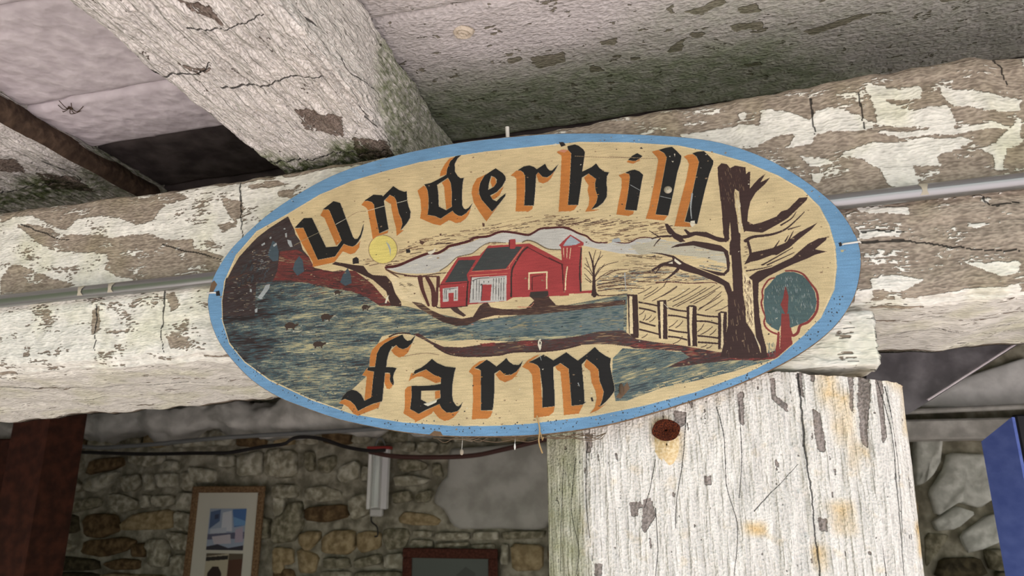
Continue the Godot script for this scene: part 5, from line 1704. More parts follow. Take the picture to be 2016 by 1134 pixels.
	fill("sheep", [-212.5, 3.2, -211.9, 1.2, -209.4, 0.3, -206.6, 0.6, -205, 2, -202.4, 1.6, -202.1, 2.8, -204.1, 3.7, -205.1, 5.1, -204.9, 6.5, -205.8, 6.5, -206.2, 5, -209.6, 4.8, -210.2, 6.5, -211, 6.5, -211.1, 4.7])
	streaks(["straw", "pale"], 10, 5, 14, 0.6, -4, [-176.5, 25.9, -161.2, 22.4, -160.8, 29.6, -176.3, 29.5])
	fill("sheep", [-175.5, 24.5, -174.8, 22, -172.1, 20.7, -169, 21.1, -167.1, 22.8, -164.3, 22.3, -164, 23.9, -166.2, 25, -167.3, 26.7, -167, 28.5, -168.1, 28.5, -168.6, 26.7, -172.3, 26.5, -173, 28.6, -173.8, 28.5, -174, 26.4])
	streaks(["straw", "pale"], 10, 5, 14, 0.6, -4, [-229.6, 35.3, -207.2, 31.1, -206.6, 40.2, -229.2, 39.9])
	fill("sheep", [-228.2, 33.6, -227.2, 30.5, -223.2, 28.9, -218.6, 29.4, -215.9, 31.5, -211.7, 30.9, -211.3, 32.9, -214.5, 34.3, -216.2, 36.5, -215.7, 38.8, -217.2, 38.7, -218, 36.4, -223.4, 36.1, -224.5, 38.8, -225.7, 38.7, -225.9, 36])
	streaks(["straw", "pale"], 10, 5, 14, 0.6, -4, [-276.9, 43.9, -252.1, 39.6, -251.3, 49, -276.4, 48.7])
	fill("sheep", [-275.3, 42.1, -274.3, 38.9, -269.9, 37.2, -264.8, 37.8, -261.8, 40, -257.1, 39.3, -256.6, 41.4, -260.2, 42.9, -262, 45.2, -261.5, 47.5, -263.1, 47.5, -264, 45.1, -270.1, 44.7, -271.2, 47.5, -272.5, 47.4, -272.8, 44.6])
	streaks(["straw", "pale"], 10, 5, 14, 0.6, -4, [-237.2, 68.4, -214.4, 64.5, -213.8, 72.8, -236.8, 72.6])
	fill("sheep", [-235.7, 66.8, -234.7, 64, -230.7, 62.5, -226, 63, -223.3, 64.9, -219, 64.3, -218.6, 66.1, -221.8, 67.5, -223.5, 69.5, -223.1, 71.5, -224.6, 71.5, -225.4, 69.4, -230.9, 69.1, -232, 71.6, -233.2, 71.5, -233.4, 69])
	fill("dust", [-132.6, -46.3, -133.1, -41.4, -134.8, -37, -137.6, -33.3, -141.4, -30.6, -145.9, -29.1, -150.8, -28.8, -155.8, -29.8, -160.5, -32, -164.6, -35.3, -167.9, -39.5, -170.1, -44.2, -171, -49.2, -170.6, -54.1, -168.9, -58.6, -166, -62.3, -162.1, -65.1, -157.6, -66.6, -152.6, -66.9, -147.6, -65.8, -142.9, -63.5, -138.8, -60.2, -135.6, -56, -133.5, -51.2])
	fill("sun", [-133.6, -46.3, -134, -41.7, -135.6, -37.5, -138.3, -34, -141.9, -31.4, -146.2, -30, -150.9, -29.7, -155.6, -30.7, -160.1, -32.8, -164, -35.9, -167.1, -39.9, -169.2, -44.4, -170, -49.1, -169.7, -53.8, -168, -58, -165.3, -61.6, -161.6, -64.2, -157.3, -65.7, -152.6, -65.9, -147.8, -64.9, -143.3, -62.7, -139.4, -59.6, -136.4, -55.6, -134.4, -51])
	fill("fog", [-148.2, -57.5, -143.7, -53.2, -141.4, -46.6, -141.7, -38.5, -143.5, -46.8])
	fill("barn", [-76.7, 30, -78.2, 2.9, -76, -1.4, -56.7, -30.4, -30, -30.7, -19, -42.3, 5.1, -41.6, 5.7, -47.7, 13.3, -48.2, 13.8, -41.4, 30, -41.3, 73, -14.3, 70.4, -12.9, 68.4, 22, 74.8, 21.3, 74.7, 24.5, 10.2, 22.7, 2.7, 26.5, -42.6, 28.2, -44.8, 30.2])
	stroke("cream_light", 1.26, 1.26, [-78.9, 5.1, -78.9, 27.2])
	stroke("cream_light", 0.84, 0.84, [-77.4, -1.5, -66.5, -17.6, -57.2, -29.9])
	fill("roof", [-71.8, -0.6, -55.5, -27, -34.4, -25.6, -45.3, -8.3, -43.5, -0.4])
	fill("roof", [-39.2, -12.3, -21.2, -39.1, 5.1, -39.3, 7.8, -35.7, 12.7, -35.9, 13.8, -38.6, 21.3, -37.8, 6.1, -18, 1.7, -12.3])
	streaks(["slate", "roof"], 60, 4, 16, 0.5, -20, [-66.2, -1.9, -53.3, -25.7, -37.7, -24.5, -46.3, -6.1])
	streaks(["slate", "roof"], 80, 5, 20, 0.5, -35, [-33.2, -14.1, -19, -37.8, 17, -36.7, 3.9, -16])
	stroke("bark", 2.09, 2.09, [27.8, -36.7, 21.3, -31.4, 12.6, -17.6, 8.7, -6.8, 8, 21.5])
	stroke("maroon", 0.84, 1.26, [27.8, -36.7, 50, -22.6, 63.6, -15, 67.7, -10.4, 68.5, 18.8])
	stroke("maroon", 0.84, 0.84, [-77.3, 1.8, -57.3, 1.5, -44, 1.2])
	stroke("bark", 1.46, 2.3, [-43.5, -0.4, -44.5, 11.7, -45, 29.1])
	stroke("maroon", 1.05, 0.84, [-39.7, -5.7, -41.6, 26.1])
	stroke("maroon", 0.84, 0.84, [6.2, -47.7, 6.2, -38.1])
	stroke("coral", 0.63, 0.63, [-39.8, -11.8, 2.8, -11.6, 6.6, -16.9, 23.5, -37.9])
	stroke("coral", 0.63, 0.63, [-41.9, -6.9, 3.9, -6.6])
	fill("board", [-74.4, 6.7, -55.6, 5.7, -55.8, 22.8, -74, 23.1])
	fill("barn", [-67.1, 13, -61, 12.9, -60.8, 23.3, -66.9, 22.9])
	fill("board", [-39.1, -4.3, 2.8, -4.1, 2.2, 26.3, -16.6, 27, -41.5, 26.3])
	stroke("slate", 0.73, 0.52, [-36.9, -1.1, -37.3, 23.1])
	stroke("slate", 0.73, 0.52, [-33.1, -1.1, -33.5, 23.3])
	stroke("slate", 0.73, 0.52, [-29.8, -1.2, -30.3, 23.5])
	stroke("slate", 0.73, 0.52, [-12.9, -1.4, -13.5, 24.5])
	stroke("slate", 0.73, 0.52, [-9.6, -1.5, -10.3, 24.7])
	stroke("slate", 0.73, 0.52, [-6.4, -1.5, -7, 24.9])
	stroke("slate", 0.73, 0.52, [-3.7, -1.5, -4.4, 25])
	stroke("slate", 0.73, 0.52, [-0.5, -1.6, -1.2, 25.2])
	stroke("slate", 0.73, 0.52, [-72.1, 8.8, -72.2, 19.9])
	stroke("slate", 0.73, 0.52, [-69.9, 9, -70, 20])
	stroke("slate", 0.73, 0.52, [-58.3, 9.7, -58.4, 20.7])
	stroke("slate", 1.05, 0.63, [-38.6, -0.1, -28.7, -2.7, 0.6, -3])
	stroke("slate", 0.84, 0.63, [-72.7, 7.7, -57.2, 7.4])
	stroke("slate", 0.84, 0.52, [-65.5, 7.6, -65.4, 10.4])
	stroke("slate", 0.84, 0.52, [-24.3, 0.9, -24.3, 3.1])
	stroke("slate", 0.84, 0.52, [-18.9, 1.2, -18.9, 3.4])
	fill("barn", [-27, 5.3, -15.1, 5.5, -16.6, 24.8, -28, 24.9])
	stroke("slate", 1.26, 0.84, [-28.6, 6.1, -26.5, 5.7, -27.7, 23.6])
	stroke("cream_light", 1.88, 1.88, [28.8, 14.7, 29.3, -5.4])
	stroke("cream_light", 1.88, 1.67, [28.5, -4.9, 51, -5])
	stroke("cream_light", 1.67, 1.67, [50, -5.1, 49.4, 15.4])
	stroke("maroon", 1.05, 0.84, [32.5, 15.4, 32.9, -0.2])
	stroke("maroon", 0.84, 0.63, [32.7, -0.3, 45.4, -2.1])
	stroke("bark", 1.46, 0.84, [-82.3, 27.5, -78.9, 29.9, -65.6, 30.7, -43.7, 29.8])
	fill("ramp", [29.3, 22.6, 30.6, 17.7, 50.9, 17.7, 51.5, 23.1, 43.9, 25.3, 35.5, 25.3])
	stroke("coral", 1.05, 0.63, [15.4, 34.3, 29.1, 35.1, 34.4, 30.6])
	fill("barn", [66.9, -34.5, 91.3, -32.7, 89, 20.1, 101.1, 19.8, 100.9, 23.1, 72.3, 22.4, 51.5, 23.3, 51.5, 19.9, 68.2, 20.4, 68, -13.6])
	fill("barn", [64.8, -36.4, 71.9, -43, 78.3, -48.3, 86.6, -42.4, 93.5, -37.1, 92.8, -33.6, 78.9, -32.3, 66.4, -34.4])
	fill("glass", [69.5, -35.4, 73.9, -41.7, 78.8, -46.4, 84.5, -42, 89.8, -37.7, 84.3, -35.2, 71.6, -34.6])
	stroke("cream_light", 0.94, 0.52, [70, -32.6, 70.2, -21.1])
	stroke("cream_light", 0.94, 0.52, [74.2, -32.3, 73.4, -19.8])
	stroke("cream_light", 0.94, 0.52, [78.4, -32, 76.5, -18.4])
	stroke("cream_light", 1.46, 1.46, [73.9, -9.9, 71.7, 4, 70.8, 17.9])
	stroke("bark", 1.46, 2.09, [90.6, -31.1, 88, -5.7, 88.3, 20])
	stroke("maroon", 0.84, 0.84, [68.5, -13.6, 68.7, 18.8])
	stroke("maroon", 0.84, 0.84, [52.4, -22.4, 68, -13.1])
	stroke("bark", 4.6, 3.14, [103.4, 26.2, 103.2, 16.7, 103.6, 6.1])
	stroke("bark", 3.14, 1.05, [103.5, 8.2, 103.5, -4.6, 102.3, -14.4, 99.1, -26])
	stroke("bark", 0.94, 0.52, [102.7, 1.8, 98.9, -7.1, 95.2, -19.2])
	stroke("bark", 0.94, 0.52, [103.9, 10.4, 111.8, 4.5, 120.2, -0.2, 128.4, -2.3])
	stroke("bark", 0.94, 0.52, [104.7, 5.1, 111.1, -4.1, 118.5, -8.9, 131.8, -11.7])
	stroke("bark", 0.94, 0.52, [103.9, -2.4, 108.4, -13.9, 114.8, -20.5])
	stroke("bark", 0.94, 0.52, [103.2, -11.1, 104.5, -19.6, 106.9, -27.1])
	stroke("bark", 0.94, 0.52, [104.1, -6.7, 110.7, -19.2, 112.5, -25.6])
	stroke("bark", 0.94, 0.52, [101.7, 2.8, 97.8, -2.8, 92.8, -7.5])
	stroke("bark", 0.94, 0.52, [100.9, 10.2, 96.5, 4.6, 93, 0])
	stroke("bark", 0.94, 0.52, [104.2, 4, 110.2, -5.2, 113.3, -6.1])
	stroke("bark", 0.94, 0.52, [100.3, 11.2, 93.4, 5.4])
	stroke("bark", 0.94, 0.52, [108.5, -1, 116.5, -10.1])
	stroke("bark", 0.94, 0.52, [97.9, -7.1, 93.9, -11.7])
	fill("bark", [101.1, 18.7, 105.2, 17.9, 106, 23.2, 108.9, 26.6, 99.8, 26.2])
	stroke("bark", 1.88, 1.67, [151.5, 36.7, 161.2, 39.1, 171.8, 42])
	stroke("bark", 1.88, 1.67, [151.6, 43.4, 161.8, 46, 169.9, 49.2])
	stroke("bark", 1.88, 1.67, [151.3, 58.7, 160.9, 62.3, 168.5, 64.7])
	stroke("bark", 1.88, 1.67, [150.4, 67.3, 160.4, 70.3, 171.3, 73.9])
	stroke("bark", 1.88, 1.67, [182.3, 45.1, 192.7, 48.3, 202.7, 50.1])
	stroke("bark", 1.88, 1.67, [182.3, 53.3, 192.3, 54.8, 202.6, 57.7])
	stroke("bark", 1.88, 1.67, [181.7, 69.4, 191.1, 71.9, 202, 73.7])
	stroke("bark", 1.88, 1.67, [180.8, 76.8, 190.7, 78.3, 200.9, 81.6])
	stroke("bark", 1.88, 1.67, [212.9, 54, 223.6, 56.6, 234.8, 57.9])
	stroke("bark", 1.88, 1.67, [212.3, 61.5, 223.1, 62.5, 234.1, 65.8])
	stroke("bark", 1.88, 1.67, [211.6, 77.5, 221.9, 79, 232.9, 81.1])
	stroke("bark", 1.88, 1.67, [211.6, 84.5, 222.3, 85.7, 232.4, 87])
	fill("bark", [139.1, 27.1, 150.9, 28.1, 150.5, 51, 150.1, 72.3, 149.4, 76.8, 144, 76.6, 139.4, 70.8, 140.1, 30.8])
	fill("cream_light", [141.9, 29.3, 145.1, 29.5, 144, 72, 140.3, 71.8])
	fill("bark", [171.7, 36.3, 181.4, 35.9, 181.9, 43.6, 180.3, 79.8, 171.1, 78.4, 171.6, 53.2])
	fill("cream_light", [174.8, 37.5, 178.4, 37.7, 175.5, 79.6, 173.4, 80, 174.2, 53.3])
	fill("bark", [202.5, 45.8, 205, 43.7, 210.3, 43.7, 213.2, 45.4, 210.6, 89.1, 201, 88.2])
	fill("cream_light", [205.6, 45.2, 209.2, 45.4, 206.8, 65.2, 206, 87.9, 203.8, 88.3, 204.2, 65])
	fill("bark", [234.9, 54.2, 238.1, 52, 244.1, 53.2, 242.7, 69, 238.4, 93.3, 231.9, 93])
	fill("cream_light", [237.7, 53.8, 240.9, 54, 238.9, 66.8, 237.7, 92.8, 234.6, 92.7, 237.3, 66.8])
	stroke("pale", 0.52, 0.52, [179.2, 40.4, 184.6, 47.3])
	fill("bark", [185.4, -52.9, 188.9, -52.1, 196.6, -40.6, 203.3, -36.9, 209.3, -37.4, 205.7, -43.7, 208, -44.2, 212.4, -39.9, 218.3, -40.5, 229.9, -39, 240.1, -32.8, 248.1, -30.1, 251.6, -42.5, 254.2, -39.1, 253.4, -29.6, 250.2, -25.7, 242.5, -26.3, 230.4, -32.5, 218, -36.2, 210, -33.6, 204, -33, 206.7, -29.6, 200.8, -29.3, 194.2, -34.4, 187.8, -42.4])
	stroke("bark", 1.46, 2.51, [169.9, -35.8, 178.5, -37.6, 191.4, -37.3])
	stroke("bark", 0.63, 1.67, [171.7, -26.7, 175.6, -31.5, 179.9, -36])
	stroke("bark", 0.63, 1.46, [167.9, -45.7, 173.7, -40.9, 179, -37.2])
	fill("bark", [189.6, -23.5, 197.7, -27.1, 205.7, -28.1, 215.6, -29.7, 230, -26.4, 244.1, -22.1, 251.2, -15.1, 251.9, -0.4, 250.4, 7.7, 245.1, 12.7, 238.5, 12, 217.2, 1.3, 232.2, 6.2, 244.4, 9.4, 248.5, 5.5, 248.5, -5.9, 246.4, -14.4, 234.1, -17.4, 215.2, -24.2, 203.4, -24.5])
	fill("bark", [165.5, -20.3, 180.3, -17.8, 192.9, -14, 204.1, -4.9, 217.1, 2.3, 238.4, 13.1, 249.1, 21, 251.2, 29.2, 248.3, 63.3, 244.6, 63.1, 246.5, 35, 243.2, 23.6, 231.4, 16.7, 217.6, 9.6, 203.4, 4.5, 194, -0.4, 182.4, -3.3, 172.3, 0.2, 168.6, 3.3, 168.1, 0.1, 177.6, -5.8, 191.6, -9, 190.8, -12.2, 180.2, -16.2])
	stroke("bark", 0.84, 1.67, [171.5, 5.6, 174.7, 1.4, 177.9, -2.6])
	stroke("bark", 0.84, 3.56, [179.3, 14.3, 188.5, 8.7, 196.3, 1.9])
	stroke("bark", 0.52, 0.84, [180, 20.1, 184.3, 13.6])
	stroke("bark", 0.42, 1.46, [167.2, -14.5, 173.2, -15.6])
	fill("pale", [193.7, -10.9, 201.1, -4.1, 198.1, -3.2, 193, -7.8])
	fill("pale", [186, -5.7, 191, -7.4, 191.3, -4.8])
	fill("bark", [248.1, -115.4, 252.7, -120, 258.5, -118.2, 261.5, -112.9, 267.1, -115.6, 278.1, -112.3, 277.8, -102.9, 276.1, -84.4, 268.3, -84, 264.7, -87.6, 263.3, -82.3, 262.9, -66, 264.1, -53, 264.1, -36, 265.8, -33.7, 263.2, -9.7, 252.3, -10.5, 253.5, -24.1, 255.6, -28.2, 255.8, -34.5, 256.1, -49.4, 253.2, -34.7, 253.9, -29.4, 251.7, -25.9, 249.1, -28.7, 247.7, -35.2, 248.4, -61.9, 248, -87.1, 247.5, -102.6])
	fill("bark", [278.1, -112.3, 278.1, -103.9, 280.5, -106.5, 282.7, -106.2, 280.3, -86.1, 290.8, -97.2, 298.5, -102.4, 292.3, -92.6, 302.9, -97.3, 296.9, -90, 286.4, -81.2, 279.7, -71, 276.2, -59.4, 274.2, -47.9, 274, -38.3, 269.8, -35.5, 268.2, -49.4, 268.5, -69.8, 268.4, -85.1])
	streaks(["umber", "dust"], 70, 2, 10, 0.5, 82, [249.4, -115.8, 276.6, -111.9, 275.3, -86.6, 250, -62.9, 249, -87])
	streaks(["pale"], 20, 3, 12, 0.5, 86, [264.5, -85.5, 268.4, -85.1, 269, -37.7, 264.3, -38.1])
	fill("bark", [274.2, -47.9, 280.1, -43.6, 289.7, -45.5, 305.4, -51, 310.6, -56.4, 317.4, -57.9, 330.9, -70.5, 339.3, -70.3, 338, -67.2, 324.6, -55.2, 316.3, -47.9, 304.4, -41.1, 288.6, -33.4, 269.9, -37.1])
	streaks(["dust", "umber"], 46, 3, 12, 0.5, -25, [278, -42.2, 305.1, -48.4, 319.1, -56.7, 335.4, -69, 323.8, -56.3, 303.7, -43.2, 285.2, -37.4])
	stroke("bark", 3.77, 0.63, [270.3, -25.4, 278.7, -29.3, 297.7, -30.6, 312.2, -35.2, 324.4, -44.6, 334.2, -53.8])
	stroke("bark", 1.46, 0.52, [315, -34.9, 328.8, -38])
	stroke("bark", 1.88, 0.52, [308.1, -40.2, 320, -47.1, 325.9, -54.5])
	stroke("bark", 2.72, 2.93, [272.3, -26.3, 273.8, -17.3, 274.5, -8.9])
	fill("bark", [276.1, -10.9, 296.1, -14.6, 310.6, -19.7, 325.7, -30.4, 345.6, -39.9, 338.8, -33, 324.8, -22.7, 314.7, -14.2, 301, -6.9, 275.9, -8.7])
	stroke("bark", 1.88, 0.52, [298.9, -14.4, 305.4, -23.2])
	stroke("bark", 1.88, 0.52, [313.5, -20.5, 320.8, -32.9])
	stroke("bark", 1.88, 0.52, [310.8, -21.2, 315.2, -28.1])
	fill("bark", [266.4, 1.8, 274.2, -11.3, 296.2, -14.8, 317.1, -19.4, 310.1, -14.7, 299.2, -8.3, 281.9, -2.4, 273.3, -1])
	fill("bark", [268.4, 17.1, 279.8, 9.7, 294, 6.7, 316.3, -3, 323.3, -8.6, 333.3, -16.6, 345, -22.3, 353.7, -23.2, 352, -19.7, 340, -10.4, 351.4, -7, 339.3, -4.3, 331.6, -0.8, 317.3, 4.2, 302.9, 10.3, 289.4, 16.5, 279.5, 22.9, 277.4, 39.9, 276.9, 59.8, 278, 77.5, 280.2, 92.2, 280.9, 103.7, 274.4, 105.3, 274.8, 92, 271.2, 82, 271, 69.3, 272.3, 39.6, 273.3, 19.5])
	stroke("bark", 1.46, 0.73, [267.7, 8.9, 284.7, 7, 295.2, 4.7])
	stroke("bark", 1.46, 0.73, [285, 3.5, 318.4, -14.1])
	stroke("bark", 1.46, 0.73, [289.7, 3.8, 319.1, -8.4])
	stroke("bark", 1.46, 0.73, [284.1, 3.4, 294.8, -1.5, 313.5, -11.4])
	fill("bark", [253.4, -23.3, 264.3, -22.5, 263.9, 8.7, 262.5, 35, 263.6, 49.1, 262.6, 64.9, 267.3, 74, 271.1, 83, 275.4, 104.4, 244.6, 103.1, 233.6, 101.7, 243.9, 67.9, 247.3, 32, 252.6, 30.3, 253.6, 7.9, 254, -7.6])
	fill("cream_light", [264.9, 8.7, 272.3, 19.4, 272.3, 39.6, 269.8, 79, 267.5, 72.1, 264, 65, 264.5, 49.2, 263.9, 35.1])
	streaks(["bark", "umber"], 90, 2, 9, 0.5, 80, [265.5, 12.9, 271.4, 19.4, 271.9, 39.6, 269.6, 69.2, 264.1, 64, 264.5, 49.2, 263.9, 35.1])
	streaks(["bark"], 36, 2, 6, 0.5, 5, [266.7, -22.3, 272.4, -21.8, 269.5, -1.2, 265.8, 8.8])
	streaks(["earth", "dust"], 60, 3, 12, 0.5, 85, [250.1, 38.3, 262.2, 39, 265.1, 78.8, 271.2, 101.3, 239.3, 100, 245.7, 68])
	stroke("pale", 0.52, 0.52, [270.3, 81, 273.4, 91.9])
	stroke("oxblood", 1.67, 3.14, [307.4, 11.7, 316.5, 12.1, 325.2, 16.4, 330.5, 25.3, 336.4, 36.6, 336.1, 49.4, 333, 59, 324.8, 68.2, 316.4, 71.7, 312.9, 79.2, 307.3, 81.8, 305.4, 74])
	stroke("oxblood", 1.67, 1.88, [296.6, 18.5, 290.9, 19.7, 285.7, 25.4, 282.3, 32.2, 282.1, 39.2, 280.1, 45.1, 281.1, 54.1, 282.8, 60.1, 280.9, 65.9, 282.1, 71.8, 287.1, 77, 294, 80.2])
	fill("bush", [307.3, 12.7, 316.4, 13.3, 325, 17.9, 330.4, 26.3, 334.7, 36.5, 335.2, 47.4, 332.2, 57.9, 324.1, 67.2, 312.9, 71.5, 305.4, 74, 305.9, 61.4, 299.8, 59.1, 297.9, 68.8, 294.4, 76.4, 287.6, 72.1, 282.7, 66, 282.6, 58.1, 282.4, 45.2, 284.8, 30.4, 292.4, 22.8, 298.6, 16.1])
	fill("oxblood", [289.7, 105, 294.1, 92.8, 299.1, 58.1, 306.3, 58.5, 306.1, 80.8, 307, 93.4, 306.6, 105.7])
	fill("oxblood", [306.3, 26.7, 308.1, 39.8, 305.5, 56.4, 303.3, 60.2, 299.1, 48.2, 302.5, 41.4])
	stroke("oxblood", 2.09, 4.18, [294.2, 78.3, 291.8, 92.7, 288, 104])
	streaks(["sage", "fog", "teal_dark"], 130, 2, 9, 0.5, 60, [286.9, 32.5, 298.4, 18.1, 320.6, 16.6, 331.2, 35.3, 331, 53, 314.9, 69.6, 307.7, 69.3, 309.8, 31.9, 300.8, 31.4, 295.2, 68.6, 284.7, 64.1])
	streaks(["sage", "fog", "teal_dark"], 90, 2, 9, 0.5, -50, [286.9, 32.5, 298.4, 18.1, 320.6, 16.6, 331.2, 35.3, 331, 53, 314.9, 69.6, 307.7, 69.3, 309.8, 31.9, 300.8, 31.4, 295.2, 68.6, 284.7, 64.1])
	streaks(["teal", "sage"], 30, 3, 10, 0.6, 85, [281.6, 87.4, 290.5, 87.8, 288.2, 102.1, 281.1, 101.8])


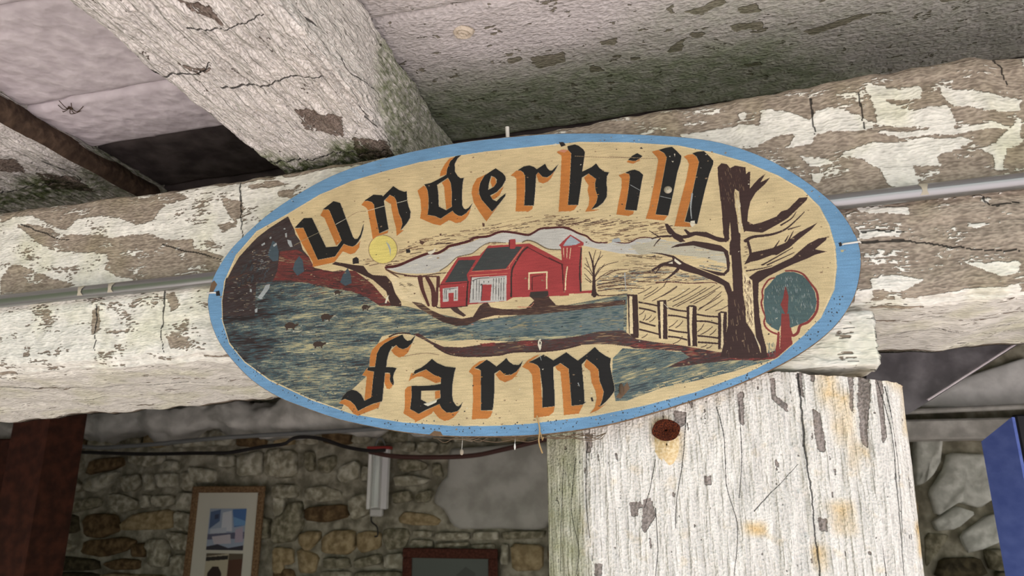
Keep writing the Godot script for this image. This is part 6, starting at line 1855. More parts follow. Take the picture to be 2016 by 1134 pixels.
func lettering() -> Array:
	return [
		["U", [-272.3, -85.6, -260.6, -97.7, -249.3, -97, -227.2, -56.1, -211.9, -56.2, -206.6, -63.6, -225.6, -104.3, -227.6, -106.7, -235.2, -107.2, -221.3, -117.3, -212, -114.1, -199.6, -84.8, -192, -67.1, -189.5, -64.1, -185.7, -63.8, -182.3, -69.3, -179, -82.6, -179, -75.1, -181.3, -65.7, -184.5, -60, -188.3, -55.8, -191.7, -54.3, -196.8, -55.7, -203.6, -58.7, -214.2, -43.1, -237, -40.4, -260.1, -84.6], [[-271.9, -84.3, -260.1, -84.8, -237, -40.4, -214.2, -43.1, -203.6, -58.7, -196.8, -55.5, -191.7, -54.1, -185.8, -56.6, -182, -60.8, -183, -52.5, -188.2, -45.9, -194.1, -44.4, -200.3, -47.3, -204.5, -49.1, -214.7, -35.6, -243, -31.6, -244, -38.2, -260.5, -63.5], [-238.2, -99.4, -234.6, -107.1, -227.6, -106.7, -225.6, -104.3, -206.6, -63.6, -213.7, -57.3, -229.8, -90.5, -232, -95.3]], [], []],
		["n", [-179.4, -113.9, -167.6, -121.1, -156, -119.2, -154.9, -117.5, -141.7, -130.1, -133.9, -124.2, -126.8, -121, -123.8, -121.5, -122.5, -108.4, -120.6, -101.2, -117.7, -93.9, -118.1, -85.9, -121.8, -79.2, -129.8, -70.2, -127.6, -78.7, -128.9, -84.8, -132.6, -92.2, -135.6, -103.5, -136.8, -110.2, -139.5, -115.1, -145.7, -118.7, -153.4, -111.8, -151.5, -101.9, -148.2, -85.5, -145.5, -73.3, -157.4, -68.8, -159.9, -79.5, -163.7, -93.9, -166.1, -107.3, -169.1, -111.2, -174.8, -113.4], [[-183.2, -108.9, -179.4, -113.6, -174.8, -113.4, -169.1, -111.2, -166.1, -107.3, -158.5, -71.4, -157.2, -68.5, -145.6, -71.8, -146.5, -68.4, -161.2, -65.1, -165.5, -61, -168.2, -74.2, -174.7, -102, -177.4, -105.3], [-152, -112.1, -145.7, -118.7, -139.5, -115.1, -136.3, -109.7, -132.1, -92.1, -128.4, -84.8, -127.3, -77.7, -129.3, -70.9, -125.8, -70.2, -134.6, -63.7, -135.9, -74.5, -139.9, -87.8, -142.9, -100.1, -143.7, -106.3, -147.3, -108.6]], [], []],
		["d", [-101.3, -128.4, -92.3, -129.6, -83.5, -133.3, -72.8, -138.3, -72, -145.9, -68.3, -155.8, -61.5, -162.3, -54.2, -163.1, -59, -159, -62.3, -152.1, -62, -141.8, -58.2, -135.3, -54.7, -132.1, -50.4, -132.2, -51.7, -125.6, -52.5, -112.6, -52, -96.6, -49.8, -92, -47.4, -90.5, -43.6, -92.4, -39.4, -97.5, -42.2, -90.8, -46.9, -85.8, -52.5, -82.4, -56.8, -83.4, -61.2, -86.6, -64.1, -90.3, -70.8, -86.4, -78.9, -81.4, -86.2, -85.3, -95.5, -87.8, -94.5, -96.5, -94.8, -108.5, -96.4, -119.8, -99.1, -125.7], [[-109.8, -121.1, -102.1, -127, -99, -125.1, -96.4, -119.3, -94.8, -108.5, -95.5, -87.6, -86.2, -85.3, -78.9, -81.4, -64.1, -90, -61.2, -86.4, -56.8, -83.2, -52.5, -82.4, -46.9, -85.3, -41.2, -91.7, -43.5, -84, -47.7, -78.5, -53.4, -74.6, -59.6, -73.9, -65.8, -77.6, -68.7, -78.4, -79.2, -72.6, -87.9, -75.1, -105.2, -84, -104, -94.3, -105.4, -108.5], [-81.4, -137.2, -80.3, -143.7, -75.1, -153.4, -69.4, -160.1, -62, -161.9, -68.3, -155.8, -72, -145.9, -72.8, -138.9]], [-84.3, -126.2, -70.8, -134.1, -67.2, -127.1, -65.6, -115.8, -65.2, -95.3, -71.9, -91.7, -81.5, -97.3, -82.6, -115.5], [[-78.5, -128.7, -70.8, -133.5, -67.2, -127.1, -65.6, -115.8, -65.2, -95.8, -71.9, -92.5, -74.2, -110.6, -75.4, -122.8]]],
		["e", [-31.2, -114.6, -29.6, -123.4, -24.4, -132.4, -16.8, -137.2, -10.3, -140.8, -7.3, -138.2, -1.6, -133.6, 1.7, -128.8, 2.1, -124.3, -2.6, -115.8, -9.2, -109.5, -17.2, -105.8, -13.9, -100, -9.3, -97.5, -4.5, -102.1, 1.9, -106.6, 1.6, -103.5, -6.4, -93.4, -14.6, -84.6, -18.5, -89.7, -27.6, -101.3, -30.5, -108.5], [[-40.5, -111.5, -39.2, -120.3, -34, -129.9, -26.3, -132.6, -22, -134.7, -29.6, -123.4, -31.2, -114.6, -30, -107.5, -27.6, -101.3, -14.6, -84.6, -8.2, -90.7, -21.7, -72.9, -29.8, -84.8, -37.5, -98.3], [-16.7, -104.2, -8.2, -109.4, -2.1, -114.7, -0.2, -116, -6.3, -104.3, -11.5, -100.8, -13.9, -100.5]], [-19.4, -113.4, -18.7, -121.3, -15.8, -131.1, -11.6, -129.1, -9.2, -125.9, -9.4, -121.4, -12.5, -116.7], [[-16.8, -123.1, -15.4, -130, -11.3, -128.6, -9.7, -121.4, -12.5, -117.2, -14.8, -116.5]]],
		["r", [17, -135.4, 24.5, -139.6, 31.5, -140.1, 36.6, -137.9, 40.3, -134.2, 50.6, -140.4, 52.8, -134.7, 55.9, -130.9, 58.7, -130.6, 62.4, -134.2, 66.2, -137.8, 62.4, -130.7, 57.2, -125.3, 52.6, -122.4, 47.1, -123.9, 42.1, -130.3, 39.3, -127.2, 37.9, -106.6, 36, -88.1, 24.5, -89.2, 25.9, -107.8, 26.1, -125.5, 24, -131.7, 20.7, -134.5], [[8, -129.3, 15.1, -135.1, 20.7, -134.5, 24.4, -131.1, 26.1, -124.5, 24.5, -88.9, 35, -87.6, 34.1, -83.6, 29.5, -81.2, 13.8, -82.4, 15.4, -102.9, 15, -124.6, 12.3, -127.9], [39.5, -127.1, 42.1, -129.8, 47.1, -123.6, 52.6, -122.4, 57.7, -125.1, 61.4, -129.4, 57.6, -121.4, 52.9, -116.9, 47.4, -115, 42.4, -117.5]], [], []],
		["h", [77.8, -160.5, 87, -161.8, 91.5, -159.5, 96.8, -154.4, 98.6, -150.2, 96.7, -138, 94.5, -125.5, 105.9, -130.2, 111.4, -134.5, 114.8, -128.3, 120.8, -122.8, 126.3, -121.4, 123.2, -116.7, 122.4, -108.1, 122.8, -100.4, 122, -90.9, 117.5, -84.2, 111.2, -79.6, 103.6, -76.9, 109.6, -84.5, 111.6, -91.9, 109.3, -101.7, 109.2, -109.4, 110.7, -114.6, 102, -122.5, 94, -118.2, 91.5, -101.5, 88.5, -84, 76.5, -85.1, 78.5, -101.8, 80.5, -125.9, 82.3, -150.5, 78.6, -155.9], [[64.7, -154.4, 72.2, -157.1, 78.5, -155.4, 82.3, -150.5, 80.5, -125.9, 78.5, -101.8, 76.5, -84.8, 87.8, -83.8, 83.6, -78.3, 79.1, -76.9, 65.3, -77.8, 67.1, -98, 68.6, -117.3, 70.6, -148.7], [96.5, -117.9, 102, -122.3, 110.3, -114.6, 109.2, -109.4, 109.3, -101.7, 111.5, -91.9, 109.6, -84.9, 103.6, -76.9, 113.7, -76, 106.6, -74.8, 96.4, -75, 100.7, -82.4, 101.8, -90.9, 100, -101.6, 101.5, -107.7, 98.1, -113.4]], [], []],
		["i", [144.4, -118.9, 150.2, -121.2, 155.5, -121.9, 160.6, -119.2, 164.9, -114.4, 162.4, -104.2, 159.5, -90.2, 155.3, -71.1, 142.2, -73.2, 145, -85, 147.4, -98, 149.6, -112.1, 149.3, -117], [[136.7, -116.8, 144, -119, 147.9, -117.9, 149.8, -115, 147.4, -98, 142.2, -73, 152.1, -70.7, 151, -67.1, 145.7, -65.2, 132.1, -68.3, 135.4, -84, 139.5, -100.7, 140.2, -112.1]], [], []],
		["dot", [148.7, -134.9, 153.8, -139.8, 159.7, -142.5, 165.3, -138, 162.4, -135.4, 156.5, -132.5, 152.6, -133.6], [[146.8, -132.5, 149.2, -135.4, 156.5, -132.5, 165.1, -137.8, 160.5, -132.7, 154.2, -129.5]], [], []],
		["l", [184.2, -143.8, 192.5, -145.7, 199.5, -146.2, 204.3, -140.6, 209.4, -133.3, 207.6, -125.3, 203.3, -113.4, 196.4, -85.8, 189.8, -61.8, 176.1, -64.6, 179.9, -78.9, 185.5, -101.9, 192.8, -133.1, 190.4, -139.2], [[176.3, -142.7, 184.2, -144, 188.8, -141.8, 192.8, -133.1, 185.5, -101.9, 176.1, -64.4, 189.4, -61.9, 184.9, -56.3, 164.8, -60.3, 169.3, -72.5, 178.2, -108.3, 183, -130.8, 181.9, -134.8]], [], []],
		["l", [221.5, -135.3, 227.1, -136.8, 234.7, -136.8, 240.1, -130, 244, -123.8, 243.5, -119.6, 238.4, -107.9, 233, -91.6, 225.1, -64.7, 220.7, -49.2, 207.7, -53.4, 213, -69.5, 218.4, -87.4, 228.3, -124.1, 226.2, -131], [[211.9, -132.5, 216.7, -134.4, 224, -134.6, 228.3, -123.9, 218.4, -87.4, 206.8, -53.1, 214.1, -50.2, 214.2, -46.1, 195.7, -48.5, 201.1, -66.8, 212.9, -104.8, 217.1, -122.4, 215.4, -127.8]], [], []],
		["f", [-195.1, 134.5, -192.6, 129.8, -187.7, 124.2, -182.1, 122.3, -175.8, 124.1, -169.9, 128.7, -165.7, 135.9, -157.5, 132.2, -156.2, 110.6, -155.5, 102.2, -163.9, 100.4, -163.6, 96.8, -154.6, 96.9, -153, 81.2, -149.5, 74.1, -144.1, 69.4, -132.9, 64, -122.2, 59.8, -120.2, 64.2, -116.3, 67.5, -112.1, 67.3, -106, 61.2, -110.1, 70.5, -115.6, 75.7, -121.1, 77.2, -125.9, 75.6, -129.3, 71.9, -135.3, 75.2, -138.3, 80.9, -140.3, 89.8, -140.7, 97.4, -132.4, 98.2, -127.9, 99.3, -130.8, 104.5, -131.9, 109.7, -130.5, 115.9, -131.1, 119, -134, 116.7, -135.7, 112.2, -135.8, 106.9, -135.7, 104.3, -142, 104, -143, 121.7, -143.9, 136.9, -154.8, 139.2, -163, 142.5, -172.9, 147.2, -177.2, 140.3, -183.2, 135.3, -190, 132.9], [[-197.3, 137.6, -193.3, 133.3, -188.1, 133, -182.7, 135.8, -177, 140.8, -172.9, 147.2, -163, 142.5, -146, 137.3, -148, 144.2, -161.8, 148.6, -172.8, 152.6, -178.6, 149.9, -185.6, 142.3, -191.5, 139], [-165.8, 135.4, -165.1, 120.9, -164.4, 107.7, -170.2, 105.7, -164.5, 97.8, -163.9, 100.5, -155.5, 102.5, -157.8, 132.2], [-161.7, 96, -161.5, 82.7, -159.4, 76.4, -152.6, 69.4, -139.6, 62.8, -123.6, 60.1, -144.1, 69.4, -149.5, 74.1, -153, 81.2, -154.6, 96], [-135.6, 77.9, -129.3, 72.3, -125.8, 75.9, -121.1, 77.4, -115.5, 75.8, -110.6, 71.4, -114.4, 81.1, -119.8, 85.8, -126.4, 86.4, -131.7, 83], [-142.1, 116.4, -141.7, 104.9, -136, 105.2, -135.7, 112.2, -134, 116.7, -132, 119.2, -135.5, 123.2, -138.8, 122.7]], [], []],
		["a", [-108.3, 108.3, -105.3, 102.7, -98, 99.9, -91.7, 95.7, -85.4, 90.2, -78.9, 95.3, -68.8, 99.7, -56.6, 101.5, -58.3, 106.6, -60.3, 120.4, -60.5, 132.4, -59.1, 139.3, -55.4, 144.5, -52.8, 145.4, -50.1, 143.4, -48.4, 140.9, -50.1, 146.3, -53.6, 150.4, -60.6, 151.9, -66.8, 151.4, -72.3, 147, -75.1, 141.8, -90.2, 147.8, -99.3, 152.2, -104.6, 149.1, -109.7, 146.8, -108.4, 132.7, -108.8, 120.3, -93.7, 121, -81.9, 120.4, -73.8, 119.3, -74, 112.1, -82.2, 108.8, -87.8, 105.1, -92, 102, -98.8, 104.2, -103.3, 105.8], [[-116.9, 124.6, -113.8, 121.2, -109.3, 120.5, -108.4, 132.7, -109.7, 146.8, -99.3, 152.5, -75.1, 142.1, -72.3, 147, -66.8, 151.6, -60.6, 152.1, -51.8, 150.1, -57.9, 157.1, -64, 160.3, -69.3, 160.8, -75.6, 157.5, -80.2, 152.3, -82.2, 149.7, -84.2, 152.6, -103.3, 161.9, -103.8, 159.3, -117.8, 151.3, -116.2, 144.5], [-112.7, 115.1, -110.2, 106.4, -108.4, 105.2, -108, 108.4, -92, 102.3, -87.8, 105.1, -74, 112.1, -73.9, 116.9, -80.2, 118.4, -88.4, 114.2, -96.8, 110, -103.2, 110.2, -109.5, 112.6]], [-97, 126.5, -74.6, 126.4, -74.3, 135.4, -81.5, 138.6, -87.7, 141.4, -97.1, 136], [[-80.8, 128.3, -79.9, 127.1, -74.7, 126.8, -74.5, 135, -80.2, 136.1]]],
		["r", [-34.7, 102.8, -27.6, 98.3, -20.5, 93.8, -16.1, 96.6, -9.2, 102, -2, 96.7, 2.2, 92.8, 5, 97, 10.2, 100.7, 16.3, 101.3, 18.9, 99.3, 20.9, 96.8, 18.9, 102.3, 13.7, 108.5, 6.7, 112.3, 0.6, 111.9, -5.1, 106.1, -11.5, 109.7, -11.8, 132.2, -12.9, 147.3, -13.7, 150.5, -26.8, 150.5, -26.9, 127.5, -27.3, 105.6, -30.2, 103.8], [[-41.3, 106.4, -36.5, 100.5, -28.5, 95.2, -20.5, 93.8, -34.2, 102.4, -33.8, 103.7, -27.3, 106.1, -26.8, 150.5, -13.5, 151.5, -15.9, 157.3, -19.3, 159.5, -37.2, 159.9, -36.1, 140, -36.5, 110.9], [-10.3, 111, -5.1, 106.2, 0.6, 111.9, 6.7, 112.5, 13.7, 108.9, 18.5, 103.1, 14.5, 111.1, 8.4, 117.2, 0.6, 120.1, -5.5, 117.2]], [], []],
		["m", [27.8, 98.7, 36.1, 95.1, 44.7, 90.8, 49.8, 94, 55.5, 97.8, 62.6, 93.7, 70.2, 89.3, 76.1, 94.3, 82.6, 99.2, 93.9, 91.2, 101.8, 84.8, 106.4, 90.1, 112.9, 95, 118.7, 98.2, 117.4, 106.1, 119, 116.1, 121.3, 129.4, 121.1, 133.4, 117.7, 138.2, 111.7, 144.6, 104.6, 150.2, 107.7, 142.8, 109.7, 133.9, 105.6, 122.2, 104.9, 109.8, 100.9, 105, 92.4, 97.9, 86.8, 103.6, 87.6, 118.3, 88.3, 133.2, 88.4, 144.7, 90.4, 144.3, 86.6, 147.1, 74.6, 148, 73.8, 132.7, 73, 117.7, 72.2, 107.6, 63.3, 101, 55.1, 105.3, 55.3, 117.1, 56.1, 137.1, 56.2, 148, 42.4, 149.1, 42.8, 128.4, 40.2, 106.4, 37.7, 102.5, 33.4, 100.2], [[20, 103.5, 26.5, 96.5, 34.4, 92.1, 41.3, 90.2, 27.8, 98.7, 33.4, 100.3, 37.8, 102.7, 40.2, 106.4, 42.4, 149.1, 55.9, 148.3, 54.5, 154.4, 49.4, 158.3, 33, 160, 32.9, 140.6, 31.3, 112.8, 27.3, 107.2], [57.3, 104.9, 63.3, 101, 72.2, 107.6, 74.2, 148.4, 87, 147.5, 81.8, 156.7, 65.7, 157.9, 64.9, 137.4, 63.1, 110.7, 59.7, 108.8], [89.3, 104.1, 92.4, 98.2, 100.9, 105.2, 104.9, 110.2, 105.6, 122.2, 109.7, 134.3, 107.7, 142.8, 104.6, 150.4, 112.4, 146.6, 102.4, 153.6, 93.7, 157, 99.2, 150.7, 101.6, 141, 100.7, 132.8, 96.9, 123.6, 95.7, 111.1, 90.4, 106.7]], [], []],
	]


# ---------------------------------------------------------------- small things on the beam and round the sign
func path3(list: Array) -> PackedVector3Array:
	var r := PackedVector3Array()
	for i in range(0, list.size(), 3):
		r.append(Vector3(list[i], list[i + 1], list[i + 2]))
	var c := Curve3D.new()
	for i in r.size():
		var t := (r[mini(i + 1, r.size() - 1)] - r[maxi(i - 1, 0)]) / 6.0
		c.add_point(r[i], -t, t)
	var o := PackedVector3Array()
	var n := maxi(r.size() * 8, 12)
	for k in n + 1:
		o.append(c.sample_baked(c.get_baked_length() * k / n, true))
	return o


func build_front_details() -> void:
	var o := thing("conduit", "grey metal conduit pipe running along the beam behind the sign", "pipe")
	part("pipe", tube(path3([-3.68, EYE + 0.16, -0.791, -0.9, EYE + 0.2545, -0.791, -0.571, EYE + 0.2645, -0.7895, -0.2, EYE + 0.283, -0.7895, 0.196, EYE + 0.302, -0.7895, 0.386, EYE + 0.3098, -0.791, 3.18, EYE + 0.43, -0.791]), 0.009, 24), M.metal, o)
	for q in [[-0.762, 0.2585], [-0.715, 0.26], [0.286, 0.3057]]:
		part("paint_spot", loft(12, 5, func(u: float, v: float) -> Vector3:
			return Vector3((u - 0.5) * 0.007 * (1.0 + 0.4 * sin(v * 7.0)), sin(1.2 - v * 1.9) * 0.0094, cos(1.2 - v * 1.9) * 0.0094), func(u: float, v: float) -> Vector2: return Vector2(u, v)), plain(Color8(172, 164, 146), 0.7), o, Vector3(q[0], EYE + q[1], -0.7902), "dried drip on the pipe")
	o = thing("nail", "small white painted nail standing on the beam above the sign", "nail")
	part("shank", tube(path3([-0.172, EYE + 0.405, -0.79, -0.1722, EYE + 0.42, -0.7895, -0.1728, EYE + 0.4375, -0.789]), 0.0022, 10, 0.0026), M.wire, o)
	o = thing("straw", "dry straw stalk hanging from the sign's lower rim below the letter m", "straw")
	part("stalk", tube(path3([SIGN.x + 0.0365, SIGN.y - 0.158, SIGN.z + 0.003, SIGN.x + 0.0395, SIGN.y - 0.172, SIGN.z + 0.004, SIGN.x + 0.0385, SIGN.y - 0.186, SIGN.z + 0.004, SIGN.x + 0.042, SIGN.y - 0.198, SIGN.z + 0.003]), 0.0009, 6), plain(Color8(176, 146, 100), 0.8), o)
	part("stalk", tube(path3([SIGN.x + 0.0405, SIGN.y - 0.176, SIGN.z + 0.004, SIGN.x + 0.0425, SIGN.y - 0.184, SIGN.z + 0.005, SIGN.x + 0.0435, SIGN.y - 0.181, SIGN.z + 0.006]), 0.0006, 5), plain(Color8(176, 146, 100), 0.8), o)
	# dusty web along the underside of the sign
	var st := SurfaceTool.new()
	st.begin(Mesh.PRIMITIVE_TRIANGLES)
	for k in 18:
		var a := rng.randf_range(-0.09, 0.085)
		var b := a + rng.randf_range(0.02, 0.07)
		var y0 := -0.179 + 0.02 * maxf(a - 0.03, 0.0)
		var sag := rng.randf_range(0.001, 0.007)
		st.append_from(tube(path3([SIGN.x + a, SIGN.y + y0, SIGN.z - 0.004, SIGN.x + (a + b) / 2, SIGN.y + y0 - sag, SIGN.z - 0.003 + rng.randf_range(-0.003, 0.003), SIGN.x + minf(b, 0.11), SIGN.y - 0.177, SIGN.z - 0.005]), 0.00035, 4), 0, Transform3D.IDENTITY)
	var web := part("cobweb", st.commit(), plain(Color8(120, 102, 82), 0.9), self)
	web.set_meta("kind", "stuff")
	tag(web, "dusty brown cobweb threads under the sign's lower rim", "cobweb")
	var cocoon := func(called: String, label: String, at: Vector3, size: Vector3, m: Material, thread: float) -> void:
		var c := thing(called, label, "cocoon", at)
		part("case", loft(12, 9, func(u: float, v: float) -> Vector3:
			var a := TAU * u
			var t := v * PI
			return Vector3(cos(-a) * sin(t) * size.x, cos(t) * size.y, sin(-a) * sin(t) * size.z), func(u: float, v: float) -> Vector2: return Vector2(u, v)), m, c)
		if thread > 0:
			part("thread", tube(path3([0, size.y * 0.8, 0, 0.0005, size.y + thread * 0.5, 0, 0, size.y + thread, -0.002]), 0.00025, 4), M.wire, c)
	cocoon.call("cocoon", "small white cocoon hanging below the sign beside the straw", Vector3(SIGN.x + 0.0104, SIGN.y - 0.190, SIGN.z - 0.004), Vector3(0.0011, 0.0036, 0.0011), M.wire, 0.011)
	cocoon.call("cocoon", "tiny grey cocoon dangling on a thread below the sign's lettering", Vector3(SIGN.x - 0.0496, SIGN.y - 0.195, SIGN.z - 0.004), Vector3(0.0022, 0.0034, 0.002), plain(Color8(150, 140, 124), 0.9), 0.016)
	cocoon.call("cocoon", "brown dried cocoon stuck on the sign right of the letter m", Vector3(SIGN.x + 0.1285, SIGN.y - 0.132, SIGN.z + 0.0022), Vector3(0.0026, 0.0062, 0.0024), plain(Color8(84, 66, 48), 0.9), 0.0)


func build_husk() -> void:
	# a dried spider on the left ceiling board
	var at := Vector3(-0.8373, soffit_y(-0.8373) - 0.005, -0.7877)
	var c := thing("spider_husk", "dried brown spider husk on the left ceiling board", "spider", at)
	part("body", loft(10, 7, func(u: float, v: float) -> Vector3: return Vector3(cos(-TAU * u) * sin(v * PI) * 0.003, cos(v * PI) * 0.0022, sin(-TAU * u) * sin(v * PI) * 0.0042), func(u: float, v: float) -> Vector2: return Vector2(u, v)), M.bare, c)
	for k in 7:
		var t := TAU * (k + 0.3) / 7.0
		var l := 0.014 + 0.009 * fmod(k * 0.61, 1.0)
		part("leg", tube(path3([cos(t) * 0.002, -0.001, sin(t) * 0.002, cos(t + 0.2) * l * 0.5, -0.005, sin(t + 0.2) * l * 0.5, cos(t + 0.5) * l, 0.0015, sin(t + 0.5) * l]), 0.0006, 5), M.bare, c)


# ---------------------------------------------------------------- things at the back of the shed
func picture(called: String, label: String, where: Vector3, w: float, h: float, bar: float, m: Material, mount: Material, inner: Array, lean: float) -> Node3D:
	var o := thing(called, label, "picture", where)
	o.rotation.x = lean
	var st := SurfaceTool.new()
	st.begin(Mesh.PRIMITIVE_TRIANGLES)
	st.set_smooth_group(-1)
	soft_box(Vector3(-w / 2, -bar, 0), Vector3(w / 2, 0, 0.022), 0.004, st)
	soft_box(Vector3(-w / 2, -h, 0), Vector3(w / 2, -h + bar, 0.022), 0.004, st)
	soft_box(Vector3(-w / 2, -h + bar, 0), Vector3(-w / 2 + bar, -bar, 0.0215), 0.004, st)
	soft_box(Vector3(w / 2 - bar, -h + bar, 0), Vector3(w / 2, -bar, 0.0215), 0.004, st)
	st.generate_normals()
	part("frame", st.commit(), m, o)
	if mount:
		part("mount", soft_box(Vector3(-w / 2 + bar * 0.8, -h + bar * 0.8, 0.001), Vector3(w / 2 - bar * 0.8, -bar * 0.8, 0.006), 0.001), mount, o)
	for p in inner:
		# each print: left, top, right, bottom, texture
		var q := QuadMesh.new()
		q.size = Vector2(p[2] - p[0], p[1] - p[3])
		part("print", q, p[4], o, Vector3((p[0] + p[2]) / 2, (p[1] + p[3]) / 2, 0.0075))
	return o


func printed(w: int, h: int, base: Color, shapes: Array) -> StandardMaterial3D:
	var im := Image.create_empty(w, h, false, Image.FORMAT_RGB8)
	im.fill(base)
	for s in shapes:
		var p := pairs(s[1])
		for i in p.size():
			p[i] *= Vector2(w, h)
		scan(im, p, s[0])
	var m := StandardMaterial3D.new()
	m.albedo_texture = ImageTexture.create_from_image(im)
	m.roughness = 0.5
	return m


func build_back_things() -> void:
	var town := printed(128, 144, Color8(150, 162, 178), [[Color8(74, 110, 160), [0.62, 0.02, 1.0, 0.0, 1.0, 0.4, 0.7, 0.45]], [Color8(108, 150, 190), [0.66, 0.2, 1.0, 0.3, 1.0, 0.4, 0.7, 0.42]], [Color8(78, 98, 130), [0.02, 0.08, 0.3, 0.02, 0.3, 0.3, 0.02, 0.5]], [Color8(196, 200, 204), [0.36, 0.1, 0.6, 0.05, 0.66, 0.55, 0.36, 0.55]], [Color8(178, 186, 194), [0.06, 0.5, 0.5, 0.45, 0.5, 0.6, 0.06, 0.62]], [Color8(60, 68, 90), [0.15, 0.15, 0.26, 0.13, 0.26, 0.24, 0.15, 0.26]],
		[Color8(90, 92, 112), [0.0, 0.62, 1.0, 0.56, 1.0, 0.72, 0.0, 0.75]], [Color8(188, 182, 186), [0.12, 0.68, 0.62, 0.62, 0.66, 0.84, 0.2, 0.86]], [Color8(170, 158, 170), [0.74, 0.5, 0.94, 0.44, 0.98, 0.8, 0.76, 0.82]], [Color8(52, 50, 58), [0.0, 0.92, 0.3, 0.86, 0.6, 0.95, 1.0, 0.88, 1.0, 1.0, 0.0, 1.0]]])
	var arch := printed(128, 144, Color8(92, 82, 66), [[Color8(180, 172, 146), [0.0, 0.05, 0.62, 0.0, 0.6, 1.0, 0.0, 1.0]], [Color8(46, 32, 26), [0.08, 0.3, 0.2, 0.2, 0.36, 0.2, 0.46, 0.3, 0.46, 1.0, 0.08, 1.0]], [Color8(84, 56, 40), [0.62, 0.1, 1.0, 0.08, 1.0, 1.0, 0.62, 1.0]], [Color8(66, 76, 76), [0.72, 0.35, 0.95, 0.33, 0.95, 0.7, 0.72, 0.7]], [Color8(40, 36, 30), [0.0, 0.06, 0.6, 0.03, 0.6, 0.09, 0.0, 0.12]]])
	picture("framed_picture", "thin framed picture with pale mount and two small prints, hung on the stone wall", Vector3(-2.3, 1.617, -3.545), 0.425, 0.78, 0.034, M.frame_tan, M.mat, [[-0.1, -0.115, 0.115, -0.322, town], [-0.095, -0.338, 0.118, -0.66, arch]], 0.0)
	var portrait := printed(128, 128, Color8(70, 78, 70), [[Color8(52, 58, 50), [0.58, 0.16, 0.7, 0.08, 0.82, 0.14, 0.78, 0.28, 0.62, 0.3]], [Color8(168, 168, 156), [0.36, 0.46, 0.42, 0.34, 0.52, 0.32, 0.58, 0.42, 0.6, 0.7, 0.34, 0.7]], [Color8(116, 110, 98), [0.41, 0.48, 0.47, 0.41, 0.54, 0.46, 0.53, 0.66, 0.43, 0.66]], [Color8(56, 58, 54), [0.2, 0.8, 0.4, 0.66, 0.58, 0.66, 0.78, 0.8, 0.8, 1.0, 0.2, 1.0]]])
	picture("framed_picture", "dark brown framed portrait print on the stone wall, only its top showing", Vector3(-1.068, 1.318, -3.545), 0.478, 0.56, 0.045, M.frame_red, null, [[-0.2, -0.045, 0.2, -0.52, portrait]], 0.05)
	# hanging tube with a red cap
	var g := thing("hanging_gauge", "white and clear plastic tube gauge with a red cap hanging on the stone wall", "gauge", Vector3(-1.455, 1.5, -3.54))
	g.rotation.z = 0.0
	part("backing", soft_box(Vector3(-0.052, 0, -0.02), Vector3(0.052, 0.296, 0.0), 0.004), plain(Color8(206, 206, 200), 0.6), g)
	part("rail", soft_box(Vector3(-0.053, 0.0, 0.0), Vector3(-0.036, 0.296, 0.022), 0.003), plain(Color8(222, 222, 216), 0.5), g)
	part("rail", soft_box(Vector3(0.022, 0.0, 0.0), Vector3(0.053, 0.296, 0.022), 0.003), plain(Color8(206, 206, 204), 0.5), g)
	var clear := plain(Color(0.9, 0.95, 0.93, 0.25), 0.08)
	clear.transparency = BaseMaterial3D.TRANSPARENCY_ALPHA
	part("tube", tube(path3([-0.008, 0.01, 0.014, -0.008, 0.15, 0.014, -0.008, 0.29, 0.014]), 0.019, 16), clear, g, Vector3.ZERO, "clear tube")
	part("cap", soft_box(Vector3(-0.062, 0.294, -0.02), Vector3(0.062, 0.31, 0.028), 0.003), plain(Color8(150, 42, 36), 0.5), g, Vector3.ZERO, "red cap")
	part("hanger", tube(path3([-0.03, 0.31, 0.0, -0.012, 0.345, 0.0, 0.0, 0.352, 0.0, 0.012, 0.345, 0.0, 0.03, 0.31, 0.0]), 0.004, 8), M.pipe_grey, g)
	part("outlet", soft_box(Vector3(-0.035, -0.035, -0.012), Vector3(0.03, 0.002, 0.018), 0.006), plain(Color8(190, 190, 184), 0.5), g)
	part("hook", tube(path3([-0.03, -0.03, 0.0, -0.026, -0.06, 0.004, 0.006, -0.085, 0.01, 0.012, -0.125, 0.01, -0.004, -0.13, 0.012]), 0.004, 8), M.cable, g, Vector3.ZERO, "dark wire hook")
	# pipe and cables along the top of the wall
	var o := thing("pipe", "thin grey pipe running along the top of the stone wall", "pipe")
	part("run", tube(path3([-4.002, 1.880, -3.300, -3.211, 1.849, -3.300, -3.098, 1.830, -3.300, -2.939, 1.815, -3.300, -2.766, 1.820, -3.300, -2.579, 1.829, -3.300, -2.350, 1.845, -3.300, -2.215, 1.853, -3.300, -1.868, 1.865, -3.300, -1.666, 1.871, -3.300, -1.465, 1.877, -3.300, -1.172, 1.887, -3.300, -0.629, 1.890, -3.300]), 0.011, 10), M.pipe_grey, o)
	o = thing("cable", "black cable sagging along the top of the stone wall", "cable")
	part("run", tube(path3([-4.019, 1.855, -3.320, -3.232, 1.804, -3.320, -2.681, 1.780, -3.320, -2.401, 1.780, -3.320, -2.174, 1.780, -3.320, -1.999, 1.805, -3.320, -1.875, 1.818, -3.320, -1.829, 1.845, -3.320, -1.743, 1.849, -3.320, -1.656, 1.834, -3.320, -1.544, 1.798, -3.320, -1.419, 1.777, -3.320, -1.337, 1.779, -3.320]), 0.009, 8), M.cable, o)
	o = thing("cable", "reddish brown cable sagging from the gauge towards the post", "cable")
	part("run", tube(path3([-1.427, 1.774, -3.340, -1.295, 1.750, -3.340, -1.102, 1.743, -3.340, -0.905, 1.748, -3.340, -0.752, 1.775, -3.340, -0.562, 1.815, -3.340, -0.265, 1.870, -3.340]), 0.011, 8), M.cable_red, o)
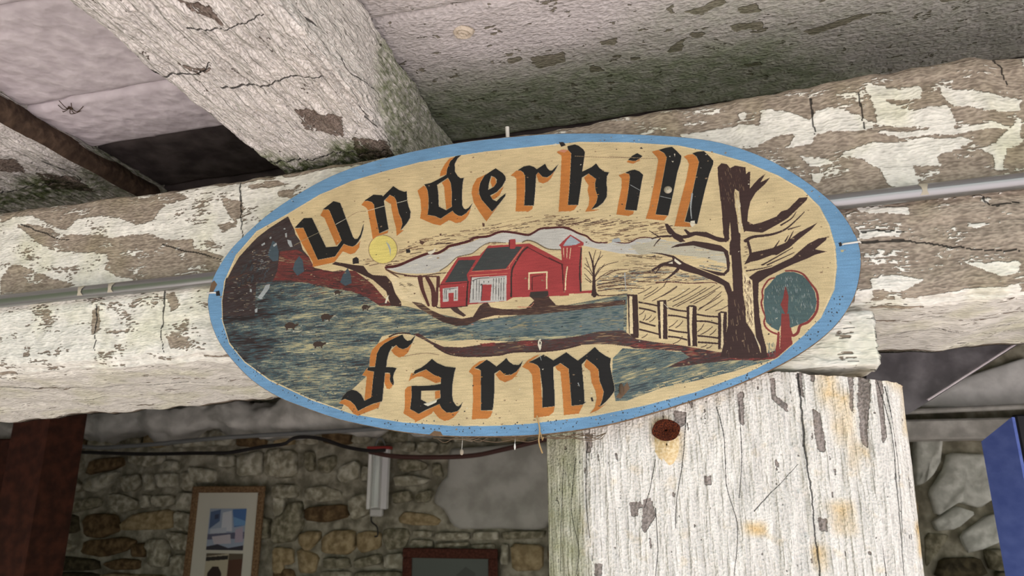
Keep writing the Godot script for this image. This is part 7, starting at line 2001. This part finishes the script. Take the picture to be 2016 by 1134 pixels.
	o = thing("pipe", "thin pale pipe at the far right behind the post", "pipe")
	part("run", tube(path3([0.6, 1.905, -3.45, 1.6, 1.925, -3.45, 3.1, 1.96, -3.45]), 0.012, 10), M.white_timber, o)
	# lumpy wall plate
	var n := FastNoiseLite.new()
	n.frequency = 2.2
	n.fractal_octaves = 4
	o = thing("rough_log", "lumpy whitewashed log lying along the top of the back wall", "log")
	part("log", loft(140, 22, func(u: float, v: float) -> Vector3:
		var x := lerpf(-3.68, 0.6, u)
		var a := PI * 0.5 - TAU * v
		var r := 0.105 + n.get_noise_2d(x * 1.4, 0.0) * 0.05 + n.get_noise_3d(x * 2.0, sin(a), cos(a)) * 0.05
		return Vector3(x, 1.965 + sin(a) * r * 0.95 + n.get_noise_2d(x, 8.0) * 0.05, -3.43 + cos(a) * r), func(u: float, v: float) -> Vector2: return Vector2(u, v)), M.white_timber, o)
	o = thing("straight_timber", "straight whitewashed timber along the wall top at the far right", "beam")
	part("timber", soft_box(Vector3(0.75, 1.79, -3.56), Vector3(3.19, 1.875, -3.4), 0.008), M.white_timber, o)
	# dark board bracing the back of the beam
	o = thing("brace_board", "dark grey triangular board behind the beam at the right of the post", "board")
	part("plank", slab(metres([325, -1815, 603, -1876, 597, -1843, 408, -1729, 371, -1708, 311, -1709]), -0.02, 0.02), M.grey_board, o, Vector3(0, 0, -1.25))
	part("lath", tube(path3([0.583, 1.839, -1.220, 0.399, 1.728, -1.220]), 0.002, 6), M.board_old, o, Vector3.ZERO, "pale edge of the board")
	# brown post at the left
	o = thing("brown_post", "dark reddish brown square timber post standing at the left edge", "post", Vector3(-2.255, 0, -2.28))
	part("shaft", soft_box(Vector3(-0.085, 0.0, -0.085), Vector3(0.085, 2.04, 0.085), 0.008), M.brown_wood, o)
	o.rotation.y = deg_to_rad(-5)
	o = thing("brown_board", "dark brown board standing behind the brown post at the left edge", "board", Vector3(-2.62, 0, -2.45))
	part("plank", soft_box(Vector3(-0.16, 0.0, -0.03), Vector3(0.16, 1.8, 0.03), 0.006), M.brown_wood, o)
	# blue plank and dark board at the right
	o = thing("blue_plank", "blue painted plank with a slanted top at the far right edge", "plank", Vector3(0.67, 0, -1.6))
	o.rotation.y = deg_to_rad(-60)
	part("board", slab(pairs([-0.075, 0.02, 0.0, 0.02, 0.0, 1.73, -0.075, 1.687]), -0.008, 0.0), noisy(Color8(92, 112, 188), Color8(112, 132, 206), 0.02, 3.0, 0.05, 30), o)
	o = thing("dark_board", "near black board beside the blue plank at the far right edge", "board", Vector3(0.675, 0, -1.6))
	part("panel", soft_box(Vector3(0.005, 0.02, -0.03), Vector3(0.56, 1.735, -0.007), 0.003), plain(Color8(22, 23, 30), 0.7), o)
